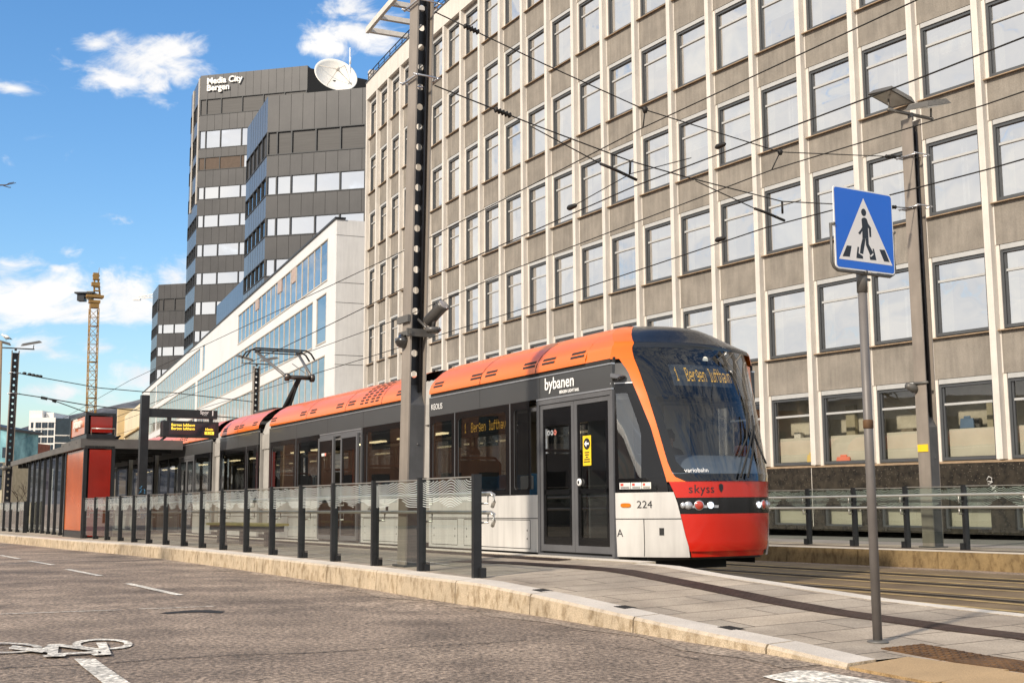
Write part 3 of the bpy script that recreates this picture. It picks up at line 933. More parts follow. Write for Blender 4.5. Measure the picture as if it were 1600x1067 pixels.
    # basement windows
    for c in range(8, NC - 1):
        f = bay(c); w, g = MB(), MB()
        a0, a1, z0, z1 = .222, 1.578, .332, .916
        w.fbox(f, a0, a0 + .06, -.02, .10, z0, z1); w.fbox(f, a1 - .06, a1, -.02, .10, z0, z1)
        w.fbox(f, a0 + .062, a1 - .062, -.02, .10, z0, z0 + .05); w.fbox(f, a0 + .062, a1 - .062, -.02, .10, z1 - .05, z1)
        w.m = 1; w.quad(f(a0, -.09, z0), f(a1, -.09, z0), f(a1, -.09, z1), f(a0, -.09, z1))
        o = w.build('basement_window', [m_frame, m_film], root)
        g.quad(f(a0 + .06, .05, z0 + .05), f(a1 - .06, .05, z0 + .05), f(a1 - .06, .05, z1 - .05), f(a0 + .06, .05, z1 - .05)); g.build('pane', m_pane_low, o)
    # spray tag on the granite
    f = bay(20); sp = MB()
    for pts in ([(.00, 1.55), (.06, 1.64), (.14, 1.60), (.12, 1.48), (.04, 1.44), (.02, 1.52), (.16, 1.50)], [(.10, 1.40), (.22, 1.34), (.12, 1.30), (.26, 1.42)], [(.16, 1.22), (.22, 1.30), (.30, 1.10), (.20, 1.16), (.34, 1.20)]):
        sp.tube([f(1.62 + a - .1, .197, z) for a, z in pts], .012, 5)
    sp.build('spray_tag', M('white_spray', (.7, .68, .64), .7), root)
    # cabinets and shelves standing in the ground floor rooms
    for c in range(15, NC - 1):
        f = bay(c)
        for j in range(2):
            b = MB(); a = .25 + .75 * j + rnd.uniform(0, .25); w = rnd.uniform(.15, .5); h = rnd.uniform(.9, 1.7)
            b.fbox(f, a, a + w, -.60 - rnd.uniform(0, .2), -.9, 2.1, 2.1 + h)
            k = rnd.choice(((.10, .10, .09), (.30, .27, .18), (.62, .60, .52), (.20, .17, .12)))
            b.build('cabinet', M('cabinet%d' % int(k[0] * 100), k, .6, var=.2), root)
    # things lying behind the ground floor panes
    for c, a, w, h, col, nm, lab in ((17, 1.30, .34, .22, (.72, .52, .16), 'cardboard_box', 'yellow cardboard box behind the ground floor pane nearest the tram front'),
                                     (18, .42, .5, .12, (.72, .2, .12), 'plastic_tray', 'red plastic tray behind the ground floor pane left of the sign post'),
                                     (20, .42, .42, .26, (.10, .16, .24), 'shoulder_bag', 'dark blue bag on the ledge behind the pane right of the lamp post')):
        f = bay(c); b = MB(); z = sill_z(0) + .085 if nm != 'shoulder_bag' else sill_z(0) + .83
        d = -.19 if nm != 'shoulder_bag' else -.4
        b.hexa([f(a, d, z), f(a + w, d, z), f(a + w, d - .05, z), f(a, d - .05, z)], [f(a + .03, d, z + h), f(a + w - .02, d, z + h), f(a + w - .02, d - .05, z + h), f(a + .03, d - .05, z + h)])
        b.fbox(f, a + w * .3, a + w * .75, d - .005, d - .045, z + h + .001, z + h + .06)
        b.build(nm, M(nm, col, .6), bevel=.01, tag=(lab, nm.split('_')[-1]))


build_grey_building()

# ------------------------------------------------------------------ ribbon windows shared by the far office blocks
m_blue_pane = glass('blue_pane', (0.55, 0.58, 0.62), 0.26, 0.02, 0.15, refl_tint=(0.95, 0.96, 0.97))
m_white_pane = glass('cloud_pane', (0.5, 0.5, 0.5), 0.80, 0.02, 0.0)
m_mull = M('pale_mullion', (0.55, 0.50, 0.43), 0.5, 0.1, var=0.1)
m_mull_d = M('dark_mullion', (0.03, 0.032, 0.035), 0.5, 0.3, var=0.1)
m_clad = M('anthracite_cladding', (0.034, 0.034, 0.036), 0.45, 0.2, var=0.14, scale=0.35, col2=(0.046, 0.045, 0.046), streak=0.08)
m_clad_b = M('sky_tinted_cladding', (0.075, 0.082, 0.095), 0.25, 0.4, var=0.1, scale=0.2)  # tower cladding made paler and bluer, painting in the sky its sides mirror
m_louvre = M('dark_louvre', (0.035, 0.033, 0.032), 0.5, 0.2, var=0.3, scale=2, stretch=(0.2, 0.2, 9))
m_joint = M('panel_joint', (0.015, 0.014, 0.013), 0.8, var=0.0)
m_behind = M('blind_room', (0.40, 0.42, 0.45), 0.9, var=0.4, scale=0.4)


def ribbon(fn, s0, s1, z0, z1, step, parent, pane, mull, name='ribbon_window', depth=.25, wid=.10, skip=None, first=None, glassd=.10, proud=-.04):
    """strip of glazing in a wall frame fn(s, d, z), d pointing into the building"""
    fr, g = MB(), MB()
    fr.m = 0
    n = max(1, round((s1 - s0) / step)); xs = [s0 + (s1 - s0) * i / n for i in range(n + 1)]
    if first: xs = [s0, s0 + first] + [x for x in xs if x > s0 + first + step * .5]
    for x in xs: fr.fbox(fn, x - wid / 2, x + wid / 2, proud, depth, z0 + .081, z1 - .081)
    fr.fbox(fn, s0 - wid / 2, s1 + wid / 2, -.05, depth, z0, z0 + .08); fr.fbox(fn, s0 - wid / 2, s1 + wid / 2, -.05, depth, z1 - .08, z1)
    fr.m = 1
    fr.quad(fn(s0, .9, z0), fn(s1, .9, z0), fn(s1, .9, z1), fn(s0, .9, z1))
    o = fr.build(name, [mull, m_behind], parent)
    g.quad(fn(s0, glassd, z0 + .08), fn(s1, glassd, z0 + .08), fn(s1, glassd, z1 - .08), fn(s0, glassd, z1 - .08))
    g.build('pane', pane, o)
    return o


def wall_with_bands(mb, fn, s0, s1, zs, depth=.9, over=None):
    """solid strips of wall between the window bands; zs = list of (z0, z1) solid intervals"""
    for a, b in zs: mb.fbox(fn, s0, s1, 0, depth, a, b)


# ------------------------------------------------------------------ white block
WO = Vector((-11.35, 75.0, 0)); WD = Vector((-0.3783, 0.9257, 0)); WI = Vector((0.9257, 0.3783, 0))


def fW(s, d, z): return Vector((WO.x + WD.x * s + WI.x * d, WO.y + WD.y * s + WI.y * d, z))


def build_white_block():
    root = thing('office_block', fW(0, 0, -.9), 'long white panelled office block with blue glazed strips below the dark towers', 'building')
    LEN, TOPZ = 138.0, 19.05
    mw = M('white_panel', (0.67, 0.665, 0.65), 0.45, var=0.05, scale=0.3, streak=0.05)
    w = MB()
    bands = [(15.4, 18.25), (11.35, 14.65), (7.35, 10.5), (3.3, 6.45), (-0.3, 2.6)]
    edges = [TOPZ] + [z for b in bands for z in (b[1], b[0])] + [-1.5]
    for i in range(0, len(edges), 2): w.fbox(fW, 0, LEN, 0, .9, edges[i + 1], edges[i])
    # solid pieces between the openings of every strip
    opn = {0: [(2.2, 38), (60.5, 62.2), (64.5, 113), (114.5, 124)], 1: [(2.4, 5.2), (6.4, 66), (67.8, 112), (113.5, 136)], 2: [(2.6, 66), (67.8, 112), (113.5, 136)], 3: [(2.6, 66), (67.8, 110), (112, 136)], 4: [(2.6, 136)]}
    for i, (z0, z1) in enumerate(bands):
        prev = 0.0
        for a, b in opn[i] + [(LEN, LEN)]:
            if a > prev: w.fbox(fW, prev, a, .002, .9, z0, z1)
            prev = b
    w.build('facade', mw, root)
    core = MB(); core.fbox(fW, .3, LEN, .92, 24, -1.5, TOPZ - .3); core.build('core', m_behind, root)
    # end wall towards the viewer: large pale panels with open joints
    e = MB()
    ends = [0.0, 4.2, 9.0, 24.0]; zz = [-1.5, 2.2, 5.6, 6.1, 9.6, 10.2, 13.6, 14.9, 18.0, TOPZ]
    for a, b in zip(ends[:-1], ends[1:]):
        for c, d in zip(zz[:-1], zz[1:]): e.fbox(fW, -.12, -.002, a + .02, b - .02, c + .02, d - .02)
    e.build('end_wall', M('pale_panel', (0.78, 0.765, 0.74), 0.5, var=0.08, scale=0.4, streak=0.08), root)
    for i, (z0, z1) in enumerate(bands):
        for a, b in opn[i]: ribbon(fW, a, b, z0, z1, 2.0, root, m_blue_pane, m_mull, depth=.06, wid=.11, glassd=.03, proud=-.01)
    cp = MB(); cp.fbox(fW, -.2, LEN, -.1, .6, TOPZ + .002, TOPZ + .12); cp.build('coping', m_mull_d, root)
    for s, z0, z1 in ((12.2, 17.1, 18.2), (17.6, 17.2, 18.2), (27.5, 17.3, 18.2)):
        tp = MB(); tp.fbox(fW, s, s + 1.5, -.03, .06, z0, z1); tp.build('terracotta_panel', M('terracotta', (0.40, 0.31, 0.27), 0.7), root)
    # plant room on the roof edge
    pr = MB()
    zt = P(363, 429, 109.3).z
    for i in range(14): pr.fbox(fW, 37 + i * 1.4, 38.38 + i * 1.4, .6, .75, TOPZ + .13, zt)
    pr.fbox(fW, 37.05, 56.6, .76, 9, TOPZ + .13, zt - .05)
    o = pr.build('rooftop_plant_room', M('blue_metal', (0.05, 0.09, 0.16), 0.3, 0.55, var=0.15, scale=0.3), tag=('dark blue metal plant room on the roof edge of the white block', 'plant room'))


build_white_block()


# ------------------------------------------------------------------ dark towers
DR = Vector((0.971, -0.238, 0)).normalized(); DL = Vector((-0.39, 0.9208, 0)).normalized()


def frame_fn(o, d):
    """wall frame from corner o along d; inward is to the far side"""
    n = Vector((-d.y, d.x, 0))
    if n.y < 0: n = -n
    return lambda s, dd, z: Vector((o.x + d.x * s + n.x * dd, o.y + d.y * s + n.y * dd, z))


def tower(label, px, Y, top, rows, lenR, lenL, stepR=2.2, dark_rows=(0,), name='tower_block'):
    c = P(px, top, Y); zt = c.z; c = Vector((c.x, c.y, 0))
    root = thing(name, (c.x, c.y, -1.2), label, 'building')
    fr, fl0 = frame_fn(c, DR), frame_fn(c, DL)
    # inward of the left wall must point to +x
    nL = Vector((DL.y, -DL.x, 0))
    fl = lambda s, d, z: Vector((c.x + DL.x * s + nL.x * d, c.y + DL.y * s + nL.y * d, z))
    zr = [(P(px, b, Y).z, P(px, a, Y).z) for a, b in rows]          # (bottom, top) of every window row
    solid = []; hi = zt
    for z0, z1 in zr: solid.append((z1, hi)); hi = z0
    solid.append((-1.5, hi))
    wr, wl = MB(), MB()
    for z0, z1 in solid:
        wr.m = 0; wr.fbox(fr, 0.0, lenR, 0, .9, z0, z1)
        n = int(lenR / 1.1)
        wr.m = 1
        for i in range(1, n): wr.fbox(fr, i * 1.1 - .016, i * 1.1 + .016, -.008, .01, z0 + .01, z1 - .01)
        wl.m = 0; wl.fbox(fl, 0.004, lenL, 0, .9, z0, z1)
        wl.m = 1
        for i in range(1, int(lenL / 1.1)): wl.fbox(fl, i * 1.1 - .02, i * 1.1 + .02, -.006, .01, z0 + .01, z1 - .01)
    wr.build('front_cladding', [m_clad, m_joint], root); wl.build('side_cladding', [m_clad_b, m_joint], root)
    for i, (z0, z1) in enumerate(zr):
        pane = m_louvre if i in dark_rows else m_white_pane
        ribbon(fr, .06, lenR - .1, z0, z1, stepR, root, pane, m_mull_d, depth=.3, wid=.12, first=.9)
        ribbon(fl, .06, lenL - .1, z0, z1, 2.1, root, m_louvre if i in dark_rows else m_blue_pane, m_mull_d, depth=.3, wid=.12)
    co = MB()
    a, b, d = fr(.9, .95, 0), fr(lenR - .3, .95, 0), fl(lenL - .3, .95, 0)
    e = b + (d - a)
    co.hexa([Vector((p.x, p.y, -1.5)) for p in (a, b, e, d)], [Vector((p.x, p.y, zt - .4)) for p in (a, b, e, d)])
    co.build('core', m_behind, root)
    return root, fr, fl, zt, c


def z2(vs): return [(60 + a / 2.964, 60 + b / 2.964) for a, b in vs]


def build_towers():
    r1, f1, g1, t1, c1 = tower('dark clad tower with white window strips and a satellite dish on its roof', 419, 100.0, 151,
                               z2([(435, 545), (640, 730), (832, 920), (1022, 1105)]) + [(469, 498), (532, 560)], 34.0, 9.8, 2.25)
    rows2 = z2([(285, 360), (430, 515), (555, 615), (690, 750), (820, 880), (955, 1015)]) + [(426.7, 446), (471.7, 492.8), (516.7, 535), (560, 578)]
    r2, f2, g2, t2, c2 = tower('tallest dark clad tower carrying white lettering at its top', 314, 153.0, 119, rows2, 15.4, 8.7, 3.3)
    # brown blinds drawn on the third row
    bl = MB(); z0, z1 = P(314, 60 + 615 / 2.964, 153).z, P(314, 60 + 555 / 2.964, 153).z
    bl.fbox(f2, .15, 6.6, .045, .095, z0 + .1, z1 - .1); bl.build('window_blind', M('brown_blind', (.10, .07, .05), .8), r2)
    # dark end wall receding from the right end of the top storey
    e = Vector((f2(15.4, 0, 0).x, f2(15.4, 0, 0).y, 0)); d = Vector((0.843, 0.538, 0))
    ew = MB(); fe = frame_fn(e, d); ew.fbox(fe, 0, 46, .0, .8, -1.5, t2 - .3); ew.build('end_wall', m_joint, r2)
    # pale bevel trim at the upper left corner
    bt = MB(); bt.fbox(g2, .25, 1.0, -.14, -.01, t2 - 17.5, t2 - .2); bt.fbox(g2, 5.8, 6.4, -.14, -.01, t2 - 17.5, t2 - .2); bt.build('corner_trim', m_mull, r2)
    lt = M('white_letter', (0.9, 0.88, 0.82), 0.4, var=0)
    o = f2(1.0, -.12, P(321, 132, 153).z)
    text('lettering', 'Media City', lt, r2, o - UP * .15, DR, UP, 1.18, ext=.12, bold=.02)
    text('lettering', 'Bergen', lt, r2, f2(1.0, -.12, P(321, 132, 153).z - 1.10), DR, UP, 1.18, ext=.12, bold=.02)
    r3, f3, g3, t3, c3 = tower('lowest dark clad tower at the left end of the white block', 247.8, 190.0, 445, [(467, 487), (507, 522), (542, 557), (577, 594), (612, 628)], 9.0, 8.2, 2.6)
    # rooftop dish
    ctr = P(525, 117, 103.0); n = Vector((0.36, -0.82, 0.44)).normalized()
    root = thing('satellite_dish', (ctr.x, ctr.y, t1), 'large white satellite dish with feed struts on the front dark tower roof', 'dish')
    RR = 1.98; prof = [(-.75 + .75 * (r / RR) ** 2, r) for r in [RR * i / 10 for i in range(11)]]
    ds = MB(); ds.lathe(ctr - n * 0, n, [(h, max(.01, r)) for h, r in prof] , 40)
    ds.f = [f for f in ds.f if len(f) == 4 or f[0] < 41]; ds.mi = ds.mi[:len(ds.f)]; ds.sm = ds.sm[:len(ds.f)]
    ds.build('reflector', M('white_dish', (0.80, 0.77, 0.70), 0.5, var=0.05), root, solid=.05)
    fe = MB(); tip = ctr + n * .65
    fe.lathe(tip - n * .1, n, [(0, .16), (.25, .16), (.35, .1)], 12)
    a = n.cross(UP).normalized(); b = a.cross(n)
    for k in range(4):
        t = .6 + k * math.pi / 2
        fe.tube([ctr + a * (RR * .9 * math.cos(t)) + b * (RR * .9 * math.sin(t)) - n * .12, tip], .035, 5)
    fe.build('feed_horn', M('dish_feed', (.55, .5, .43), .5), root)
    st = MB(); st.tube([ctr - n * .75, Vector((ctr.x - .3, ctr.y + 1.0, t1))], .18, 8); st.build('mount', m_mull_d, root)
    an = MB(); p = P(547, 105, 104); an.tube([Vector((p.x, p.y, t1 - .3)), P(547, 75, 104)], .05, 6); an.lathe(P(547, 100, 104), UP, [(0, .1), (.6, .1)], 8)
    an.build('antenna_rod', M('pale_rod', (.75, .75, .75), .5), tag=('thin pale antenna rod standing behind the satellite dish', 'antenna'))
    fl = MB()
    for x, y in ((575, 120), (578, 113)): fl.lathe(P(x - 12, y + 2, 106), (0, -1, 0), [(0, .12), (.2, .12)], 8)


build_towers()


def small_windows(fn, root, s_list, z_list, w, h, mat, frame=None, name='window'):
    for s in s_list:
        for z in z_list:
            m = MB(); m.fbox(fn, s, s + w, -.04, .05, z, z + h)
            m.build(name, mat, root)


def build_far_left():
    dk = M('far_dark_glass', (0.03, 0.045, 0.06), 0.15, 0.2, var=0.2)
    # yellow house continuing the street line
    root = thing('apartment_building', fW(139, 0, -1.2), 'warm yellow rendered building at the far end of the white block', 'building')
    yl = M('yellow_render', (0.60, 0.45, 0.24), 0.8, var=0.08, scale=0.3); yp = M('pale_yellow_render', (0.62, 0.53, 0.37), 0.8, var=0.08, scale=0.3)
    a = MB(); a.fbox(fW, 138.2, 176, .0, 14, -1.5, 17.6); a.build('wall', yp, root)
    zs = (3.2, 7.2, 11.2)
    for z in zs:
        w = MB(); w.fbox(fW, 140, 172, -.05, .1, z, z + 1.9)
        o = w.build('ribbon_window', dk, root)
        for i in range(15):
            m = MB(); m.fbox(fW, 140.2 + i * 2.25, 140.6 + i * 2.25, -.08, -.052, z + .05, z + 1.85); m.build('mullion', yp, o)
        l = MB(); l.fbox(fW, 139.5, 173, -.45, -.001, z + 1.95, z + 2.25); l.build('ledge', yl, root)
    b = MB(); b.fbox(fW, 176.01, 178.6, -1.3, 12, -1.5, 19.2); b.build('gable_wall', yl, root)
    bx = MB(); bx.fbox(fW, 150, 157, -2.4, -.5, 2.0, 4.4); bx.build('bay_box', yl, root)
    # white hotel-like block with narrow windows
    Yh = 215.0; c = P(86, 652, Yh); lf = P(46, 645, Yh); zt = c.z
    root = thing('hotel_block', (c.x, c.y, -1.3), 'white block with rows of narrow dark windows and a dark glass side, behind the shelter', 'building')
    L = c.x - lf.x
    fh = lambda s, d, z: Vector((lf.x + s, Yh + d + .06 * s, z))
    wm = M('hotel_white', (0.78, 0.75, 0.70), 0.7, var=0.06, scale=0.3)
    a = MB(); a.fbox(fh, 0, L, 0, 12, -1.5, zt); a.build('wall', wm, root)
    up = MB(); up.fbox(fh, -.2, L * .45, .5, 9, zt + .01, P(50, 641, Yh).z); up.fbox(fh, L * .5, L * .8, 1.5, 9, zt + .01, P(70, 643.5, Yh).z); up.build('penthouse', wm, root)
    for r in range(6):
        z = P(60, 668.5 + r * 11.6, Yh).z
        for i in range(7):
            s = L * (0.12 + i * .122) + (0.25 if i > 0 else 0) - .2
            m = MB(); m.fbox(fh, s, s + .42 + .1 * (i % 2), -.05, .05, z, z + 1.02); m.build('window', dk, root)
    sd_ = MB(); fs = lambda s, d, z: Vector((c.x + s * .93, Yh + .06 * L + s * .36 + d, z))
    sd_.fbox(fs, .05, 5.2, 0, 10, -1.5, P(95, 653, Yh).z); o = sd_.build('glass_side', dk, root)
    f2 = MB()
    for z in (680.5, 692.5, 704): zz = P(95, z, Yh).z; f2.fbox(fs, .05, 5.2, -.12, -.002, zz, zz + .18)
    f2.fbox(fs, 4.6, 5.2, -.1, -.002, 2, P(95, 653, Yh).z - .2); f2.build('cladding_strip', wm, root)
    # small houses at the left edge
    def house(name, lab, x0, x1, ytop, Yd, mat, roof=None, gable=False, rows=(), cols=(), wmat=None):
        a, b = P(x0, ytop, Yd), P(x1, ytop, Yd)
        root = thing(name, (b.x, Yd, -1.2), lab, 'building')
        w = MB(); w.abox(a.x, b.x, Yd, Yd + 10, -1.5, a.z); w.build('wall', mat, root)
        if gable:
            g = MB(); mx = a.x if gable == 'L' else (a.x + b.x) / 2; zt = P(x0, gable_top, Yd).z
            g.prism([(a.x - 2, Yd - .2, zt), (b.x + .3, Yd - .2, a.z - .1), (b.x + .3, Yd - .2, a.z - .45), (a.x - 2, Yd - .2, zt - .35)], (0, 11, 0)); g.build('roof', roof or m_mull_d, root)
            gw = MB(); gw.prism([(a.x - 2, Yd - .05, a.z - .3), (b.x, Yd - .05, a.z - .3), (a.x - 2, Yd - .05, zt - .36)], (0, 8, 0)); gw.build('gable', mat, root)
        wd = b.x - a.x
        for r in rows:
            z = P(x0, r, Yd).z
            for cc in cols:
                m = MB(); m.abox(a.x + wd * cc, a.x + wd * (cc + .16), Yd - .05, Yd + .05, z, z + 1.3); m.build('window', wmat or dk, root)
        return root
    gable_top = 655
    teal = M('teal_mural', (0.07, 0.29, 0.38), 0.7, var=0.5, scale=0.35, col2=(0.30, 0.58, 0.62))
    house('mural_house', 'turquoise painted gable house at the left edge of the picture', -30, 11.5, 668, 150, teal, gable='L', rows=(715,), cols=(.86,))
    house('garage_building', 'low beige building in front of the turquoise gable', -40, 5.2, 722, 110, M('beige_render', (.45, .40, .28), .8, var=.15), rows=(745, 765), cols=(.82,))
    house('narrow_house', 'narrow yellow rendered house just right of the left tram pole', 12, 21, 706, 160, yl)
    r = house('balcony_block', 'brick red apartment block with stacked grey balconies beside the yellow house', 21, 35, 690, 165, M('brick_red', (.24, .08, .05), .8, var=.2))
    for i in range(6):
        p = P(22, 706 + i * 16.5, 163.5); q = P(29, 706 + i * 16.5, 163.5)
        b = MB(); b.abox(p.x, q.x, 163.4, 165.0, p.z - .75, p.z + .1); b.build('balcony', M('grey_balcony', (.45, .46, .48), .6), r)
        d = MB(); d.abox(p.x + .1, q.x - .1, 164.8, 165.05, p.z + .3, p.z + .62); d.build('window', dk, r)
    house('chimney_block', 'plain grey tower-like block behind the red balcony block', 22, 33.8, 672, 260, M('grey_render', (.42, .42, .43), .8, var=.06))
    house('apartment_house', 'pale apartment house with window bands left of the shelter', 34, 47, 705, 230, M('pale_render', (.62, .62, .60), .8, var=.06), rows=(722, 738, 754, 770), cols=(.05, .3, .55, .8))
    # pitched dark roof between them
    p0, p1, p2, p3 = P(33, 700, 300), P(36, 688, 300), P(46, 678, 300), P(48, 705, 300)
    m = MB(); m.prism([p0, Vector((p0.x, 300, -1)), Vector((p3.x, 300, -1)), p3, p2, P(43, 690, 300), p1], (0, 14, 0))
    m.build('pitched_roof_house', M('slate_blue', (.07, .09, .13), .7), tag=('dark slate roofed house far behind between the pale blocks', 'house'))
    # mountain behind
    hl = MB(); Yd = 900
    prof = [(-500, 690), (-100, 700), (20, 705), (60, 695), (100, 672), (125, 655), (140, 647), (150, 641), (160, 637), (172, 635.5), (182, 633), (200, 628), (230, 622), (300, 620), (500, 640), (900, 690), (1500, 720)]
    top = []
    for (xa, ya), (xb, yb) in zip(prof[:-1], prof[1:]):
        n = max(1, int((xb - xa) / 5))
        for i in range(n): top.append((xa + (xb - xa) * i / n, ya + (yb - ya) * i / n + rnd.uniform(-.8, .8)))
    nrow = 14
    rows = []
    for j in range(nrow):
        k = j / (nrow - 1); row = []
        for i, (x, y) in enumerate(top):
            p = P(x, y, Yd); h = (p.z + 2) * (1 - k) - 2
            row.append(Vector((p.x, Yd - 420 * k + 60 * math.sin(i * .7 + j) * k * (1 - k), h + 6 * math.sin(i * .9 + j * 1.7) * k * (1 - k))))
        rows.append(row)
    nn = len(top)
    hl.add([p for r_ in rows for p in r_], [[j * nn + i, j * nn + i + 1, (j + 1) * nn + i + 1, (j + 1) * nn + i] for j in range(nrow - 1) for i in range(nn - 1)])
    hl.build('hills', M('hill_slope', (0.050, 0.060, 0.075), 0.95, var=0.6, scale=0.02, col2=(0.15, 0.15, 0.16), grain=.3, gscale=.3), kind='structure')


build_far_left()


def build_cranes():
    yel = M('crane_yellow', (0.30, 0.17, 0.045), 0.55, 0.1, var=0.25, scale=0.5)
    Yc = 285.0
    a, b = P(141.5, 700, Yc), P(147, 482, Yc)
    root = thing('tower_crane', (a.x, Yc, -1.2), 'yellow lattice tower crane with machinery deck and cab above the far roofs', 'crane')
    ms = MB(); W = 1.0; base, top = Vector((a.x, Yc, -1)), Vector((b.x, Yc, b.z)); H = top - base
    ang = .5
    dx, dy = Vector((math.cos(ang), math.sin(ang), 0)), Vector((-math.sin(ang), math.cos(ang), 0))
    cor = [dx * W * i + dy * W * j for i, j in ((-1, -1), (1, -1), (1, 1), (-1, 1))]
    for c in cor: ms.tube([base + c, top + c], .13, 5)
    n = 22
    for k in range(n):
        p, q = base + H * (k / n), base + H * ((k + 1) / n)
        for i in range(4):
            c, d = cor[i], cor[(i + 1) % 4]
            ms.tube([p + c, q + d] if k % 2 else [p + d, q + c], .06, 4)
            ms.tube([p + c, p + d], .06 if k % 4 else .11, 4)
    ms.build('mast', yel, root)
    tp = MB(); t0 = P(147, 482, Yc)
    tp.box(t0 + UP * .6, dx, dy, UP, 2.0, 2.0, 1.0); tp.box(t0 + UP * 1.6, dx, dy, UP, 2.5, 2.2, .7)
    tp.box(t0 + UP * 2.9, dx, dy, UP, 4.0, 2.6, .6)
    tp.build('slewing_ring', yel, root)
    ap = MB()
    apex = P(150, 428, Yc)
    for o in (-.7, .7): ap.tube([t0 + UP * 3 + dx * (o + .6), apex + dx * o * .5], .22, 6)
    for k in range(6):
        p = (t0 + UP * 3 + dx * .6).lerp(apex, (k + .5) / 6); ap.box(p, dx, dy, UP, 1.6, .9, .3)
    ap.box(apex - UP * .6, dx, dy, UP, 1.3, 1.0, 1.6); ap.box(apex - UP * 2.6, dx, dy, UP, 1.9, 1.2, .9)
    ap.tube([apex + dx * .6, apex + dx * .7 + UP * 1.6], .05, 4)
    ap.build('apex_tower', yel, root)
    cj = MB(); p = P(134, 465, Yc)
    cj.box(p + UP * 1.0, Vector((1, 0, 0)), Vector((0, 1, 0)), UP, 4.6, 3, .35); cj.box(P(128, 466, Yc), Vector((1, 0, 0)), Vector((0, 1, 0)), UP, 1.7, 2, 1.5)
    cj.box(p + Vector((1.5, 0, .2)), Vector((1, 0, 0)), Vector((0, 1, 0)), UP, 3.0, 2, .25); cj.build('counter_jib', m_railing, root)
    cb = MB(); cb.box(P(141, 462, Yc), Vector((1, 0, 0)), Vector((0, 1, 0)), UP, 1.3, 1.4, 2.0); cb.build('cab', M('crane_cab', (.3, .25, .15), .5), root)
    # second crane: only its white jib tip shows beside the tower
    Y2 = 360.0
    root = thing('jib_crane', P(238, 700, Y2), 'white crane jib tip poking out left of the lowest dark tower', 'crane')
    wj = MB(); wm = M('crane_white', (.75, .75, .72), .5)
    p, q = P(214, 466, Y2), P(300, 463, Y2)
    for o in (UP * .0, UP * 1.3): wj.tube([p + o * .3, q + o * 2.2], .16, 4)
    for k in range(16):
        u, w = p.lerp(q, k / 16), p.lerp(q, (k + 1) / 16)
        wj.tube([u + UP * (.39 + 2.4 * k / 16), w], .09, 4); wj.tube([u, u + UP * (.39 + 2.4 * k / 16)], .08, 4)
    wj.box(p - UP * .4, Vector((1, 0, 0)), Vector((0, 1, 0)), UP, 2.2, 1, .5)
    wj.build('jib', wm, root)
    mm = MB(); mm.tube([P(300, 463, Y2), P(298, 760, Y2)], .9, 6); mm.build('mast', wm, root)


build_cranes()

# ================================================================== TRAM
AT = [(.30, 1.05), (.35, 1.08), (.5, 1.13), (.9, 1.15), (1.4, 1.15), (2.2, .9), (3.0, .58), (3.25, .42), (3.33, .36), (3.4, .33), (3.5, .47), (3.6, .55), (3.7, .53), (3.76, .34), (3.79, .02)]
KT = [(.30, .98), (.35, .985), (.9, 1.), (3.17, 1.), (3.34, .97), (3.46, .90), (3.58, .796), (3.68, .668), (3.745, .532), (3.79, .358)]
PROF = [(0.0, 3.17), (0.0, 3.23), (.04, 3.34), (.13, 3.46), (.27, 3.58), (.44, 3.68), (.62, 3.745), (.85, 3.79)]


def tab(z, t): return float(np.interp(z, [a for a, _ in t], [b for _, b in t]))


def N0(q, z):
    A = (tab(z - .10, AT) + tab(z - .05, AT) + tab(z, AT) + tab(z + .05, AT) + tab(z + .10, AT)) / 5 if 1.5 < z < 3.6 else tab(z, AT)
    k = tab(z, KT)
    e = -.6 - max(0, z - 3.4) * 1.8 + A * (1 - abs(q) ** tab(z, [(2.6, 2.8), (3.4, 2.0)]))
    return T(-e, 1.325 + 1.325 * q * k, z)


def NS(q, z, off=0.0):
    p = N0(q, z)
    if off:
        du = N0(min(1, q + .01), z) - N0(max(-1, q - .01), z); dz = N0(q, z + .02) - N0(q, z - .02)
        n = du.cross(dz).normalized()
        if n.dot(p - T(1.5, 1.325, 1.8)) < 0: n = -n
        p = p + n * off
    return p


QO = [(1.2, -.68), (1.4, -.69), (1.66, -.71), (2.16, -.75), (2.98, -.86), (3.16, -.92), (3.6, -.94)]
QI = [(1.2, -.52), (1.395, -.55), (1.43, -.61), (1.48, -.64), (1.66, -.665), (2.14, -.70), (2.98, -.765), (3.3, -.80), (3.52, -.80), (3.79, -.80)]
QB = [(.3, -.51), (.4, -.52), (.62, -.56), (.94, -.60), (1.18, -.63), (1.4, -.68)]
qo, qi, qb = (lambda z: tab(z, QO)), (lambda z: tab(z, QI)), (lambda z: tab(z, QB))

m_border = M('windscreen_print', (0.008, 0.009, 0.011), 0.6, var=0.1, spec=0.2)
m_twhite = M('tram_white', (0.60, 0.58, 0.55), 0.32, var=0.07, scale=0.8, coat=0.3, streak=0.16)
m_tblack = M('tram_black_glass_frame', (0.008, 0.008, 0.009), 0.12, var=0.1, coat=0.15, spec=0.35)
m_tgrey = M('tram_anthracite', (0.055, 0.055, 0.055), 0.40, var=0.08, scale=0.6, coat=0.15)
m_torange = M('tram_orange', (0.80, 0.148, 0.005), 0.28, var=0.05, scale=0.7, coat=0.25)
m_tred = M('tram_red', (0.52, 0.014, 0.005), 0.24, var=0.05, scale=0.7, coat=0.4)
m_rubber = M('door_rubber', (0.10, 0.10, 0.105), 0.5, var=0.12)
m_bellow = M('grey_bellows', (0.36, 0.34, 0.31), 0.7, var=0.12, scale=2, streak=0.15)
m_alu = M('aluminium', (0.55, 0.55, 0.56), 0.3, 0.8, var=0.08)
m_tglass = glass('tram_glass', (0.26, 0.27, 0.27), 0.07, 0.01, 0.03)
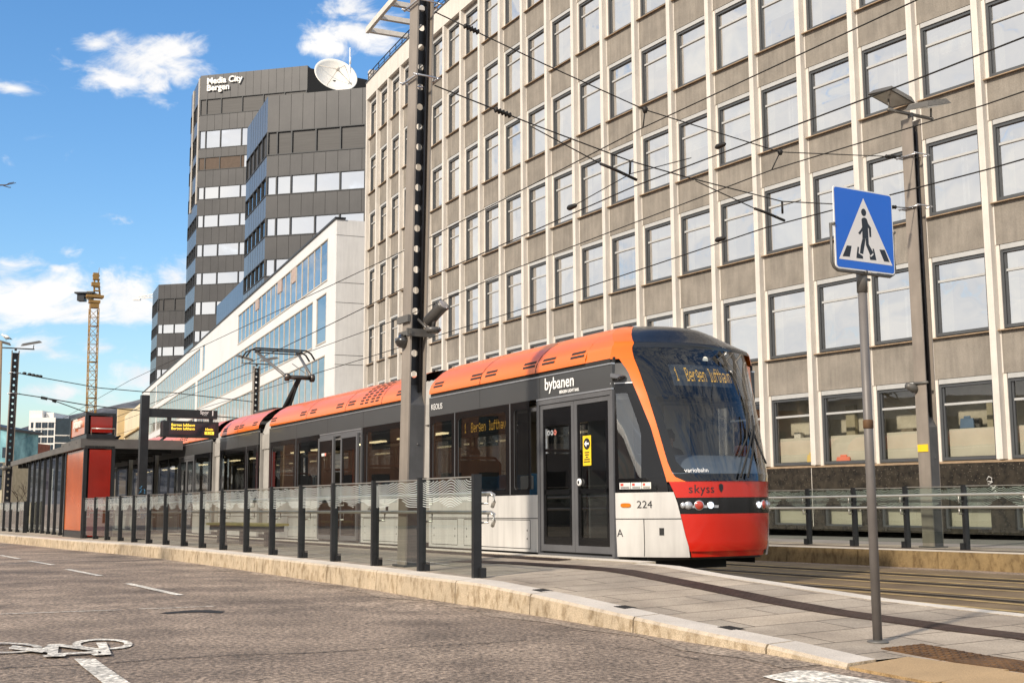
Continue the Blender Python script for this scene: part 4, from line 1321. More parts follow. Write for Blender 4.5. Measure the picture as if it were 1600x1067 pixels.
m_wscreen = glass('tram_windscreen', (0.47, 0.51, 0.55), 0.05, 0.008, 0.0)
m_seam = M('panel_seam', (0.02, 0.02, 0.02), 0.8, var=0)
m_warm = lamp_mat('warm_strip_light', (1.0, 0.78, 0.42), 3.0)
m_led = lamp_mat('amber_led', (1.0, 0.52, 0.06), 1.5)
m_int = M('tram_interior_grey', (0.34, 0.33, 0.32), 0.6, var=0.1)
m_intd = M('tram_interior_dark', (0.05, 0.048, 0.045), 0.7, var=0.2)
m_seat = M('blue_seat', (0.02, 0.10, 0.22), 0.8, var=0.3, scale=8)
m_wood = M('brown_partition', (0.14, 0.045, 0.025), 0.5, var=0.2)
m_grab = M('red_grab_rail', (0.30, 0.03, 0.015), 0.4)
m_label = M('white_lettering', (0.85, 0.84, 0.82), 0.5, var=0)
m_labelb = M('black_lettering', (0.015, 0.015, 0.018), 0.5, var=0)
WID = 2.65
Z_SK, Z_SEAM, Z_WH, Z_BT, Z_CT, Z_GU = .36, .885, 1.25, 2.75, 3.085, 3.17

tram = thing('tram', T(0, 1.3, 0.05), 'low-floor articulated tram with orange roof and red nose halted at the platform', 'tram')


def patch(name, q0, q1, z0, z1, mat, off=0.0, nq=10, nz=8, parent=None, solid=0.0):
    mb = MB()
    f0 = q0 if callable(q0) else (lambda z: q0); f1 = q1 if callable(q1) else (lambda z: q1)
    mb.grid(lambda u, v: NS(f0(z0 + (z1 - z0) * v) + (f1(z0 + (z1 - z0) * v) - f0(z0 + (z1 - z0) * v)) * u, z0 + (z1 - z0) * v, off), nq, nz)
    return mb.build(name, mat, parent or tram, solid=solid)


def nose_text(name, body, mat, q0, z0, size, space=1.0, off=.005, kq=.653):
    o = text(name, body, mat, tram, (0, 0, 0), (1, 0, 0), (0, 0, 1), size, ext=0.0, space=space)
    org = WORLD[tram.as_pointer()]; o.matrix_local = Matrix.Identity(4)
    for v in o.data.vertices: v.co = NS(q0 + v.co.x * kq, z0 + v.co.y, off) - org
    WORLD[o.as_pointer()] = org
    return o


def fairing(z_list, fs, s0, s1, mb):
    """roof side panel: profile from the gutter up and inwards"""
    prof = PROF
    n = len(prof)
    mb.grid(lambda u, v: fs(s0 + (s1 - s0) * u, prof[min(n - 1, round(v * (n - 1)))][0], prof[min(n - 1, round(v * (n - 1)))][1]), 2, n - 1)
    mb.s = False


def fair_pt(fs, s, t, off=.004):
    prof = PROF
    k = min(len(prof) - 2, int(t * (len(prof) - 1))); f = t * (len(prof) - 1) - k
    l = prof[k][0] + (prof[k + 1][0] - prof[k][0]) * f; z = prof[k][1] + (prof[k + 1][1] - prof[k][1]) * f
    return fs(s, l - off, z + off)


def seam_rect(mb, fs, a, b, z0, z1, w=.012):
    for x0, x1, y0, y1 in ((a, b, z0 - w / 2, z0 + w / 2), (a, b, z1 - w / 2, z1 + w / 2), (a - w / 2, a + w / 2, z0 + w / 2, z1 - w / 2), (b - w / 2, b + w / 2, z0 + w / 2, z1 - w / 2)):
        mb.quad(fs(x0, -.002, y0), fs(x1, -.002, y0), fs(x1, -.002, y1), fs(x0, -.002, y1))


def rrect(a, b, z0, z1, r=.07, n=4):
    pts = []
    for cx, cz, t0 in ((b - r, z1 - r, 0), (a + r, z1 - r, 90), (a + r, z0 + r, 180), (b - r, z0 + r, 270)):
        for i in range(n + 1):
            t = R(t0 + 90 * i / n); pts.append((cx + r * math.cos(t), cz + r * math.sin(t)))
    return pts


def frame_ring(mb, fs, outer, inner, l):
    """flat ring between an outer rectangle and an inner rounded outline, both as (s, z)"""
    (a, b, z0, z1) = outer
    n = len(inner)
    def proj_out(p):
        cx, cz = (a + b) / 2, (z0 + z1) / 2; dx, dz = p[0] - cx, p[1] - cz
        k = min((b - a) / 2 / max(1e-6, abs(dx)), (z1 - z0) / 2 / max(1e-6, abs(dz)))
        return (cx + dx * k, cz + dz * k)
    out = [proj_out(p) for p in inner]
    # corners of the outer rectangle are inserted where the ring passes them
    for i in range(n):
        j = (i + 1) % n
        o0, o1 = out[i], out[j]
        mb.quad(fs(*[o0[0]], l, o0[1]), fs(o1[0], l, o1[1]), fs(inner[j][0], l, inner[j][1]), fs(inner[i][0], l, inner[i][1]))
        if abs(o0[0] - o1[0]) > 1e-4 and abs(o0[1] - o1[1]) > 1e-4:
            c = (o0[0], o1[1]) if (abs(o0[0] - a) < 1e-4 or abs(o0[0] - b) < 1e-4) else (o1[0], o0[1])
            mb.poly([fs(o0[0], l, o0[1]), fs(c[0], l, c[1]), fs(o1[0], l, o1[1])])


def side(fs, s0, s1, feats, near=True, hatches=(), fair0=None):
    """one side of a car: feats = ('win'|'door', a, b, glass0, glass1)"""
    feats = sorted(feats, key=lambda f: f[1])
    doors = [f for f in feats if f[0].startswith('door')]
    # white lower panels
    lp = MB(); prev = s0
    for d in doors + [('end', s1, s1)]:
        if d[1] > prev + .01:
            lp.m = 0; lp.fbox(fs, prev, d[1], 0, .06, Z_SK, Z_WH)
            lp.m = 1
            lp.quad(fs(prev, -.002, Z_SEAM - .006), fs(d[1], -.002, Z_SEAM - .006), fs(d[1], -.002, Z_SEAM + .006), fs(prev, -.002, Z_SEAM + .006))
            lp.quad(fs(prev, .10, .20), fs(d[1], .10, .20), fs(d[1], .10, Z_SK), fs(prev, .10, Z_SK))
        prev = max(prev, d[2])
    if near:
        lp.m = 1
        for a, b in hatches: seam_rect(lp, fs, a, b, .41, .86); [lp.quad(fs(x - .012, -.003, z), fs(x + .012, -.003, z), fs(x + .012, -.003, z + .03), fs(x - .012, -.003, z + .03)) for x in (a + .1, b - .1) for z in (.55, .68)]
    lp.build('side_panel', [m_twhite, m_seam], tram)
    # black window band
    wb = MB(); prev = s0
    for f in feats + [('end', s1, s1)]:
        if f[1] > prev + .005: wb.fbox(fs, prev, f[1], .003, .05, Z_WH + .002, Z_BT)
        prev = max(prev, f[2])
    if wb.f: wb.build('window_band', m_tblack, tram)
    # cantrail with its pale gutter line
    ct = MB(); ct.m = 0; ct.fbox(fs, s0, s1, .0, .05, Z_BT + .001, Z_CT); ct.m = 1; ct.fbox(fs, s0, s1, -.012, .05, Z_CT + .001, Z_CT + .022)
    ct.m = 2; ct.fbox(fs, s0, s1, .03, .06, Z_CT + .023, Z_GU + .02)
    if near:
        ct.m = 2
        n = max(1, round((s1 - s0) / 1.9))
        for i in range(1, n): x = s0 + (s1 - s0) * i / n; ct.quad(fs(x - .006, -.002, Z_BT + .01), fs(x + .006, -.002, Z_BT + .01), fs(x + .006, -.002, Z_CT), fs(x - .006, -.002, Z_CT))
    ct.build('cantrail', [m_tgrey, m_alu, m_seam], tram)
    fb = MB(); fairing(None, fs, fair0 or s0, s1, fb); fb.build('roof_fairing', m_torange, tram, solid=0.0)
    for f in feats:
        if f[0] == 'win':
            _, a, b, g0, g1 = f[:5]; z0, z1 = (f[5], f[6]) if len(f) > 5 else (Z_WH + .09, Z_BT - .12)
            inner = rrect(g0, g1, z0, z1)
            m = MB(); frame_ring(m, fs, (a, b, Z_WH + .002, Z_BT), inner, .003)
            m.m = 1; n = len(inner)
            for i in range(n):
                p, q = inner[i], inner[(i + 1) % n]; m.quad(fs(p[0], .003, p[1]), fs(q[0], .003, q[1]), fs(q[0], .06, q[1]), fs(p[0], .06, p[1]))
            for x in (a, b): m.quad(fs(x - .008, .001, Z_WH + .01), fs(x + .008, .001, Z_WH + .01), fs(x + .008, .001, Z_BT), fs(x - .008, .001, Z_BT))
            o = m.build('window', [m_tblack, m_rubber], tram)
            g = MB(); g.poly([fs(p[0], .012, p[1]) for p in inner]); g.build('pane', m_tglass, o)
        elif f[0] == 'door':
            _, a, b = f[:3]; gap = f[3] if len(f) > 3 else 0.0
            z0, z1 = .36, Z_BT - .03
            fr = MB(); fr.m = 0
            fr.fbox(fs, a, a + .06, -.006, .07, z0, z1); fr.fbox(fs, b - .06, b, -.006, .07, z0, z1); fr.fbox(fs, a + .061, b - .061, -.006, .07, z1 - .07, z1)
            fr.fbox(fs, a, b, -.012, .07, z0 - .10, z0 - .001)
            fr.m = 1; fr.fbox(fs, a - .004, b + .004, -.016, .02, z1 + .002, z1 + .026); fr.fbox(fs, a + .03, b - .03, -.02, -.013, z0 - .035, z0 - .018)
            fr.build('door_frame', [m_rubber, m_alu], tram)
            mid = (a + b) / 2; out = -.075 if gap else 0.012
            for x0, x1 in ((a + .065, mid - gap / 2 - .004), (mid + gap / 2 + .004, b - .065)):
                if gap: x0, x1 = (x0 - .0, x1) if x0 < mid else (x0, x1)
                fd = lambda s, l, z: fs(s, l + out, z)
                lf = MB(); lf.m = 0
                w, zb, zt = .075, z0 + .03, z1 - .075
                lf.fbox(fd, x0, x0 + w, 0, .05, zb, zt); lf.fbox(fd, x1 - w, x1, 0, .05, zb, zt)
                lf.fbox(fd, x0 + w + .001, x1 - w - .001, 0, .05, zb, zb + .10); lf.fbox(fd, x0 + w + .001, x1 - w - .001, 0, .05, zt - .07, zt)
                lf.m = 1
                inner = rrect(x0 + w + .085, x1 - w - .075, zb + .22, zt - .34, .02, 1)
                frame_ring(lf, fd, (x0 + w, x1 - w, zb + .10, zt - .07), inner, .012)
                lf.fbox(fd, x0 + w + .01, x1 - w - .01, .012, .03, zb + .86, zb + .93)
                o = lf.build('door_leaf', [m_rubber, m_tblack], tram)
                g = MB(); g.poly([fd(p[0], .02, p[1]) for p in inner]); g.build('pane', m_tglass, o)
    return doors


def tram_car(s0, s1, near_feats, far_feats=None, hatches=(), vents=(), grille=None, seams=(), fair0=None):
    fn = T; ff = lambda s, l, z: T(s, WID - l, z)
    side(fn, s0, s1, near_feats, True, hatches, fair0)
    L = s1 - s0; n = max(1, round(L / 2.0))
    far = far_feats or [('win', s0 + L * i / n + .06, s0 + L * (i + 1) / n - .06, s0 + L * i / n + .14, s0 + L * (i + 1) / n - .14) for i in range(n)]
    side(ff, s0, s1, far, False, (), fair0)
    rf = MB(); rf.fbox(T, (fair0 or s0) + .02, s1 - .02, .84, WID - .84, 3.60, 3.788); rf.fbox(T, s0 + .05, s1 - .05, .10, WID - .10, 3.10, 3.16)
    rf.build('roof', m_tgrey, tram)
    fl = MB(); fl.fbox(T, s0, s1, .065, WID - .065, .30, .40); fl.build('floor', m_intd, tram)
    ce = MB(); ce.fbox(T, s0, s1, .30, WID - .30, 2.70, 2.745); ce.fbox(T, s0, s1, .066, .298, 2.58, 2.64); ce.fbox(T, s0, s1, WID - .298, WID - .066, 2.58, 2.64); ce.build('ceiling', m_int, tram)
    k = s0 + .5
    while k < s1 - .6:
        for l in (.55, WID - .75):
            li = MB(); li.fbox(T, k, k + .75, l, l + .16, 2.665, 2.698); li.build('strip_light', m_warm, tram)
        k += 1.7
    if grille or vents:
        vm = MB()
        for s in vents:
            for t, dt in ((.20, .018), (.28, .018)):
                a, b, c, d = fair_pt(fn, s - .19, t), fair_pt(fn, s + .19, t), fair_pt(fn, s + .19, t + .045), fair_pt(fn, s - .19, t + .045)
                vm.quad(a, b, c, d)
        if grille:
            for i in range(4):
                for j in range(9):
                    s = grille + i * .26 + (.05 if i > 1 else 0); t = .16 + j * .082
                    vm.quad(fair_pt(fn, s - .085, t), fair_pt(fn, s + .085, t), fair_pt(fn, s + .085, t + .042), fair_pt(fn, s - .085, t + .042))
        o = vm.build('roof_vents', m_seam, tram, kind='stuff')
    if seams:
        for s in seams:
            sm = MB()
            for j in range(12):
                t0, t1 = j / 12, (j + 1) / 12
                sm.quad(fair_pt(fn, s - .01, t0, .003), fair_pt(fn, s + .01, t0, .003), fair_pt(fn, s + .01, t1, .003), fair_pt(fn, s - .01, t1, .003))
            sm.build('fairing_seam', m_seam, tram)


def bellows(s0, s1):
    prof = [(.10, .42), (.10, 3.02), (.20, 3.30), (.48, 3.55), (WID - .48, 3.55), (WID - .20, 3.30), (WID - .10, 3.02), (WID - .10, .42)]
    mb = MB(); n = 12
    rings = []
    for i in range(n + 1):
        s = s0 + (s1 - s0) * i / n; k = .045 if i % 2 else 0.0
        rings.append([T(s, WID / 2 + (l - WID / 2) * (1 - k / 1.2), z - (k if z > 1 else 0)) for l, z in prof])
    m = len(prof)
    for a, b in zip(rings[:-1], rings[1:]):
        for j in range(m - 1): mb.quad(a[j], a[j + 1], b[j + 1], b[j])
    mb.build('bellows', m_bellow, tram)
    b2 = MB()
    for s in (s0 + .02, s1 - .06):
        b2.fbox(T, s, s + .04, .04, .12, .42, 3.05)
    b2.fbox(T, s0, s1, .085, .099, 2.62, 3.0)
    b2.build('bellows_frame', m_bellow, tram)


def seats(s_list, l0=.28):
    for s in s_list:
        m = MB()
        m.hexa([T(s, l0, .82), T(s, l0 + .84, .82), T(s + .44, l0 + .84, .82), T(s + .44, l0, .82)], [T(s, l0, .92), T(s, l0 + .84, .92), T(s + .44, l0 + .84, .90), T(s + .44, l0, .90)])
        m.hexa([T(s + .40, l0, .92), T(s + .40, l0 + .84, .92), T(s + .50, l0 + .84, .92), T(s + .50, l0, .92)], [T(s + .50, l0 + .03, 1.62), T(s + .50, l0 + .81, 1.62), T(s + .57, l0 + .81, 1.60), T(s + .57, l0 + .03, 1.60)])
        m.fbox(T, s + .1, s + .3, l0 + .3, l0 + .5, .40, .819)
        m.build('seat', m_seat, tram, bevel=.03)


def grab(s, l):
    m = MB(); m.tube([T(s, l, .4), T(s, l, 2.69)], .018, 6); m.build('grab_pole', m_grab, tram)


# ---- cars
tram_car(.55, 6.63, [('door', .55, 2.66), ('win', 2.68, 3.54, 2.96, 3.42), ('win', 3.56, 5.56, 3.70, 5.44), ('win', 5.58, 6.61, 5.70, 6.48)],
         hatches=((2.9, 5.2), (5.45, 6.5)), fair0=1.25, vents=(1.5, 2.35, 2.95, 4.25, 4.8, 6.3), seams=(2.70, 4.60))
tram_car(7.75, 16.15, [('win', 7.85, 9.90, 7.98, 9.66), ('door', 9.93, 12.42, .42), ('win', 12.45, 14.08, 12.6, 13.95), ('win', 14.12, 16.05, 14.25, 15.9)],
         hatches=((8.0, 9.8), (12.6, 14.6)), vents=(8.0, 10.6, 11.3, 13.0, 13.7, 15.9), grille=9.15, seams=(8.9, 10.9, 13.4))
bellows(6.65, 7.73)
bellows(16.17, 17.05)
tram_car(17.07, 20.7, [('win', 17.15, 18.1, 17.25, 18.0), ('win', 18.15, 20.6, 18.3, 20.45)], vents=(17.5, 18.7, 19.2, 20.3), seams=(18.95,))
bellows(20.72, 21.6)
tram_car(21.62, 28.25, [('win', 21.7, 23.5, 21.9, 23.35), ('door', 23.55, 25.4), ('win', 25.45, 26.8, 25.6, 26.7), ('win', 26.85, 28.2, 26.95, 28.0)], vents=(22.0, 26.8, 27.9), grille=24.6, seams=(23.4, 26.2))
bellows(28.27, 29.0)
tram_car(29.02, 32.4, [('win', 29.1, 30.7, 29.2, 30.55), ('win', 30.75, 32.3, 30.9, 32.2)], vents=(29.4, 30.5, 31.0, 32.1), seams=(30.75,))
bellows(32.42, 33.3)
tram_car(33.32, 40.6, [('win', 33.4, 35.2, 33.55, 35.05), ('door', 35.3, 37.1), ('win', 37.2, 38.8, 37.3, 38.7), ('win', 38.85, 40.5, 39.0, 40.4)], vents=(33.8, 35.0, 36, 38.4))
seats((3.0, 4.0, 4.9, 5.8, 8.2, 9.0, 12.6, 13.4, 14.3, 15.2))
seats((3.6, 4.5, 5.4, 8.6, 13.0, 14.0), WID - 1.12)
for s, l in ((3.0, .9), (4.3, 1.75), (9.4, .8), (12.9, .9), (10.6, 1.6), (11.9, .6)): grab(s, l)
# partitions with brown edges beside the doors
for s in (2.72, 5.62, 9.86, 12.5, 15.6, 18.2):
    m = MB(); m.m = 0; m.fbox(T, s, s + .03, .12, .95, .42, 1.9); m.m = 1; m.tube([T(s + .015, .96, .45), T(s + .015, .96, 1.85), T(s + .015, .86, 1.95), T(s + .015, .14, 1.95)], .028, 6)
    m.build('partition', [m_intd, m_wood], tram)
m = MB(); m.fbox(T, 3.05, 3.33, .06, .16, 1.34, 1.56); m.build('ticket_validator', M('validator_grey', (.4, .4, .41), .4), tram, bevel=.02)
# wheels and dark underframe
uf = MB()
for a, b in ((.3, 6.6), (7.8, 16.1), (17.1, 20.6), (21.7, 28.2), (29.1, 32.3), (33.4, 40.5)): uf.fbox(T, max(a, 1.1), b, .2, WID - .2, .12, .299)
uf.build('underframe', m_seam, tram)
for s in (2.2, 4.0, 18.0, 19.8, 30.0, 31.6):
    for l in (.61, WID - .61):
        w = MB(); w.lathe(T(s, l - .06, .33), IN, [(0, .30), (.03, .31), (.12, .31)], 20); w.build('wheel', m_rail, tram)

# ---- cab and nose
for sgn in (1, -1):
    g = (lambda f: (lambda z: sgn * f(z)) if callable(f) else sgn * f)
    patch('cab_side_panel', g(-1.0), g(qb), .36, Z_WH, m_twhite, nq=12, nz=6)
    patch('cab_window_surround', g(-1.0), g(-.965), 1.451, 2.66, m_tblack, nq=1, nz=8)
    qr = lambda z: tab(z, [(1.45, -.845), (2.1, -.82), (2.66, -.885)])
    patch('cab_window_surround', g(qr), g(qo), 1.451, 2.66, m_tblack, nq=4, nz=10)
    patch('cab_window_surround', g(-1.0), g(qo), Z_WH + .002, 1.45, m_tblack, nq=10, nz=3)
    patch('cab_window_surround', g(-1.0), g(qo), 2.661, 2.80, m_tblack, nq=8, nz=3)
    gp = patch('cab_window', g(-.965), g(qr), 1.451, 2.66, glass('cab_glass', (.62, .64, .64), .16, .01), nq=4, nz=8)
    patch('cab_cantrail', g(-1.0), g(qo), 2.815, 3.10, m_tgrey, nq=8, nz=4)
    patch('cab_drip_rail', g(-1.0), g(qo), 2.801, 2.814, m_alu, off=.008, nq=8, nz=1)
    patch('windscreen_pillar', g(qo), g(qi), 1.39, 3.16, m_torange, nq=5, nz=26)
    patch('cab_roof_fairing', g(-1.0), g(qi if sgn > 0 else (lambda z: -.982)), 3.161, 3.79, m_torange, nq=8, nz=20)
    rl_ = MB(); lz = lambda v: 3.17 + .62 * v
    rl_.grid(lambda u, v: N0(-1.0 * sgn, lz(v)).lerp(T(1.25, WID / 2 - sgn * WID / 2 * tab(lz(v), KT), lz(v)), u), 3, 18); rl_.build('cab_roof_fairing', m_torange, tram)
    ex_ = MB(); ex_.fbox(T, .6, 1.25, WID / 2 - sgn * (WID / 2), WID / 2 - sgn * (WID / 2 - .05), 3.088, 3.165); ex_.build('cab_gutter', m_seam, tram)
    # red flank between the white panel and the front
patch('front_panel', lambda z: qb(z) + .002, lambda z: -qb(z) - .002, 1.172, 1.392, m_tred, nq=30, nz=4)
patch('lamp_band', lambda z: qb(z) + .003, lambda z: -qb(z) - .003, .952, 1.168, m_tblack, off=-.004, nq=30, nz=3)
patch('bumper_panel', lambda z: qb(z) + .002, lambda z: -qb(z) - .002, .44, .948, m_tred, nq=30, nz=8)
patch('bumper_lip', lambda z: qb(z) + .01, lambda z: -qb(z) - .01, .35, .437, m_tred, off=-.03, nq=30, nz=2)
patch('roof_hood', lambda z: qi(z) + .003, lambda z: .985, 3.335, 3.79, M('hood_black', (.010, .012, .016), .24, var=.1, coat=.25), nq=26, nz=14)
hc = MB(); hc.poly([N0(q / 20, 3.79) for q in range(-20, 21)] + [T(2.2, WID * .66, 3.79), T(2.2, WID * .34, 3.79)]); hc.build('cab_roof', m_tgrey, tram)
ws = patch('windscreen', lambda z: qi(z) + .004, lambda z: -qi(z) - .004, 1.394, 3.333, m_wscreen, off=.012, nq=30, nz=26)
patch('windscreen_border', lambda z: qi(z) + .004, lambda z: -qi(z) - .004, 1.394, 1.49, m_border, off=-.012, nq=24, nz=3)
for sgn in (1, -1):
    patch('windscreen_border', (lambda z: sgn * (qi(z) + .004)), (lambda z: sgn * (qi(z) + .065 + .10 * max(0, (1.62 - z) / .13))), 1.49, 2.60, m_border, off=-.012, nq=3, nz=12)
patch('windscreen_border', lambda z: qi(z) + .004, lambda z: -qi(z) - .004, 2.60, 2.76, m_border, off=-.012, nq=24, nz=3)
patch('windscreen_border', lambda z: qi(z) + .004, lambda z: -.47, 2.76, 3.09, m_border, off=-.012, nq=6, nz=6)
patch('windscreen_border', .31, lambda z: -qi(z) - .004, 2.76, 3.09, m_border, off=-.012, nq=8, nz=6)
patch('windscreen_border', lambda z: qi(z) + .004, lambda z: -qi(z) - .004, 3.09, 3.333, m_border, off=-.012, nq=24, nz=5)
dp = patch('destination_display', -.47, .31, 2.76, 3.09, M('display_grey', (.10, .11, .12), .5), off=-.02, nq=16, nz=3)
lm = MB(); led(lm, '1  Bergen lufthavn', lambda u, v: NS(-.425 + u, 3.035 + v, -.012), .0072, .030); lm.build('display_text', m_led, dp)
lm = MB(); lm.disc(NS(.03, 3.17, -.004), B.cross(UP), UP, .05, 16); lm.build('marker_lamp', lamp_mat('marker_white', (1, .9, .7), .9), tram)
# dashboard, cab back wall, driver's seat
db = MB()
db.grid(lambda u, v: (N0(-.72 + 1.44 * u, 1.50) * (1 - v) + T(.35 + .15 * v, 1.325 + (-.95 + 1.9 * u), 1.50) * v) + UP * (.30 * math.sin(v * 1.5)), 16, 6)
db.build('dashboard', M('dash_grey', (.30, .34, .38), .6, var=.1), tram)
bw = MB(); bw.m = 0; bw.fbox(T, 1.32, 1.36, .1, WID - .1, .4, 2.7)
bw.m = 1; bw.fbox(T, 1.28, 1.318, 1.45, 1.95, .9, 2.6); bw.m = 2; bw.fbox(T, 1.29, 1.318, 1.98, 2.2, .8, 2.62)
bw.fbox(T, 1.29, 1.318, .9, 1.35, 1.0, 2.6)
bw.build('cab_rear_wall', [M('cab_wall', (.42, .42, .40), .7, var=.08), M('cab_door_pale', (.62, .58, .50), .6), M('cab_blue', (.08, .12, .18), .5)], tram)
cf = MB(); cf.fbox(T, .2, 1.3, .3, WID - .3, .3, .42); cf.fbox(T, .9, 1.34, .12, WID - .12, 2.66, 2.70); cf.build('cab_floor', m_intd, tram)
st = MB(); st.fbox(T, .55, 1.0, .95, 1.45, 1.05, 1.16); st.hexa([T(.98, .97, 1.16), T(.98, 1.43, 1.16), T(1.1, 1.43, 1.16), T(1.1, .97, 1.16)], [T(1.1, 1.0, 1.95), T(1.1, 1.4, 1.95), T(1.18, 1.4, 1.95), T(1.18, 1.0, 1.95)]); st.fbox(T, .7, .85, 1.1, 1.3, .42, 1.049)
st.build('driver_seat', m_intd, tram, bevel=.03)
# lamps in the dark band
def lampdisc(q, z, r, mat, name):
    p = NS(q, z, .0); n = (NS(q, z, .1) - p).normalized()
    m = MB(); m.m = 1; m.lathe(p - n * .02, n, [(0, r * 1.12), (.03, r * 1.12), (.034, r)], 18); m.m = 0; m.lathe(p + n * .0125, n, [(0, r * .98), (.012, r * .8), (.018, r * .3)], 18)
    m.build(name, [mat, m_alu], tram)
m_lens = M('lamp_lens', (.55, .57, .60), .1, .5, var=.2, scale=20); m_lit = lamp_mat('headlight_lit', (.75, .88, 1.0), 1.5)
m_redl = M('tail_lens', (.42, .05, .03), .15, var=.15, scale=20, coat=.5)
for q, r, mt, nm in ((-.575, .038, m_lens, 'side_marker'), (-.535, .050, m_lens, 'headlight'), (-.445, .062, m_redl, 'tail_light'), (-.335, .046, m_lit, 'headlight'),
                     (.30, .046, m_lit, 'headlight'), (.40, .062, m_redl, 'tail_light'), (.50, .058, m_lens, 'headlight'), (.57, .038, m_lens, 'side_marker')):
    lampdisc(q, 1.065, r, mt, nm)
bz = MB()
for a, b in ((-.52, -.47), (-.42, -.37), (-.30, -.25)): bz.quad(NS(a, 1.03, .003), NS(b, 1.03, .003), NS(b + .005, 1.065, .003), NS(a, 1.065, .003))
bz.build('lamp_bezel', m_alu, tram)
# orange side lamp, number, stickers, hatch lines on the white cab side
sl_ = MB(); pts = rrect(-.957, -.905, 1.045, 1.105, .018, 3); sl_.poly([NS(q, z, .012) for q, z in pts]); sl_.build('turn_signal', M('amber_lens', (.55, .17, .01), .25, coat=.5), tram)
nx = (NS(-.80, 1.1) - NS(-.86, 1.1)).normalized()
nose_text('fleet_number', '224', m_labelb, -.875, 1.035, .145, 1.0, .005, .42)
nose_text('lettering', 'A', m_labelb, -.980, .64, .15, 1.0, .005, .30)
sm = MB()
for z in (.885,): sm.grid(lambda u, v: NS(-1 + (qb(z) + 1) * u, z - .006 + .012 * v, .003), 14, 1)
sm.grid(lambda u, v: NS(-.838 + .004 * v, .37 + .515 * u, .003), 6, 1)
sm.quad(NS(-.745, .66, .004), NS(-.715, .66, .004), NS(-.715, .76, .004), NS(-.745, .76, .004))
sm.build('hatch_seam', m_seam, tram)
for q0, q1, col in ((-.962, -.905, (.62, .60, .58)), (-.902, -.845, (.70, .70, .68)), (-.842, -.79, (.74, .70, .64))):
    k = MB(); k.m = 0; k.quad(NS(q0, 1.30, .004), NS(q1, 1.30, .004), NS(q1, 1.39, .004), NS(q0, 1.39, .004)); k.m = 1
    w = q1 - q0; k.quad(NS(q0 + w * .1, 1.345, .006), NS(q0 + w * .35, 1.345, .006), NS(q0 + w * .35, 1.378, .006), NS(q0 + w * .1, 1.378, .006)); k.m = 2
    for j in range(3): k.quad(NS(q0 + w * .1, 1.307 + j * .011, .006), NS(q1 - w * .1, 1.307 + j * .011, .006), NS(q1 - w * .1, 1.312 + j * .011, .006), NS(q0 + w * .1, 1.312 + j * .011, .006))
    k.build('sticker', [M('sticker_' + str(int(col[0] * 100)), col, .5, var=0), M('sticker_red', (.6, .06, .04), .5, var=0), m_labelb], tram)
# lettering on the red front
fx = (NS(-.36, 1.25) - NS(-.53, 1.25)).normalized(); fo = NS(-.535, 1.235, .012)
nose_text('lettering', 'skyss', m_labelb, -.535, 1.235, .165, 1.1)
sh = MB(); so = fo + fx * .44
sh.poly([NS(-.535 + (.455 + x) * .653, 1.235 + z, .006) for x, z in ((.0, .11), (.0, .05), (.035, .0), (.07, .05), (.07, .11), (.035, .125))]); sh.build('emblem', m_labelb, tram)
nose_text('lettering', 'variobahn', m_label, -.55, 1.515, .085, 1.0, .016)
# wipers
for pts in ([(.02, 1.43), (.20, 1.80), (.33, 2.10), (.36, 2.30)], [(.12, 1.43), (.26, 1.78), (.36, 2.16)], [(.36, 2.12), (.40, 1.80), (.43, 1.62)], [(.06, 1.72), (.22, 1.98), (.31, 2.34)]):
    m = MB(); m.tube([NS(q, z, .055 + .02 * i) for i, (q, z) in enumerate(pts)], .016, 6); m.build('wiper', m_seam, tram)
# camera pod under the roof at the cab side
cp = MB(); cp.hexa([NS(-.985, 2.86, .01), NS(-.93, 2.84, .01), NS(-.865, 2.90, .01), NS(-.985, 2.96, .01)], [NS(-.985, 2.87, .15), NS(-.93, 2.85, .17), NS(-.90, 2.90, .12), NS(-.985, 2.95, .13)])
cp.build('mirror_camera', M('pod_grey', (.10, .10, .105), .2, var=.1, coat=.6), tram, bevel=.02)
# lettering on the side
text('lettering', 'bybanen', m_label, tram, T(2.42, -.008, 2.875), -B, UP, .26, ext=.001, bold=.004)
text('lettering', 'BERGEN LIGHT RAIL', m_label, tram, T(1.98, -.008, 2.785), -B, UP, .062, ext=.001, bold=.002)
text('lettering', 'KEOLIS', m_label, tram, T(6.53, -.008, 2.87), -B, UP, .15, ext=.001)
text('lettering', 'skyss', m_labelb, tram, T(9.55, -.008, .96), -B, UP, .24, ext=.001)
m = MB(); m.quad(T(8.62, -.008, .97), T(8.50, -.008, .97), T(8.50, -.008, 1.10), T(8.62, -.008, 1.10)); m.build('emblem', m_labelb, tram)
# side display behind the big window
sdp = MB(); sdp.fbox(T, 3.72, 5.42, .05, .12, 2.30, 2.60); so = sdp.build('side_display', M('display_black', (.015, .02, .025), .4), tram)
lm = MB(); led(lm, '1  Bergen lufthavn', lambda u, v: T(5.28 - u, .046, 2.53 + v), .0155, .024); lm.build('display_text', m_led, so)
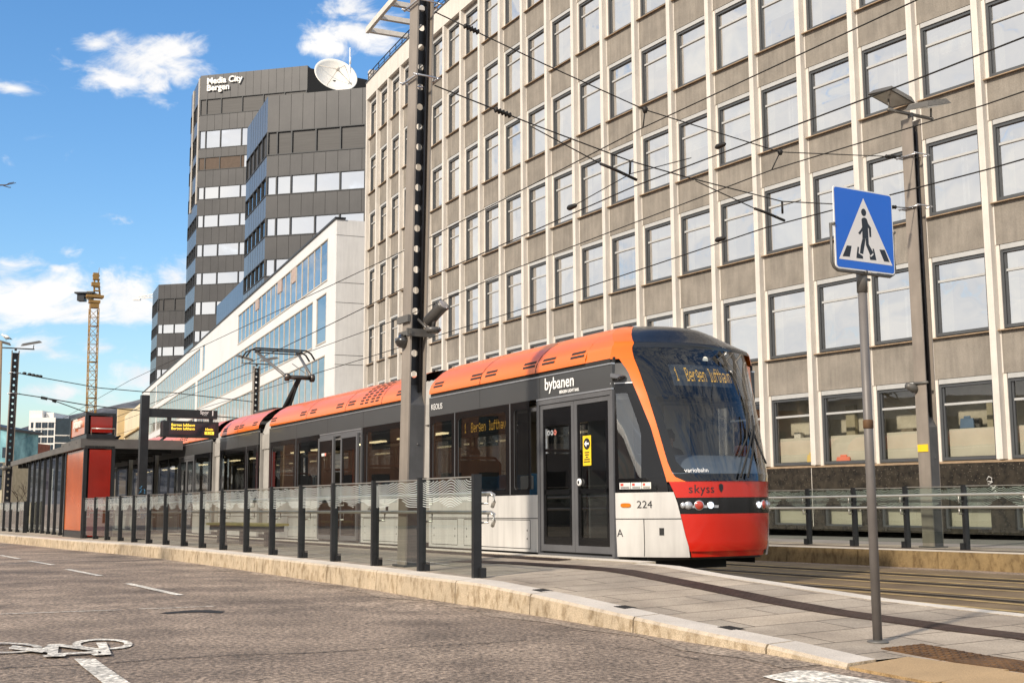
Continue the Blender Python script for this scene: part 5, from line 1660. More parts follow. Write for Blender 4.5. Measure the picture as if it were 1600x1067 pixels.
# door stickers: three round pictograms, yellow notice with arrow, push button
for k, c in enumerate(((.75, .75, .74), (.78, .78, .76), (.75, .22, .16))):
    m = MB(); m.m = 0; m.disc(T(2.36 - k * .095, .024, 2.20), -B, UP, .042, 16); m.m = 1; m.disc(T(2.36 - k * .095, .021, 2.20), -B, UP, .018, 8)
    m.build('pictogram', [M('picto%d' % int(c[1] * 100), c, .5, var=0), m_labelb], tram)
nt_ = MB(); nt_.m = 0; nt_.quad(T(1.38, .022, 1.66), T(1.16, .022, 1.66), T(1.16, .022, 2.10), T(1.38, .022, 2.10)); nt_.m = 1; nt_.disc(T(1.27, .019, 1.98), -B, UP, .085, 24)
nt_.m = 2
for q in ([(1.335, 1.98), (1.275, 2.03), (1.275, 1.995), (1.21, 1.995), (1.21, 1.965), (1.275, 1.965), (1.275, 1.93)],): nt_.poly([T(s, .016, z) for s, z in q])
nt_.m = 1
for j, w in enumerate((.12, .10, .07, .15, .17)): nt_.quad(T(1.27 + w / 2, .019, 1.86 - j * .034), T(1.27 - w / 2, .019, 1.86 - j * .034), T(1.27 - w / 2, .019, 1.845 - j * .034), T(1.27 + w / 2, .019, 1.845 - j * .034))
nt_.build('yellow_notice', [M('notice_yellow', (.85, .58, .02), .5, var=.03), m_labelb, m_label], tram)
m = MB(); m.m = 0; m.lathe(T(1.47, .02, 1.42), -IN, [(0, .055), (.02, .055), (.025, .045)], 18); m.m = 1; m.disc(T(1.47, -.008, 1.42), -B, UP, .026, 14); m.build('door_button', [m_label, m_labelb], tram)
for z in (.93, 1.08):
    pass
# second-door pictograms
for k in range(3):
    m = MB(); m.disc(T(12.12 - k * .10, -.06, 2.28), -B, UP, .045, 14); m.build('pictogram', m_label if k < 2 else M('picto22', (.75, .22, .16), .5, var=0), tram)

# ---- pantograph on the third car
def build_pantograph():
    b0, kn, hd = T(19.1, 1.325, 3.76), T(17.7, 1.325, 4.64), T(19.55, 1.325, 5.62)
    f = MB(); f.fbox(T, 18.2, 19.9, .75, 1.9, 3.74, 3.84); f.build('pantograph_base', m_rail, tram)
    a = MB(); a.tube([b0, kn], .085, 8, r2=.07); a.tube([b0 + B * -.55 + UP * .05, kn + UP * -.12 + B * .1], .03, 6); a.build('pantograph_lower_arm', m_seam, tram)
    k = MB(); k.tube([kn - IN * .42, kn + IN * .42], .06, 8)
    for o in (-.36, .36): k.lathe(kn + IN * o - IN * .05, IN, [(0, .11), (.1, .11)], 10)
    k.build('pantograph_knuckle', m_rail, tram)
    u = MB()
    for sg in (-1, 1): u.tube([kn + IN * .36 * sg, hd + IN * .62 * sg - UP * .12], .042, 7)
    u.tube([kn + IN * .36, (hd + kn) / 2 + IN * .1], .012, 5)
    u.build('pantograph_upper_arm', M('pan_grey', (.15, .145, .14), .45, .4), tram)
    h = MB()
    for o in (-.22, .22):
        h.tube([hd + IN * x + B * o + UP * z for x, z in ((-1.02, -.26), (-.9, -.08), (-.75, 0), (.75, 0), (.9, -.08), (1.02, -.26))], .026, 6)
    h.tube([hd + IN * -.62 + B * -.22 - UP * .06, hd + IN * -.62 + B * .22 - UP * .06], .035, 6); h.tube([hd + IN * .62 + B * -.22 - UP * .06, hd + IN * .62 + B * .22 - UP * .06], .035, 6)
    h.tube([hd + IN * -.62 - UP * .10, hd + IN * .62 - UP * .10], .02, 6)
    h.build('pantograph_head', m_seam, tram)


build_pantograph()

# ================================================================== STREET FURNITURE
m_post = M('black_post_paint', (0.022, 0.023, 0.025), 0.4, 0.3, var=0.25, scale=4, coat=0.1)
m_fglass = glass('railing_glass', (0.74, 0.80, 0.76), 0.10, 0.01, 0.03)
m_etch = M('etched_line', (0.66, 0.70, 0.68), 0.5, var=0.05)
m_steel = M('brushed_handrail', (0.62, 0.60, 0.55), 0.32, 0.75, var=0.1)
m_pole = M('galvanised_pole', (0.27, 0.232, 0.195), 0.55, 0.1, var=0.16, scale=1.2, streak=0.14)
m_pole_shaded = M('shaded_pole_web', (0.03, 0.03, 0.033), 0.5, 0.3, var=0.25, scale=2)  # pole steel darkened to paint the shade inside the channel
m_lampgrey = M('lamp_grey', (0.13, 0.122, 0.11), 0.5, 0.3, var=0.15)
m_wire = M('copper_wire', (0.02, 0.018, 0.016), 0.6, 0.3, var=0.1)
m_ins = M('insulator', (0.05, 0.03, 0.025), 0.4, var=0.2)


def etched_waves(mb, fn, x0, x1, seed, zt=1.16, drop=.36, n=12):
    """contour-like white lines over the upper third of a pane; fn(x, z) on the pane"""
    r = random.Random(seed); L = x1 - x0
    bumps = [((i + r.uniform(.1, .9)) / 3, r.uniform(.08, .17), r.uniform(.06, .16) * (1 if i % 2 else -1)) for i in range(3)]
    lowb = [(r.uniform(.1, .9), r.uniform(.08, .16), r.uniform(.05, .13)) for _ in range(2)]
    sh = lambda u: sum(a * math.exp(-((u - c) / w) ** 2) for c, w, a in bumps)
    low = lambda u: sum(a * math.exp(-((u - c) / w) ** 2) for c, w, a in lowb)
    m = 26
    for k in range(n + 8):
        prev = None; dz = (k - 4) * drop / n
        for i in range(m + 1):
            u = i / m; t = max(0, min(1, dz / drop))
            z = zt - .012 - dz + sh(u) * (1 - .45 * t) + .006 * math.sin(6.28 * (u * 3 + k * .05 + seed))
            p = (x0 + L * u, z) if zt - drop + low(u) < z < zt - .012 else None
            if prev and p:
                h = .0036
                mb.quad(fn(prev[0], prev[1] - h), fn(p[0], p[1] - h), fn(p[0], p[1] + h), fn(prev[0], prev[1] + h))
            prev = p


def railing(name, label, pts, gfn, inward, rails=True, seed0=0, endcap=True, height=1.21, rail_side=1):
    """glass railing through ground points pts (xy); gfn(p) gives the ground height; inward = handrail side"""
    P3 = [Vector((p.x, p.y, gfn(p))) for p in pts]
    root = thing(name, P3[0], label, 'railing')
    for i, p in enumerate(P3):
        q = P3[min(i + 1, len(P3) - 1)]; o = P3[max(i - 1, 0)]
        d = q - o; d.z = 0; d.normalize(); n = Vector((d.y, -d.x, 0))
        if n.dot(inward) < 0: n = -n
        b = MB(); b.box(p + UP * (height / 2), d, n, UP, .062, .105, height); b.box(p + UP * (height - .004) , d, n, UP, .068, .112, .012)
        b.box(p + UP * .06 + n * .055 - d * .035, d, n, UP, .09, .07, .12)
        b.build('post', m_post, root)
        if i < len(P3) - 1:
            e = q - p; L = Vector((e.x, e.y, 0)).length; u = Vector((e.x, e.y, 0)).normalized()
            f = lambda x, z, off=0.0: p + u * x + UP * (z + (q.z - p.z) * x / L) + n * off
            g = MB(); g.quad(f(.05, .10), f(L - .05, .10), f(L - .05, height - .03), f(.05, height - .03)); o_ = g.build('glass_panel', m_fglass, root)
            e_ = MB(); etched_waves(e_, lambda x, z: f(x, z, -.004), .055, L - .055, seed0 + i, zt=height - .03); e_.build('etching', m_etch, o_)
            k = MB(); k.box(f(L / 2, height - .022), u, n, UP, L - .1, .022, .014); k.build('top_edge', m_steel, o_)
    if rails:
        for z in (.985, .76):
            line = []
            for i, p in enumerate(P3):
                q = P3[min(i + 1, len(P3) - 1)]; o = P3[max(i - 1, 0)]; d = (q - o); d.z = 0; d.normalize(); n = Vector((d.y, -d.x, 0))
                if n.dot(inward) < 0: n = -n
                line.append(p + n * .15 + UP * z)
            if endcap:
                d = (line[0] - line[1]).normalized(); line = [line[0] + d * .12 - UP * .16, line[0] + d * .17 - UP * .10, line[0] + d * .16 - UP * .02, line[0] + d * .08] + line
            m = MB(); m.tube(line, .023, 8)
            for i, p in enumerate(P3):
                w = line[i + (4 if endcap else 0)]
                m.tube([w - UP * .02, w - UP * .12, w - UP * .12 - (w - p).normalized() * .0 + (Vector((p.x, p.y, 0)) - Vector((w.x, w.y, 0))) * .6], .014, 5)
            m.build('handrail', m_steel, root)
    return root


def near_railings():
    sl = [(-.93, -2.98), (.81, -2.88), (2.51, -2.82), (4.23, -2.78), (5.82, -2.75), (7.44, -2.73), (9.05, -2.71), (10.72, -2.70), (12.31, -2.70), (13.85, -2.70), (15.4, -2.74), (16.9, -2.80), (18.4, -2.84), (19.9, -2.88), (21.4, -2.94), (22.94, -2.98), (24.4, -3.04)]
    pts = [R0 + B * s + IN * l for s, l in sl]
    railing('platform_railing', 'long railing of etched glass and black posts along the near platform edge', pts, lambda p: gz(p.y) + hk(p), IN, seed0=1)
    pts = [R0 + B * s + IN * (-3.2 - (s - 36) * .03) for s in [36.2 + 1.75 * i for i in range(12)]]
    railing('platform_railing', 'short far railing with plain glass continuing left of the shelter', pts, lambda p: gz(p.y) + hk(p), IN, rails=False, seed0=60)


near_railings()


def far_railing():
    a = [(9.6, 8.35), (8.3, 8.4), (7.0, 8.45), (5.6, 8.44), (4.2, 8.36), (2.8, 8.3), (1.36, 8.22), (-.05, 8.15), (-1.4, 8.1), (-2.8, 8.0), (-4.2, 7.95), (-5.6, 7.9)]
    pts = [R0 + B * s + IN * l for s, l in a]
    railing('platform_railing', 'railing with black posts and two steel handrails in front of the granite plinth', pts, lambda p: gz(p.y) + .31, -IN, seed0=30, endcap=False, height=1.16)


far_railing()


def plate_with_holes(mb, fn, w, h0, h1, pitch, r, n=14):
    """web plate: fn(x, z), x in [-w/2, w/2]; a round hole every pitch"""
    k = int((h1 - h0) / pitch)
    for i in range(k):
        z0, z1 = h0 + i * pitch, h0 + (i + 1) * pitch; zc = (z0 + z1) / 2
        inner = [(r * math.cos(2 * math.pi * j / n), zc + r * math.sin(2 * math.pi * j / n)) for j in range(n)]
        out = []
        for x, z in inner:
            dx, dz = x, z - zc; t = min((w / 2) / max(1e-6, abs(dx)), ((z1 - z0) / 2) / max(1e-6, abs(dz))); out.append((dx * t, zc + dz * t))
        for j in range(n):
            a, b = j, (j + 1) % n
            mb.quad(fn(*out[a]), fn(*out[b]), fn(*inner[b]), fn(*inner[a]))
            o0, o1 = out[a], out[b]
            if abs(o0[0] - o1[0]) > 1e-4 and abs(o0[1] - o1[1]) > 1e-4:
                c = (o0[0], o1[1]) if abs(abs(o0[0]) - w / 2) < 1e-4 else (o1[0], o0[1])
                mb.poly([fn(*o0), fn(*c), fn(*o1)])
    if h1 > h0 + k * pitch + .01: mb.quad(fn(-w / 2, h0 + k * pitch), fn(w / 2, h0 + k * pitch), fn(w / 2, h1), fn(-w / 2, h1))


def tram_pole(label, base, top, box_h=2.5, d_ax=None, flange=.28, depth=.24, lamps=False, clamps=()):
    """H-section overhead-line pole with round holes through its web and a closed foot"""
    base, top = Vector(base), Vector(top); ax = (top - base); H = ax.length; ax.normalize()
    t = -B; t = (t - ax * t.dot(ax)).normalized(); n = ax.cross(t).normalized()
    if n.dot(IN) < 0: n = -n
    root = thing('overhead_line_pole', base, label, 'tram pole', 'overhead line poles')
    fn = lambda a, d, h: base + t * a + n * d + ax * h
    f = MB()
    for d in (-depth / 2, depth / 2): f.fbox(fn, -flange / 2, flange / 2, d - .012, d + .012, 0, H)
    f.build('flange', m_pole, root)
    w = MB(); plate_with_holes(w, lambda x, h: fn(.0, x, h), depth - .026, box_h, H - .1, .305, .05); w.build('web', m_pole_shaded, root)
    c = MB(); c.fbox(fn, -flange / 2 + .01, flange / 2 + .004, -depth / 2 + .0135, depth / 2 - .0135, 0.02, box_h - .3)
    c.hexa([fn(-flange / 2 + .01, -depth / 2 + .0135, box_h - .299), fn(flange / 2 + .004, -depth / 2 + .0135, box_h - .299), fn(flange / 2 + .004, depth / 2 - .0135, box_h - .299), fn(-flange / 2 + .01, depth / 2 - .0135, box_h - .299)],
           [fn(-flange / 2 + .01, -depth / 2 + .0135, box_h), fn(-.0, -depth / 2 + .0135, box_h), fn(-.0, depth / 2 - .0135, box_h), fn(-flange / 2 + .01, depth / 2 - .0135, box_h)])
    c.box(fn(0, 0, .01), t, n, ax, .40, .36, .025)
    for z in (.9, 1.7): c.lathe(fn(flange / 2 + .004, .02, z), t, [(0, .02), (.012, .016)], 8)
    c.build('foot_casing', M('pole_casing', (0.085, 0.083, 0.082), .5, .2, var=.25, scale=2, streak=.2), root)
    k = MB(); k.tube([fn(.06, depth / 2 - .06, box_h - .1), fn(.06, depth / 2 - .06, H * .97)], .022, 6); k.build('cable_conduit', m_pole_shaded, root)
    for h in clamps:
        m = MB()
        for sg in (-1, 1):
            m.tube([fn(-.26, sg * (depth / 2 + .05), h), fn(.26, sg * (depth / 2 + .05), h)], .018, 5)
            m.tube([fn(sg * .24, -depth / 2 - .1, h + .01), fn(sg * .24, depth / 2 + .1, h + .01)], .016, 5)
        m.build('clamp', m_alu, root)
    return root, fn, H


def flood_heads(root, top, scale=1.0, tilt=.25):
    m = MB(); m.tube([top - IN * .75 * scale + UP * .12, top + IN * .75 * scale + UP * .12], .035, 6); m.tube([top, top + UP * .14], .06, 8)
    for sg in (-1, 1):
        m.tube([top + IN * sg * .7 * scale + UP * .12, top + IN * sg * .72 * scale + UP * .34], .02, 5)
    m.build('lamp_bracket', m_lampgrey, root)
    for sg in (-1, 1):
        c = top + IN * sg * .62 * scale + UP * .36; ux = (IN + UP * tilt * sg).normalized(); uy = (-B - UP * .12).normalized(); uz = ux.cross(uy); uz = uz if uz.z > 0 else -uz
        h = MB(); a, b = ux * .42 * scale, uy * .30
        lo = [c - a - b, c + a - b, c + a + b, c - a + b]; h.m = 0
        h.hexa([p + uz * .0 for p in lo], [c + (p - c) * .8 + uz * .11 for p in lo]); h.m = 1
        h.poly([c + (p - c) * .86 - uz * .004 for p in lo])
        h.build('lamp_head', [m_lampgrey, M('lamp_glass', (.35, .34, .30), .15, var=.2)], root)


def build_poles():
    # middle pole
    b = R0 + B * 1.96 + IN * -2.52; b = Vector((b.x, b.y, gz(b.y) + hk(b)))
    tp = P(660.5, -40, b.y); tp = Vector((tp.x, tp.y, tp.z))
    r, fn, H = tram_pole('tall perforated steel pole rising from the near platform in front of the tram', b, tp, 2.55, clamps=[P(655, 128, b.y).z - b.z, P(660, 12, b.y).z - b.z])
    h = P(650, 522, b.y).z - b.z
    m = MB(); m.fbox(fn, .145, .18, -.2, .2, h - .055, h + .055); m.fbox(fn, -.2, .2, -.17, -.135, h - .03, h + .03)
    h2 = P(650, 500, b.y).z - b.z; m.fbox(fn, -.24, .14, -.18, -.14, h2 - .05, h2 + .05)
    m.build('camera_clamp', m_lampgrey, r)
    # the two cameras held by it
    c = MB(); p0, p1 = P(667, 505, b.y - .2), P(686, 484, b.y - .35)
    ax = (p1 - p0).normalized(); c.m = 0
    c.lathe(p0, ax, [(0, .05), (.02, .085), (.36, .085), (.40, .10)], 16); c.m = 1; c.lathe(p0 + ax * .401, ax, [(0, .085), (.01, .07)], 16)
    c.m = 0; c.tube([p0 + ax * .2, p0 + ax * .15 - UP * .16], .03, 6); c.lathe(p0 + ax * .15 - UP * .24, UP, [(0, .08), (.04, .12), (.08, .10)], 12)
    c.tube([p0 + ax * .1 - UP * .2, fn(0.1, .0, h2)], .02, 5)
    c.build('security_camera', [M('camera_body', (.10, .095, .09), .35, .3), M('camera_lens', (.30, .27, .25), .1, coat=.8)], tag=('cylindrical security camera pointing right on the middle pole', 'camera', 'cameras on the middle pole'))
    d = MB(); q = P(631, 527, b.y); d.lathe(q - UP * .16, UP, [(0, .03), (.03, .10), (.09, .13), (.14, .13), (.15, .09), (.20, .06)], 14); d.tube([q + UP * .03, fn(-.14, -.1, h)], .03, 6)
    d.build('dome_camera', M('dome_black', (.03, .028, .026), .2, coat=.5), tag=('round dark dome camera hanging at the street side of the middle pole', 'camera', 'cameras on the middle pole'))
    # right pole with floodlights
    b = R0 + B * 1.5 + IN * 8.15; yb = 23.1; a, bb = ray(1458, 845); b = Vector((a * yb, yb, gz(yb) + .31))
    tp = P(1423, 188, yb)
    r, fn, H = tram_pole('steel pole with two floodlights standing right of the crossing sign', b, tp, 2.6, clamps=[P(1440, 246, yb).z - b.z, P(1440, 326, yb).z - b.z])
    flood_heads(r, tp, .85)
    yl = MB(); h = P(1447, 700, yb).z - b.z; yl.fbox(fn, -.13, .12, -.145, -.133, h - .07, h + .07); yl.build('yellow_plate', M('plate_yellow', (.85, .55, .02), .5, var=.05), r)
    c = MB(); q = P(1424, 604, yb); c.lathe(q - IN * .12 + UP * .02, (IN - UP * .3).normalized(), [(0, .06), (.2, .09), (.24, .075)], 14); c.tube([q + IN * .05, fn(-.1, -.12, P(1440, 599, yb).z - b.z)], .018, 5); c.tube([fn(-.14, -.14, P(1440, 599, yb).z - b.z), fn(.2, -.14, P(1440, 599, yb).z - b.z)], .03, 5)
    c.build('horn_speaker', m_lampgrey, tag=('grey horn loudspeaker clamped to the pole with the floodlights', 'speaker'))
    # left pole and the one in front of the white block
    yb = 58.0; tp = P(24.5, 548, yb); bt = P(10, 790, yb); b = Vector((bt.x, yb, gz(yb)))
    r, fn, H = tram_pole('perforated pole with twin lamps at the left edge of the picture', b, tp, 1.6, flange=.28, depth=.32, clamps=[P(20, 583, yb).z - b.z, P(20, 615, yb).z - b.z])
    flood_heads(r, tp, 1.15)
    k = MB(); q = P(11, 731, yb); k.lathe(q - Vector((0, .3, 0)), UP, [(-.12, .08), (-.05, .16), (.05, .16), (.12, .08)], 12); k.tube([q - Vector((.6, .3, 0)), q + Vector((.3, -.3, 0))], .05, 6); k.build('speaker', m_lampgrey, r)
    yb = 63.0; tp = P(401, 572, yb); b = Vector((P(396, 700, yb).x, yb, gz(yb)))
    r, fn, H = tram_pole('slim perforated pole with twin lamps in front of the white block', b, tp, 1.6, flange=.3, depth=.30)
    flood_heads(r, tp, 1.1)
    tm = MB(); p, q = P(1.2, 533, 40), P(-6, 820, 40); tm.tube([q, p], .06, 8)
    tm.build('timber_post', M('timber', (.30, .22, .14), .8, var=.2), tag=('brown post cut by the left edge of the picture', 'post'))


build_poles()


def crossing_sign():
    b = Vector((2.81, 9.36, gz(9.36) + 0.066)); b.z = PL((b - R0).dot(B), (b - R0).dot(IN)).z
    root = thing('crossing_sign', b, 'blue square pedestrian crossing sign on a grey tube pole', 'road sign')
    cx = P(1348, 363, 9.36); S = .665
    U = Vector((.861, .509, 0)); Nn = Vector((.509, -.861, 0))
    # the plate stands just in front of the tube
    cx = Vector((b.x, b.y, 0)) + Nn * .06 + U * -.012 + UP * cx.z
    f = lambda u, v, o: cx + U * ((u - .5) * S) + UP * ((.5 - v) * S) + Nn * o

    def rr(m_, r, n=5):
        pts = []
        for px, py, t0 in ((1 - m_ - r, m_ + r, -90), (1 - m_ - r, 1 - m_ - r, 0), (m_ + r, 1 - m_ - r, 90), (m_ + r, m_ + r, 180)):
            for i in range(n + 1):
                t = R(t0 + 90 * i / n); pts.append((px + r * math.cos(t), py + r * math.sin(t)))
        return pts

    def zz(x, y):
        u = (x - 148 - 18 * (y - 120) / 780) / 496.0
        top, bot = 118 + 122 * u, 864 + 84 * u
        return u, (y - top) / (bot - top)
    pl = MB(); o = rr(0, .045); pl.hexa([f(u, v, -.008) for u, v in o], [f(u, v, 0.0) for u, v in o]); p_ = pl.build('sign_plate', M('sign_rim_white', (.74, .74, .73), .4, var=.05), root)
    bl = MB(); bl.poly([f(u, v, .0015) for u, v in rr(.016, .035)]); bl.build('blue_field', M('sign_blue', (.004, .115, .56), .35, var=.03, scale=1, coat=.2), p_)
    tr_ = MB(); tr_.poly([f(u, v, .0025) for u, v in ((.5, .10), (.956, .888), (.052, .888))]); tr_.build('white_triangle', M('sign_white', (.72, .69, .66), .45, var=.03), p_)
    man = MB()
    man.poly([f(.497 + .042 * math.cos(t), .277 + .046 * math.sin(t), .0035) for t in [2 * math.pi * k / 20 for k in range(20)]])
    body = [(381, 440), (392, 427), (410, 427), (425, 440), (440, 490), (460, 520), (461, 603), (446, 603), (442, 528), (431, 512), (437, 612), (386, 612), (389, 545), (366, 578), (351, 562), (375, 530), (383, 512)]
    # torso, arms and legs as convex pieces that meet edge to edge
    for q in ([(381, 440), (392, 427), (410, 427), (425, 440), (436, 480), (434, 520), (437, 612), (386, 612), (386, 520)],
              [(436.5, 481), (460, 520), (461, 603), (446, 603), (442, 528), (434.5, 518)],
              [(385.5, 512), (385.5, 545), (366, 578), (351, 562), (375, 530)],
              [(386, 613), (411, 613), (405, 662), (389, 752), (362, 742), (372, 670)],
              [(412, 613), (437, 613), (438, 665), (476, 742), (450, 768), (415, 672)],
              [(255, 669), (294, 675), (277, 771), (218, 764)], [(343, 685), (356, 687), (351, 742), (387, 770), (388, 794), (332, 784)],
              [(470, 706), (481, 708), (489, 746), (501, 811), (447, 804), (444, 768), (456, 780), (478, 760)], [(528, 717), (574, 722), (614, 831), (567, 823)]):
        man.poly([f(*zz(x, y), .0035) for x, y in q])
    man.build('walking_figure', M('sign_black', (.012, .013, .016), .4, var=0), p_)
    po = MB(); po.tube([b - UP * .05, Vector((b.x, b.y, cx.z - S / 2 + .02))], .036, 14)
    po.build('pole', M('sign_pole_grey', (.165, .15, .14), .5, .2, var=.14, scale=3, streak=.15), root)
    co = MB(); co.lathe(Vector((b.x, b.y, cx.z - S / 2 - .16)), UP, [(0, .043), (.20, .043)], 14); co.lathe(b - UP * .002, UP, [(0, .085), (.012, .08), (.02, .04)], 16)
    co.lathe(Vector((b.x, b.y, cx.z - S / 2 - .05)) + Nn * -.0 + U * .04, U, [(0, .012), (.05, .012)], 8)
    co.build('collar', m_lampgrey, root)
    sc_ = MB(); q = P(1357, 663, 9.3); sc_.lathe(Vector((b.x, b.y, q.z)), UP, [(-.03, .037), (-.02, .041), (.03, .041), (.04, .037)], 14); sc_.build('scuff_ring', m_rust, root)
    fr = MB(); k = [(-.028, .46), (-.03, .93), (.0, .985), (.06, 1.02), (.94, 1.02), (1.0, .985), (1.03, .93), (1.028, .46)]
    fr.tube([f(u, v, -.02) for u, v in k], .013, 8)
    for u, v in ((-.012, .47), (1.012, .47), (.5, 1.005)): fr.lathe(f(u, v, -.02), Nn, [(0, .012), (.03, .012)], 8)
    fr.build('tube_bracket', m_lampgrey, root)


crossing_sign()


# ------------------------------------------------------------------ shelter
m_og = M('orange_glass', (0.52, 0.11, 0.016), 0.15, var=0.22, scale=0.7, coat=0.15)
m_rg = M('shaded_red_glass', (0.26, 0.012, 0.006), 0.10, var=0.25, scale=0.7, coat=0.3)  # totem glass again, deeper red to paint the shade on its end face
m_fas = M('shelter_steel', (0.13, 0.122, 0.112), 0.55, 0.2, var=0.15, scale=1.5)


def build_shelter():
    def S(s, l, z): p = R0 + B * (s - sh_) + IN * l; return Vector((p.x, p.y, gz(p.y) + z))
    g0 = .27; sh_ = 1.6
    root = thing('tram_shelter', S(30, -2.9, g0), 'tram stop shelter with dark flat roof, glass wall and orange totem tower', 'shelter')
    L0, L1 = -3.02, -0.20
    zr0, zr1 = 3.02, 3.27
    rf = MB()
    rf.fbox(S, 26.4, 44.0, L0 + .02, L1, zr0 + .06, zr1 - .05)
    rf.build('roof', m_fas, root)
    fa = MB()
    fa.fbox(S, 29.81, 44.1, L0 - .06, L0 + .0, zr0 + .02, zr1 - .03); fa.fbox(S, 26.2, 29.8, L0 - .18, L0 - .10, zr0 - .02, zr1 + .02); fa.fbox(S, 29.78, 29.86, L0 - .18, L0 - .0, zr0, zr1)
    fa.fbox(S, 26.18, 26.30, L0 - .18, L1 + .1, zr0 - .02, zr1 + .02); fa.fbox(S, 26.31, 44, L1 + .001, L1 + .10, zr0, zr1 - .03)
    for s in (26.9, 28.2, 29.4, 31, 33, 35): fa.lathe(S(s, L0 - (.19 if s < 29.8 else .07), 3.2), -IN, [(0, .025), (.015, .02)], 6)
    fa.build('fascia', m_fas, root)
    raf = MB()
    for k in range(13): raf.fbox(S, 27.2 + k * 1.3, 27.28 + k * 1.3, L0 + .1, L1 - .02, zr0 - .10, zr0 + .055)
    raf.build('rafters', m_post, root)
    # glazed back wall along the street
    xs = [29.85 + i * 1.36 for i in range(8)]
    for i, s in enumerate(xs):
        m = MB(); m.fbox(S, s - .04, s + .04, L0 + .07, L0 + .17, g0 - .02, zr0 - .02); m.fbox(S, s - .06, s + .06, L0 + .05, L0 + .19, g0 - .02, g0 + .10); m.build('post', m_post, root)
        if i < len(xs) - 1:
            m = MB(); m.quad(S(s + .05, L0 + .12, g0 + .1), S(xs[i + 1] - .05, L0 + .12, g0 + .1), S(xs[i + 1] - .05, L0 + .12, zr0 - .05), S(s + .05, L0 + .12, zr0 - .05)); m.build('glass_panel', glass('shelter_glass', (.62, .70, .68), .20, .01, .02), root)
    # totem: orange street face, end face with its shade painted deep red, carried up above the roof
    for z0, z1, a, nm in ((g0, zr0 - .03, 29.5, 'lower'), (zr1 + .16, 4.0, 28.9, 'upper')):
        c = MB()
        for s in (26.24, a): 
            for l in (L0 - .02, L0 + .80): c.fbox(S, s - .06, s + .06, l - .05, l + .05, z0, z1)
        c.fbox(S, 26.18, a + .06, L0 - .06, L0 + .84, z1 + .001, z1 + .08)
        if nm == 'lower': c.fbox(S, 26.2, a, L0 - .05, L0 + .03, z0, z0 + .22)
        else: c.fbox(S, 26.15, a + .05, L0 - .03, L0 + .82, zr1 + .021, z0 - .001)
        c.build('totem_frame', m_post, root)
        o = MB(); o.fbox(S, 26.31, a - .07, L0 - .045, L0 - .025, z0 + (.225 if nm == 'lower' else .02), z1 - .02); o.build('orange_panel', m_og, root)
        r_ = MB(); r_.fbox(S, 26.20, 26.22, L0 + .09, L0 + .74, z0 + .05, z1 - .03); r_.build('shaded_red_panel', m_rg, root)
        i_ = MB(); i_.fbox(S, 26.4, a - .1, L0 + .05, L0 + .7, z0 + .05, z1 - .05); i_.build('totem_core', m_intd, root)
    text('lettering', 'bybanen', M('totem_letter', (.85, .80, .70), .5, var=0), root, S(28.15, L0 - .07, 3.70), -B, UP, .40, ext=.03, bold=.012)
    gr = MB(); gr.tube([S(26.1, L0 + .1, 3.40), S(26.1, L0 + .1, 3.60), S(26.1, L0 + .8, 3.60), S(26.1, L0 + .8, 3.40)], .02, 5); gr.build('roof_guard', m_steel, root)
    sh_ = 0.0
    # departure board
    s0, l0 = 20.1, -2.3
    root = thing('departure_board', S(s0, l0, g0), 'dark post with cantilever arm carrying a lit departure display above the platform', 'information board')
    fz = 1.2
    zt = 4.04 - gz(S(s0, l0, 0).y)
    m = MB(); m.fbox(S, s0 - .10, s0 + .10, l0 - .11, l0 + .11, .2, 4.26); m.build('post', m_post, root)
    m = MB(); m.fbox(S, s0 - .07, s0 + .07, l0 + .111, -.28, 3.66, 3.90); m.build('arm', m_post, root)
    for l in (-1.62, -.45):
        m = MB(); m.fbox(S, s0 - .05, s0 + .05, l - .05, l + .05, 3.57, 3.659); m.build('hanger', m_post, root)
    m = MB(); m.fbox(S, s0 - .17, s0 + .17, -1.82, -.26, 3.12, 3.569); bx = m.build('display_case', m_post, root, bevel=.012)
    m = MB(); m.quad(S(s0 - .174, -1.66, 3.19), S(s0 - .174, -.36, 3.19), S(s0 - .174, -.36, 3.51), S(s0 - .174, -1.66, 3.51)); sc_ = m.build('screen', M('screen_black', (.012, .016, .025), .12, coat=.5), bx)
    yl = lamp_mat('amber_text', (1.0, .62, .05), 1.6)
    for k in range(2): text('display_text', 'Bergen lufthavn', yl, sc_, S(s0 - .178, -1.60, 3.42 - k * .10), IN, UP, .105, ext=.0005, bold=.002)
    text('display_text', '10min', yl, sc_, S(s0 - .178, -.66, 3.32), IN, UP, .095, ext=.0005, bold=.002)
    m = MB(); m.quad(S(s0 - .177, -.66, 3.205), S(s0 - .177, -.40, 3.205), S(s0 - .177, -.40, 3.29), S(s0 - .177, -.66, 3.29)); m.build('clock_field', yl, sc_)
    text('clock_digits', '18:34', m_labelb, sc_, S(s0 - .180, -.645, 3.22), IN, UP, .085, ext=.0005, bold=.001)
    text('lettering', 'Spor', m_label, root, S(s0 - .075, -.78, 3.79), IN, UP, .13, ext=.001, bold=.002)
    text('lettering', '1', m_label, root, S(s0 - .075, -.47, 3.75), IN, UP, .20, ext=.001, bold=.005)
    m = MB(); m.quad(S(s0 - .073, -.68, 3.75), S(s0 - .073, -.58, 3.75), S(s0 - .073, -.58, 3.76), S(s0 - .073, -.68, 3.76)); m.build('rule', m_label, root)
    m = MB(); 
    for k in range(26):
        z = .9 + rnd.random() * .9; l = rnd.uniform(-.09, .09); m.tube([S(s0 - .105, l0 + l, z), S(s0 - .105, l0 + l + rnd.uniform(-.05, .05), z + rnd.uniform(-.07, .07)), S(s0 - .105, l0 + l + rnd.uniform(-.06, .06), z + rnd.uniform(-.05, .09))], .008, 4)
    m.build('scribble', M('blue_paint', (.08, .25, .42), .6), root)
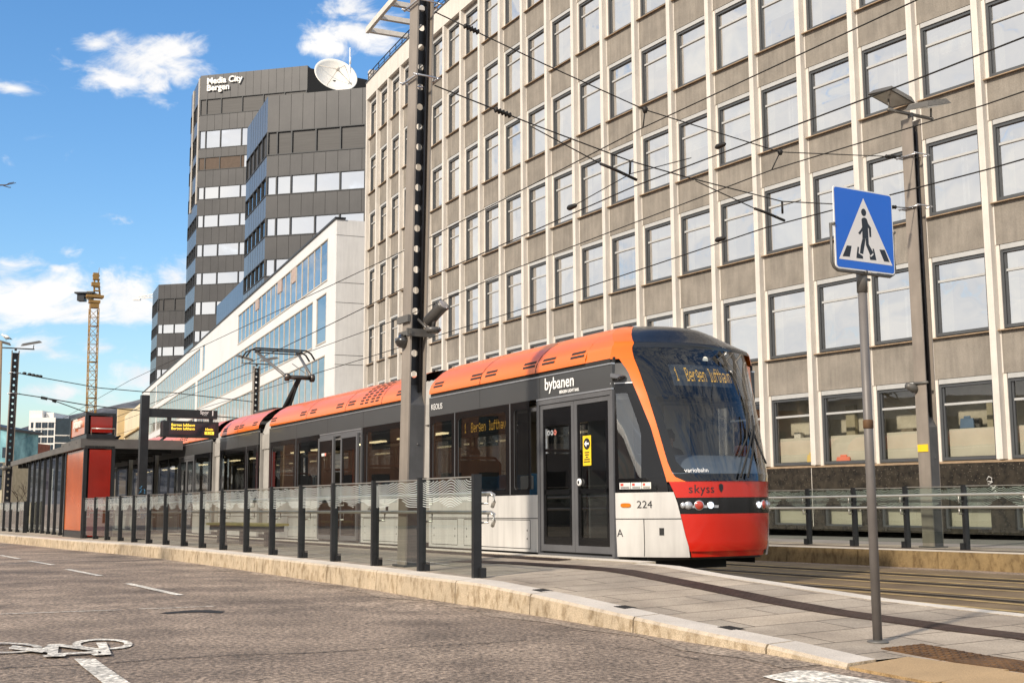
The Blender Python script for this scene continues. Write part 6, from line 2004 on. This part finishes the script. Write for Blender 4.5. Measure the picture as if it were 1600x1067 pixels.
    # bench on the platform
    root = thing('bench', PL(13, -1.53), 'long platform bench with pale timber seat seen through the glass railing', 'bench')
    m = MB(); m.fbox(PL, 10.7, 15.5, -1.75, -1.30, .42, .47); m.build('seat', M('bench_wood', (.42, .36, .15), .6, var=.2, scale=3), root)
    m = MB(); m.fbox(PL, 10.8, 15.4, -1.68, -1.37, .30, .419); m.build('beam', m_fas, root)
    for s in (11.3, 13.1, 14.9):
        m = MB(); m.fbox(PL, s - .06, s + .06, -1.62, -1.42, 0, .299); m.build('leg', m_post, root)


build_shelter()


# ------------------------------------------------------------------ overhead wires
def wire(label, pts, r=.012, name='overhead_wire', extra=None, group='overhead tram wires'):
    m = MB(); fine = []
    for a, b in zip(pts[:-1], pts[1:]): fine += [Vector(a)]
    fine.append(Vector(pts[-1])); m.tube(fine, r, 5)
    if extra: extra(m)
    o = m.build(name, m_wire, tag=(label, 'wire', group)); return o


def AB(s, l, z): p = R0 + B * s + IN * l; return Vector((p.x, p.y, z))


def ins(m, a, b, r=.05, n=5):
    a, b = Vector(a), Vector(b); d = (b - a).normalized(); L = (b - a).length
    prof = []
    for k in range(n): prof += [(L * k / n, r * .45), (L * (k + .5) / n, r), (L * (k + .9) / n, r * .5)]
    m.lathe(a, d, prof, 8)


def build_wires():
    near_m = [(-24, 7.15), (-10, 7.08), (1.6, 7.05), (10.6, 6.76), (20, 6.62), (40, 6.35), (60, 5.65), (75, 5.3)]
    near_c = [(-24, 6.15), (-4, 6.1), (1.75, 6.15), (10.6, 5.9), (19.55, 5.46), (29.3, 5.15), (60, 4.6)]
    far_m = [(-24, 6.75), (-2.5, 6.75), (2, 6.9), (11.3, 6.7), (17.5, 6.4), (40, 6.0), (60, 5.6)]
    far_c = [(-24, 5.8), (-2.5, 5.8), (2.2, 5.9), (11.3, 5.65), (20, 5.5), (60, 4.9)]

    def sm(t, n=60):
        a, b = t[0][0], t[-1][0]; return [(a + (b - a) * i / n, float(np.interp(a + (b - a) * i / n, [x for x, _ in t], [y for _, y in t]))) for i in range(n + 1)]
    wire('highest long overhead wire running above the near track from the upper right', [AB(s, 1.325, z) for s, z in near_m], .010)
    wire('long contact wire above the near track that touches the pantograph', [AB(s, 1.325, z) for s, z in near_c], .011)
    wire('long upper overhead wire above the far track close to the office facade', [AB(s, 4.47, z) for s, z in far_m], .011)
    wire('lowest long contact wire above the far track', [AB(s, 4.47, z) for s, z in far_c], .012)
    Ym, Yr = 16.9, 23.1
    a0, a1, a2, a3 = P(679, 19, Ym), P(1008, 172, 18.4), P(1219, 238, 20.4), P(1440, 247, Yr)

    def ex(m):
        ins(m, a0.lerp(a1, .13), a0.lerp(a1, .2)); ins(m, a2.lerp(a3, .72), a2.lerp(a3, .8), .04)
        m.tube([a1, AB(1.5, 1.325, 7.05)], .012, 5); m.lathe(a1 - UP * .05, UP, [(0, .03), (.06, .05), (.1, .03)], 8)
        m.tube([a2, AB(2.0, 4.47, 6.9)], .012, 5); m.lathe(a2 - UP * .05, UP, [(0, .03), (.06, .05), (.1, .03)], 8)
    wire('upper cross-span wire from the top of the middle pole to the right pole', [a0, a0.lerp(a1, .5) - UP * .02, a1, a2, a3], .010, 'span_wire', ex)
    b0, b1 = P(679, 134, Ym), P(828, 193, 17.6); b2, b3, b4 = P(1072, 277, 19.2), P(1222, 315, 20.5), P(1440, 326, Yr)

    def ex2(m):
        ins(m, b0.lerp(b1, .62), b0.lerp(b1, .80)); ins(m, b3.lerp(b4, .72), b3.lerp(b4, .8), .04)
        c0, c1, c2 = P(828, 197, 17.6), P(938, 256, 18.2), P(995, 281.5, 18.5)
        m.tube([c0, c1], .010, 5); m.tube([c1, c1.lerp(c2, .4) + UP * .01, c2], .024, 6); m.tube([P(985, 252, 18.4), P(984, 272, 18.4)], .02, 6)
        d0, d1, d2 = P(1087, 283, 19.3), P(1179, 326, 20.0), P(1226, 345, 20.3)
        m.tube([d0, d1], .010, 5); m.tube([d1, d1.lerp(d2, .4) + UP * .01, d2], .024, 6); m.tube([b3, b3 - UP * .22], .02, 6)
        m.tube([P(887, 327, 18.0), P(985, 272, 18.4), P(1080, 247, 18.8)], .008, 5)
        for x, y, Yd in ((887, 326, 18.0), (1118, 231, 18.8), (1118, 376, 19.6)): m.lathe(P(x, y, Yd), (-B).normalized(), [(0, .02), (.05, .045), (.22, .035), (.26, .01)], 8)
    wire('lower cross-span wire carrying steady arms between the middle and right poles', [b0, b0.lerp(b1, .5), b1, P(985, 252, 18.4), b2, b3, b4], .011, 'span_wire', ex2)
    g = 'thin span wires by the left pole'
    wire('upper thin span wire with beads running right from the left pole', [P(29, 583, 58), P(60, 589, 58), P(155, 606, 60), P(225, 612, 61), P(270, 613.5, 62), P(398, 628, 63)], .022, 'span_wire', lambda m: [m.lathe(P(x, y, 58), (1, 0, 0), [(0, .03), (.05, .07), (.15, .07), (.2, .03)], 6) for x, y in ((35, 583.3), (43, 584.8), (49, 586), (55, 587.2), (60, 588))], g)
    wire('middle span wire from the left pole dipping towards the crane foot', [P(27, 615, 58), P(70, 621.5, 58), P(130, 632, 59), P(200, 640, 60), P(398, 655, 63)], .026, 'span_wire', lambda m: ins(m, P(64, 621, 58), P(74, 623, 58), .09), g)
    wire('lowest short span wire branching down from the middle one', [P(70, 621.5, 58), P(85, 626, 58), P(130, 642.5, 58.5), P(150, 647, 59)], .024, 'span_wire', lambda m: ins(m, P(82, 625.5, 58), P(88, 627.5, 58), .08), g)


build_wires()

# ================================================================== PEOPLE
m_skin = M('skin', (0.45, 0.27, 0.19), 0.55, var=0.08, scale=20)
m_hair = M('dark_hair', (0.03, 0.02, 0.014), 0.6, var=0.3, scale=30)
m_hairb = M('brown_hair', (0.10, 0.05, 0.025), 0.6, var=0.3, scale=30)


def person(label, fn, pose, coat, trousers, hair=None, mask=None, scale=1.0, seated=False, accent=None):
    """fn(f, r, z): f forward, r to the person's right, z above the feet. One skinned body; hair and mask are its parts."""
    if seated:
        J = {'hip': (0, 0, .56), 'waist': (-.03, 0, .74), 'chest': (-.02, 0, .98), 'neck': (-.0, 0, 1.13), 'head': (.03, 0, 1.24), 'crown': (.02, 0, 1.33)}
        legs = lambda g: {'th': (.08, .10 * g, .54), 'kn': (.46, .13 * g, .52), 'an': (.50, .13 * g, .08), 'toe': (.66, .15 * g, .05)}
        arms = pose or (lambda g: {'sh': (-.02, .19 * g, 1.05), 'el': (.12, .27 * g, .80), 'wr': (.36, .20 * g, .84), 'ha': (.44, .19 * g, .86)})
    else:
        J = {'hip': (0, 0, .92), 'waist': (0, 0, 1.08), 'chest': (.0, 0, 1.32), 'neck': (.0, 0, 1.48), 'head': (.03, 0, 1.585), 'crown': (.02, 0, 1.68)}
        legs = lambda g: {'th': (.0, .10 * g, .86), 'kn': (.02, .11 * g, .48), 'an': (-.02, .11 * g, .08), 'toe': (.14, .13 * g, .04)}
        arms = pose or (lambda g: {'sh': (.0, .19 * g, 1.39), 'el': (-.02, .25 * g, 1.11), 'wr': (.10, .24 * g, .88), 'ha': (.14, .23 * g, .80)})
    RAD = {'hip': .135, 'waist': .125, 'chest': .145, 'neck': .055, 'head': .088, 'crown': .072, 'sh': .065, 'el': .045, 'wr': .03, 'ha': .036, 'th': .09, 'kn': .06, 'an': .042, 'toe': .04}
    names, co, ed = [], [], []

    def put(n, c, link=None):
        names.append(n); co.append(fn(c[0] * scale, c[1] * scale, c[2] * scale))
        if link is not None: ed.append((link, len(co) - 1))
        return len(co) - 1
    h = put('hip', J['hip']); w = put('waist', J['waist'], h); c = put('chest', J['chest'], w); n = put('neck', J['neck'], c); hd = put('head', J['head'], n); put('crown', J['crown'], hd)
    for g in (-1, 1):
        a = arms(g); s = put('sh', a['sh'], c); e = put('el', a['el'], s); wr = put('wr', a['wr'], e); put('ha', a['ha'], wr)
        l = legs(g); t = put('th', l['th'], h); k = put('kn', l['kn'], t); an = put('an', l['an'], k); put('toe', l['toe'], an)
    me = bpy.data.meshes.new('tmp'); me.from_pydata([tuple(p) for p in co], ed, [])
    ob = bpy.data.objects.new('tmp', me); C.objects.link(ob)
    ob.modifiers.new('skin', 'SKIN'); sub = ob.modifiers.new('sub', 'SUBSURF'); sub.levels = sub.render_levels = 2
    for i, nm in enumerate(names):
        v = me.skin_vertices[0].data[i]; r = RAD[nm] * scale
        v.radius = (r, r * (.72 if nm in ('hip', 'waist', 'chest') else 1)) if False else (r, r)
        v.use_root = (i == 0)
    dg = bpy.context.evaluated_depsgraph_get(); m2 = bpy.data.meshes.new_from_object(ob.evaluated_get(dg))
    bpy.data.objects.remove(ob)
    body = MB(); body.s = True
    P_ = {}
    for i, nm in enumerate(names): P_.setdefault(nm, []).append(co[i])
    neck = P_['neck'][0]
    body.add([v.co for v in m2.vertices], [list(p.vertices) for p in m2.polygons])
    for k, f in enumerate(body.f):
        ctr = sum((body.v[i] for i in f), Vector()) / len(f)
        mi = 0
        if ctr.z > neck.z: mi = 1
        elif min((ctr - q).length for q in P_['ha']) < .07 * scale: mi = 1
        elif ctr.z < P_['hip'][0].z - .02 or min((ctr - q).length for q in P_['kn']) < .2: mi = 2
        if (ctr.z < P_['an'][0].z + .02): mi = 3
        body.mi[k] = mi
    # face: nose, eyes, ears; fingers
    H = Vector(J['head']) * scale
    F_ = lambda f, r, z: fn(H.x + f * scale, H.y + r * scale, H.z + z * scale)
    fw = (F_(.1, 0, 0) - F_(0, 0, 0)).normalized(); rt = (F_(0, .1, 0) - F_(0, 0, 0)).normalized()
    body.m = 1; body.hexa([F_(.075, -.016, -.025), F_(.075, .016, -.025), F_(.072, .010, .025), F_(.072, -.010, .025)], [F_(.112, -.009, -.022), F_(.112, .009, -.022), F_(.090, .005, .022), F_(.090, -.005, .022)])
    for g in (-1, 1): body.lathe(F_(.0, .083 * g, .0), rt * g, [(0, .028), (.012, .022)], 8)
    body.m = 3
    for g in (-1, 1): body.lathe(F_(.078, .034 * g, .028), fw, [(0, .012), (.008, .009)], 8)
    body.quad(F_(.088, -.024, -.055), F_(.088, .024, -.055), F_(.086, .022, -.062), F_(.086, -.022, -.062))
    body.m = 1
    for hp, wp in zip(P_['ha'], P_['wr']):
        d = (hp - wp).normalized(); sd_ = d.cross(UP).normalized()
        for j in range(4): body.tube([hp + sd_ * (.024 * (j - 1.5)), hp + sd_ * (.026 * (j - 1.5)) + d * (.05 + .008 * (1 - abs(j - 1.2))), hp + sd_ * (.024 * (j - 1.5)) + d * .075 - UP * .03], .0085, 5)
        body.tube([hp + sd_ * .034 - d * .02, hp + sd_ * .058 + d * .02, hp + sd_ * .05 + d * .045 - UP * .012], .0095, 5)
    o = body.build('person', [M('coat_' + coat[0], coat[1], .8, var=.2, scale=12), m_skin, trousers, m_labelb], tag=(label, 'person'))
    if hair:
        hm = MB(); hm.s = True
        def cap(u, v):
            t, p = u * 2 * math.pi, v * math.pi * .62
            x, y, z = math.sin(p) * math.cos(t), math.sin(p) * math.sin(t), math.cos(p)
            lim = .02 if x > .35 else 0
            return F_(-.005 + .100 * x - .012 * (x > .4), .097 * y, .045 + .105 * z + lim)
        hm.grid(cap, 16, 7); hm.build('hair', hair, o)
    if mask:
        mm = MB(); mm.grid(lambda u, v: F_(.094 * math.cos((u - .5) * 2.2) + .022 * math.exp(-((u - .5) / .2) ** 2), .094 * math.sin((u - .5) * 2.2), -.075 + .078 * v), 10, 5)
        mm.build('face_mask', mask, o)
    if accent:
        sc_ = MB(); sc_.lathe(fn(0, 0, (J['neck'][2] - .04) * scale), UP, [(0, .085), (.03, .10), (.07, .085)], 14); sc_.build('scarf', accent, o)
    return o


m_trou = M('dark_trousers', (.02, .022, .028), .8, var=.2)
def tf(s, l, z0, ang=0.0):
    """feet at T(s, l, z0); ang turns the person: 0 looks along the tram's nose, positive turns to the street"""
    f = (-B) * math.cos(ang) - IN * math.sin(ang); r = f.cross(UP)
    return lambda a, b, c: T(s, l, z0) + f * a + r * b + UP * c
person('driver in dark jacket seated behind the tram windscreen', tf(.86, 1.2, .80, .25), None, ('navy', (.02, .024, .032)), m_trou, hair=m_hair, seated=True)
person('passenger with a pale face mask and dark coat standing behind the large side window', tf(5.95, .62, .42, .9), None, ('black', (.03, .028, .026)), m_trou, hair=m_hairb, mask=M('mask_grey', (.38, .42, .45), .8, var=.05), accent=M('yellow_scarf', (.45, .28, .06), .8, var=.3, scale=20))
person('passenger in a tan coat standing inside the distant tram door', tf(24.7, .55, .42, 1.2), None, ('tan', (.45, .28, .14)), m_trou, hair=m_hairb)

# ================================================================== BIRDS, BARE TREES, THE OTHER SIDE OF THE STREET


def bird(name, label, p, d, L, cols):
    p = Vector(p); d = Vector(d).normalized(); sd_ = d.cross(UP)
    root = thing(name, p, label, 'bird')
    ax = (d + UP * .45).normalized(); c = p + UP * L * .30
    b = MB(); b.lathe(c - ax * L * .38, ax, [(0, L * .03), (L * .12, L * .11), (L * .32, L * .17), (L * .52, L * .15), (L * .66, L * .085), (L * .74, L * .08), (L * .84, L * .075), (L * .9, L * .03)], 12)
    b.m = 1; q = c + ax * L * .44; b.lathe(q, (d - UP * .1).normalized(), [(0, L * .035), (L * .14, L * .006)], 6)
    b.m = 1
    for g in (-1, 1): b.tube([p + sd_ * g * L * .05, c + sd_ * g * L * .05 - ax * L * .05], L * .012, 5)
    b.build('body', [cols[0], cols[2]], root)
    for g in (-1, 1):
        w = MB(); w.hexa([c + sd_ * g * L * .15 + ax * L * .18, c + sd_ * g * L * .17 - UP * L * .08, c - ax * L * .62 + sd_ * g * L * .03, c - ax * L * .4 + sd_ * g * L * .08 + UP * L * .06],
                         [v + sd_ * g * L * .02 for v in (c + sd_ * g * L * .15 + ax * L * .18, c + sd_ * g * L * .17 - UP * L * .08, c - ax * L * .62 + sd_ * g * L * .03, c - ax * L * .4 + sd_ * g * L * .08 + UP * L * .06)])
        w.build('wing', cols[1], root)


m_bw, m_bd = M('bird_white', (.7, .7, .68), .8), M('bird_dark', (.02, .02, .022), .7)
bird('seagull', 'seagull perched on the twin lamps of the pole at the left edge', P(9.5, 532.2, 58), (-1, .3, 0), .62, (m_bw, m_bd, m_bd))
bird('crow', 'black crow sitting on the flat shelter roof right of the orange totem', P(181, 691, 39.5), (.8, -.4, 0), .42, (m_bd, m_bd, m_bd))

m_bark = M('bark', (.07, .05, .038), .9, var=.3, scale=6)


def bare_tree(name, label, base, H, seed, spread=.75, levels=5, r0=.16, extra=None):
    r = random.Random(seed); base = Vector(base); root = thing(name, base, label, name.split('_')[-1])
    tr, cr = MB(), MB()

    def grow(p, d, L, rad, lev):
        q = p + d * L; mid = p.lerp(q, .5) + Vector((r.uniform(-1, 1), r.uniform(-1, 1), 0)) * L * .05
        (tr if lev == levels else cr).tube([p, mid, q], rad, 6 if lev > 2 else 4, cap=False, r2=rad * .66)
        if lev == 0: return
        for k in range(3 if lev > 1 else 2):
            a = r.uniform(0, 6.28); v = Vector((math.cos(a), math.sin(a), 0)) * spread * r.uniform(.5, 1.1)
            nd = (d + v + UP * .15).normalized(); grow(p.lerp(q, r.uniform(.6, 1.0)), nd, L * r.uniform(.62, .82), rad * .58, lev - 1)
    grow(base, UP, H * .36, r0, levels)
    if extra: extra(cr)
    tr.build('trunk', m_bark, root); cr.build('crown', m_bark, root)


def twig(m):
    a = P(-150, 300, 22); ps = [a, P(-60, 293, 22), P(-20, 290, 22), P(8, 289.5, 22), P(25, 286, 22)]
    m.tube(ps, .03, 5, r2=.006); m.tube([P(4, 289.8, 22), P(14, 293, 22), P(17, 293, 22)], .008, 4); m.tube([P(10, 289, 22), P(14, 286.5, 22), P(22, 285, 22)], .007, 4)
    m.tube([a, P(-330, 420, 22)], .05, 5)
a = P(-330, 700, 22)
bare_tree('bare_tree', 'bare street tree whose twig tip pokes in at the left edge of the sky', (a.x, 22, gz(22)), 8.5, 3, extra=twig)
bare_tree('bare_tree', 'bare street tree outside the left edge, mirrored in the tram windows', (-16.5, 13.5, 0), 9.0, 5)
q = P(33, 800, 62)
bare_tree('bare_shrub', 'small leafless shrub between the left pole and the shelter', (q.x, 62, gz(62)), 3.4, 11, spread=1.0, levels=4, r0=.05)


def opposite_side():
    wd = M('street_window', (.03, .035, .04), .1, .1, var=.2)
    for i, (y0, y1, h, col, lab) in enumerate(((-18, 4, 7, (.30, .15, .09), 'brick house row behind the viewer on the left side of the street'), (4.2, 24, 7.6, (.42, .33, .16), 'ochre house outside the left edge of the picture'), (24.2, 44, 6.4, (.22, .20, .18), 'dark grey house outside the left edge of the picture'), (44.2, 62, 7.2, (.40, .22, .13), 'rust red house outside the left edge of the picture'))):
        x0 = -41 - .1 * i
        root = thing('street_house', (x0, y0, 0), lab, 'building', 'houses across the street')
        w = MB(); w.abox(x0 - 9, x0, y0, y1, -1.2, h); w.build('wall', M('house%d' % i, col, .85, var=.15, scale=.8), root)
        rf = MB(); rf.prism([(x0 + .4, y0, h), (x0 - 4.5, y0, h + 1.8), (x0 - 9.4, y0, h)], (0, y1 - y0, 0)); rf.build('roof', m_mull_d, root)
        n = int((y1 - y0) / 2.6)
        for k in range(n):
            for f in range(int(h / 3.2)):
                m = MB(); yy = y0 + 1.0 + k * 2.6; z = .9 + f * 3.2; m.abox(x0 - .02, x0 + .05, yy, yy + 1.3, z, z + 1.7); m.build('window', wd, root)


opposite_side()
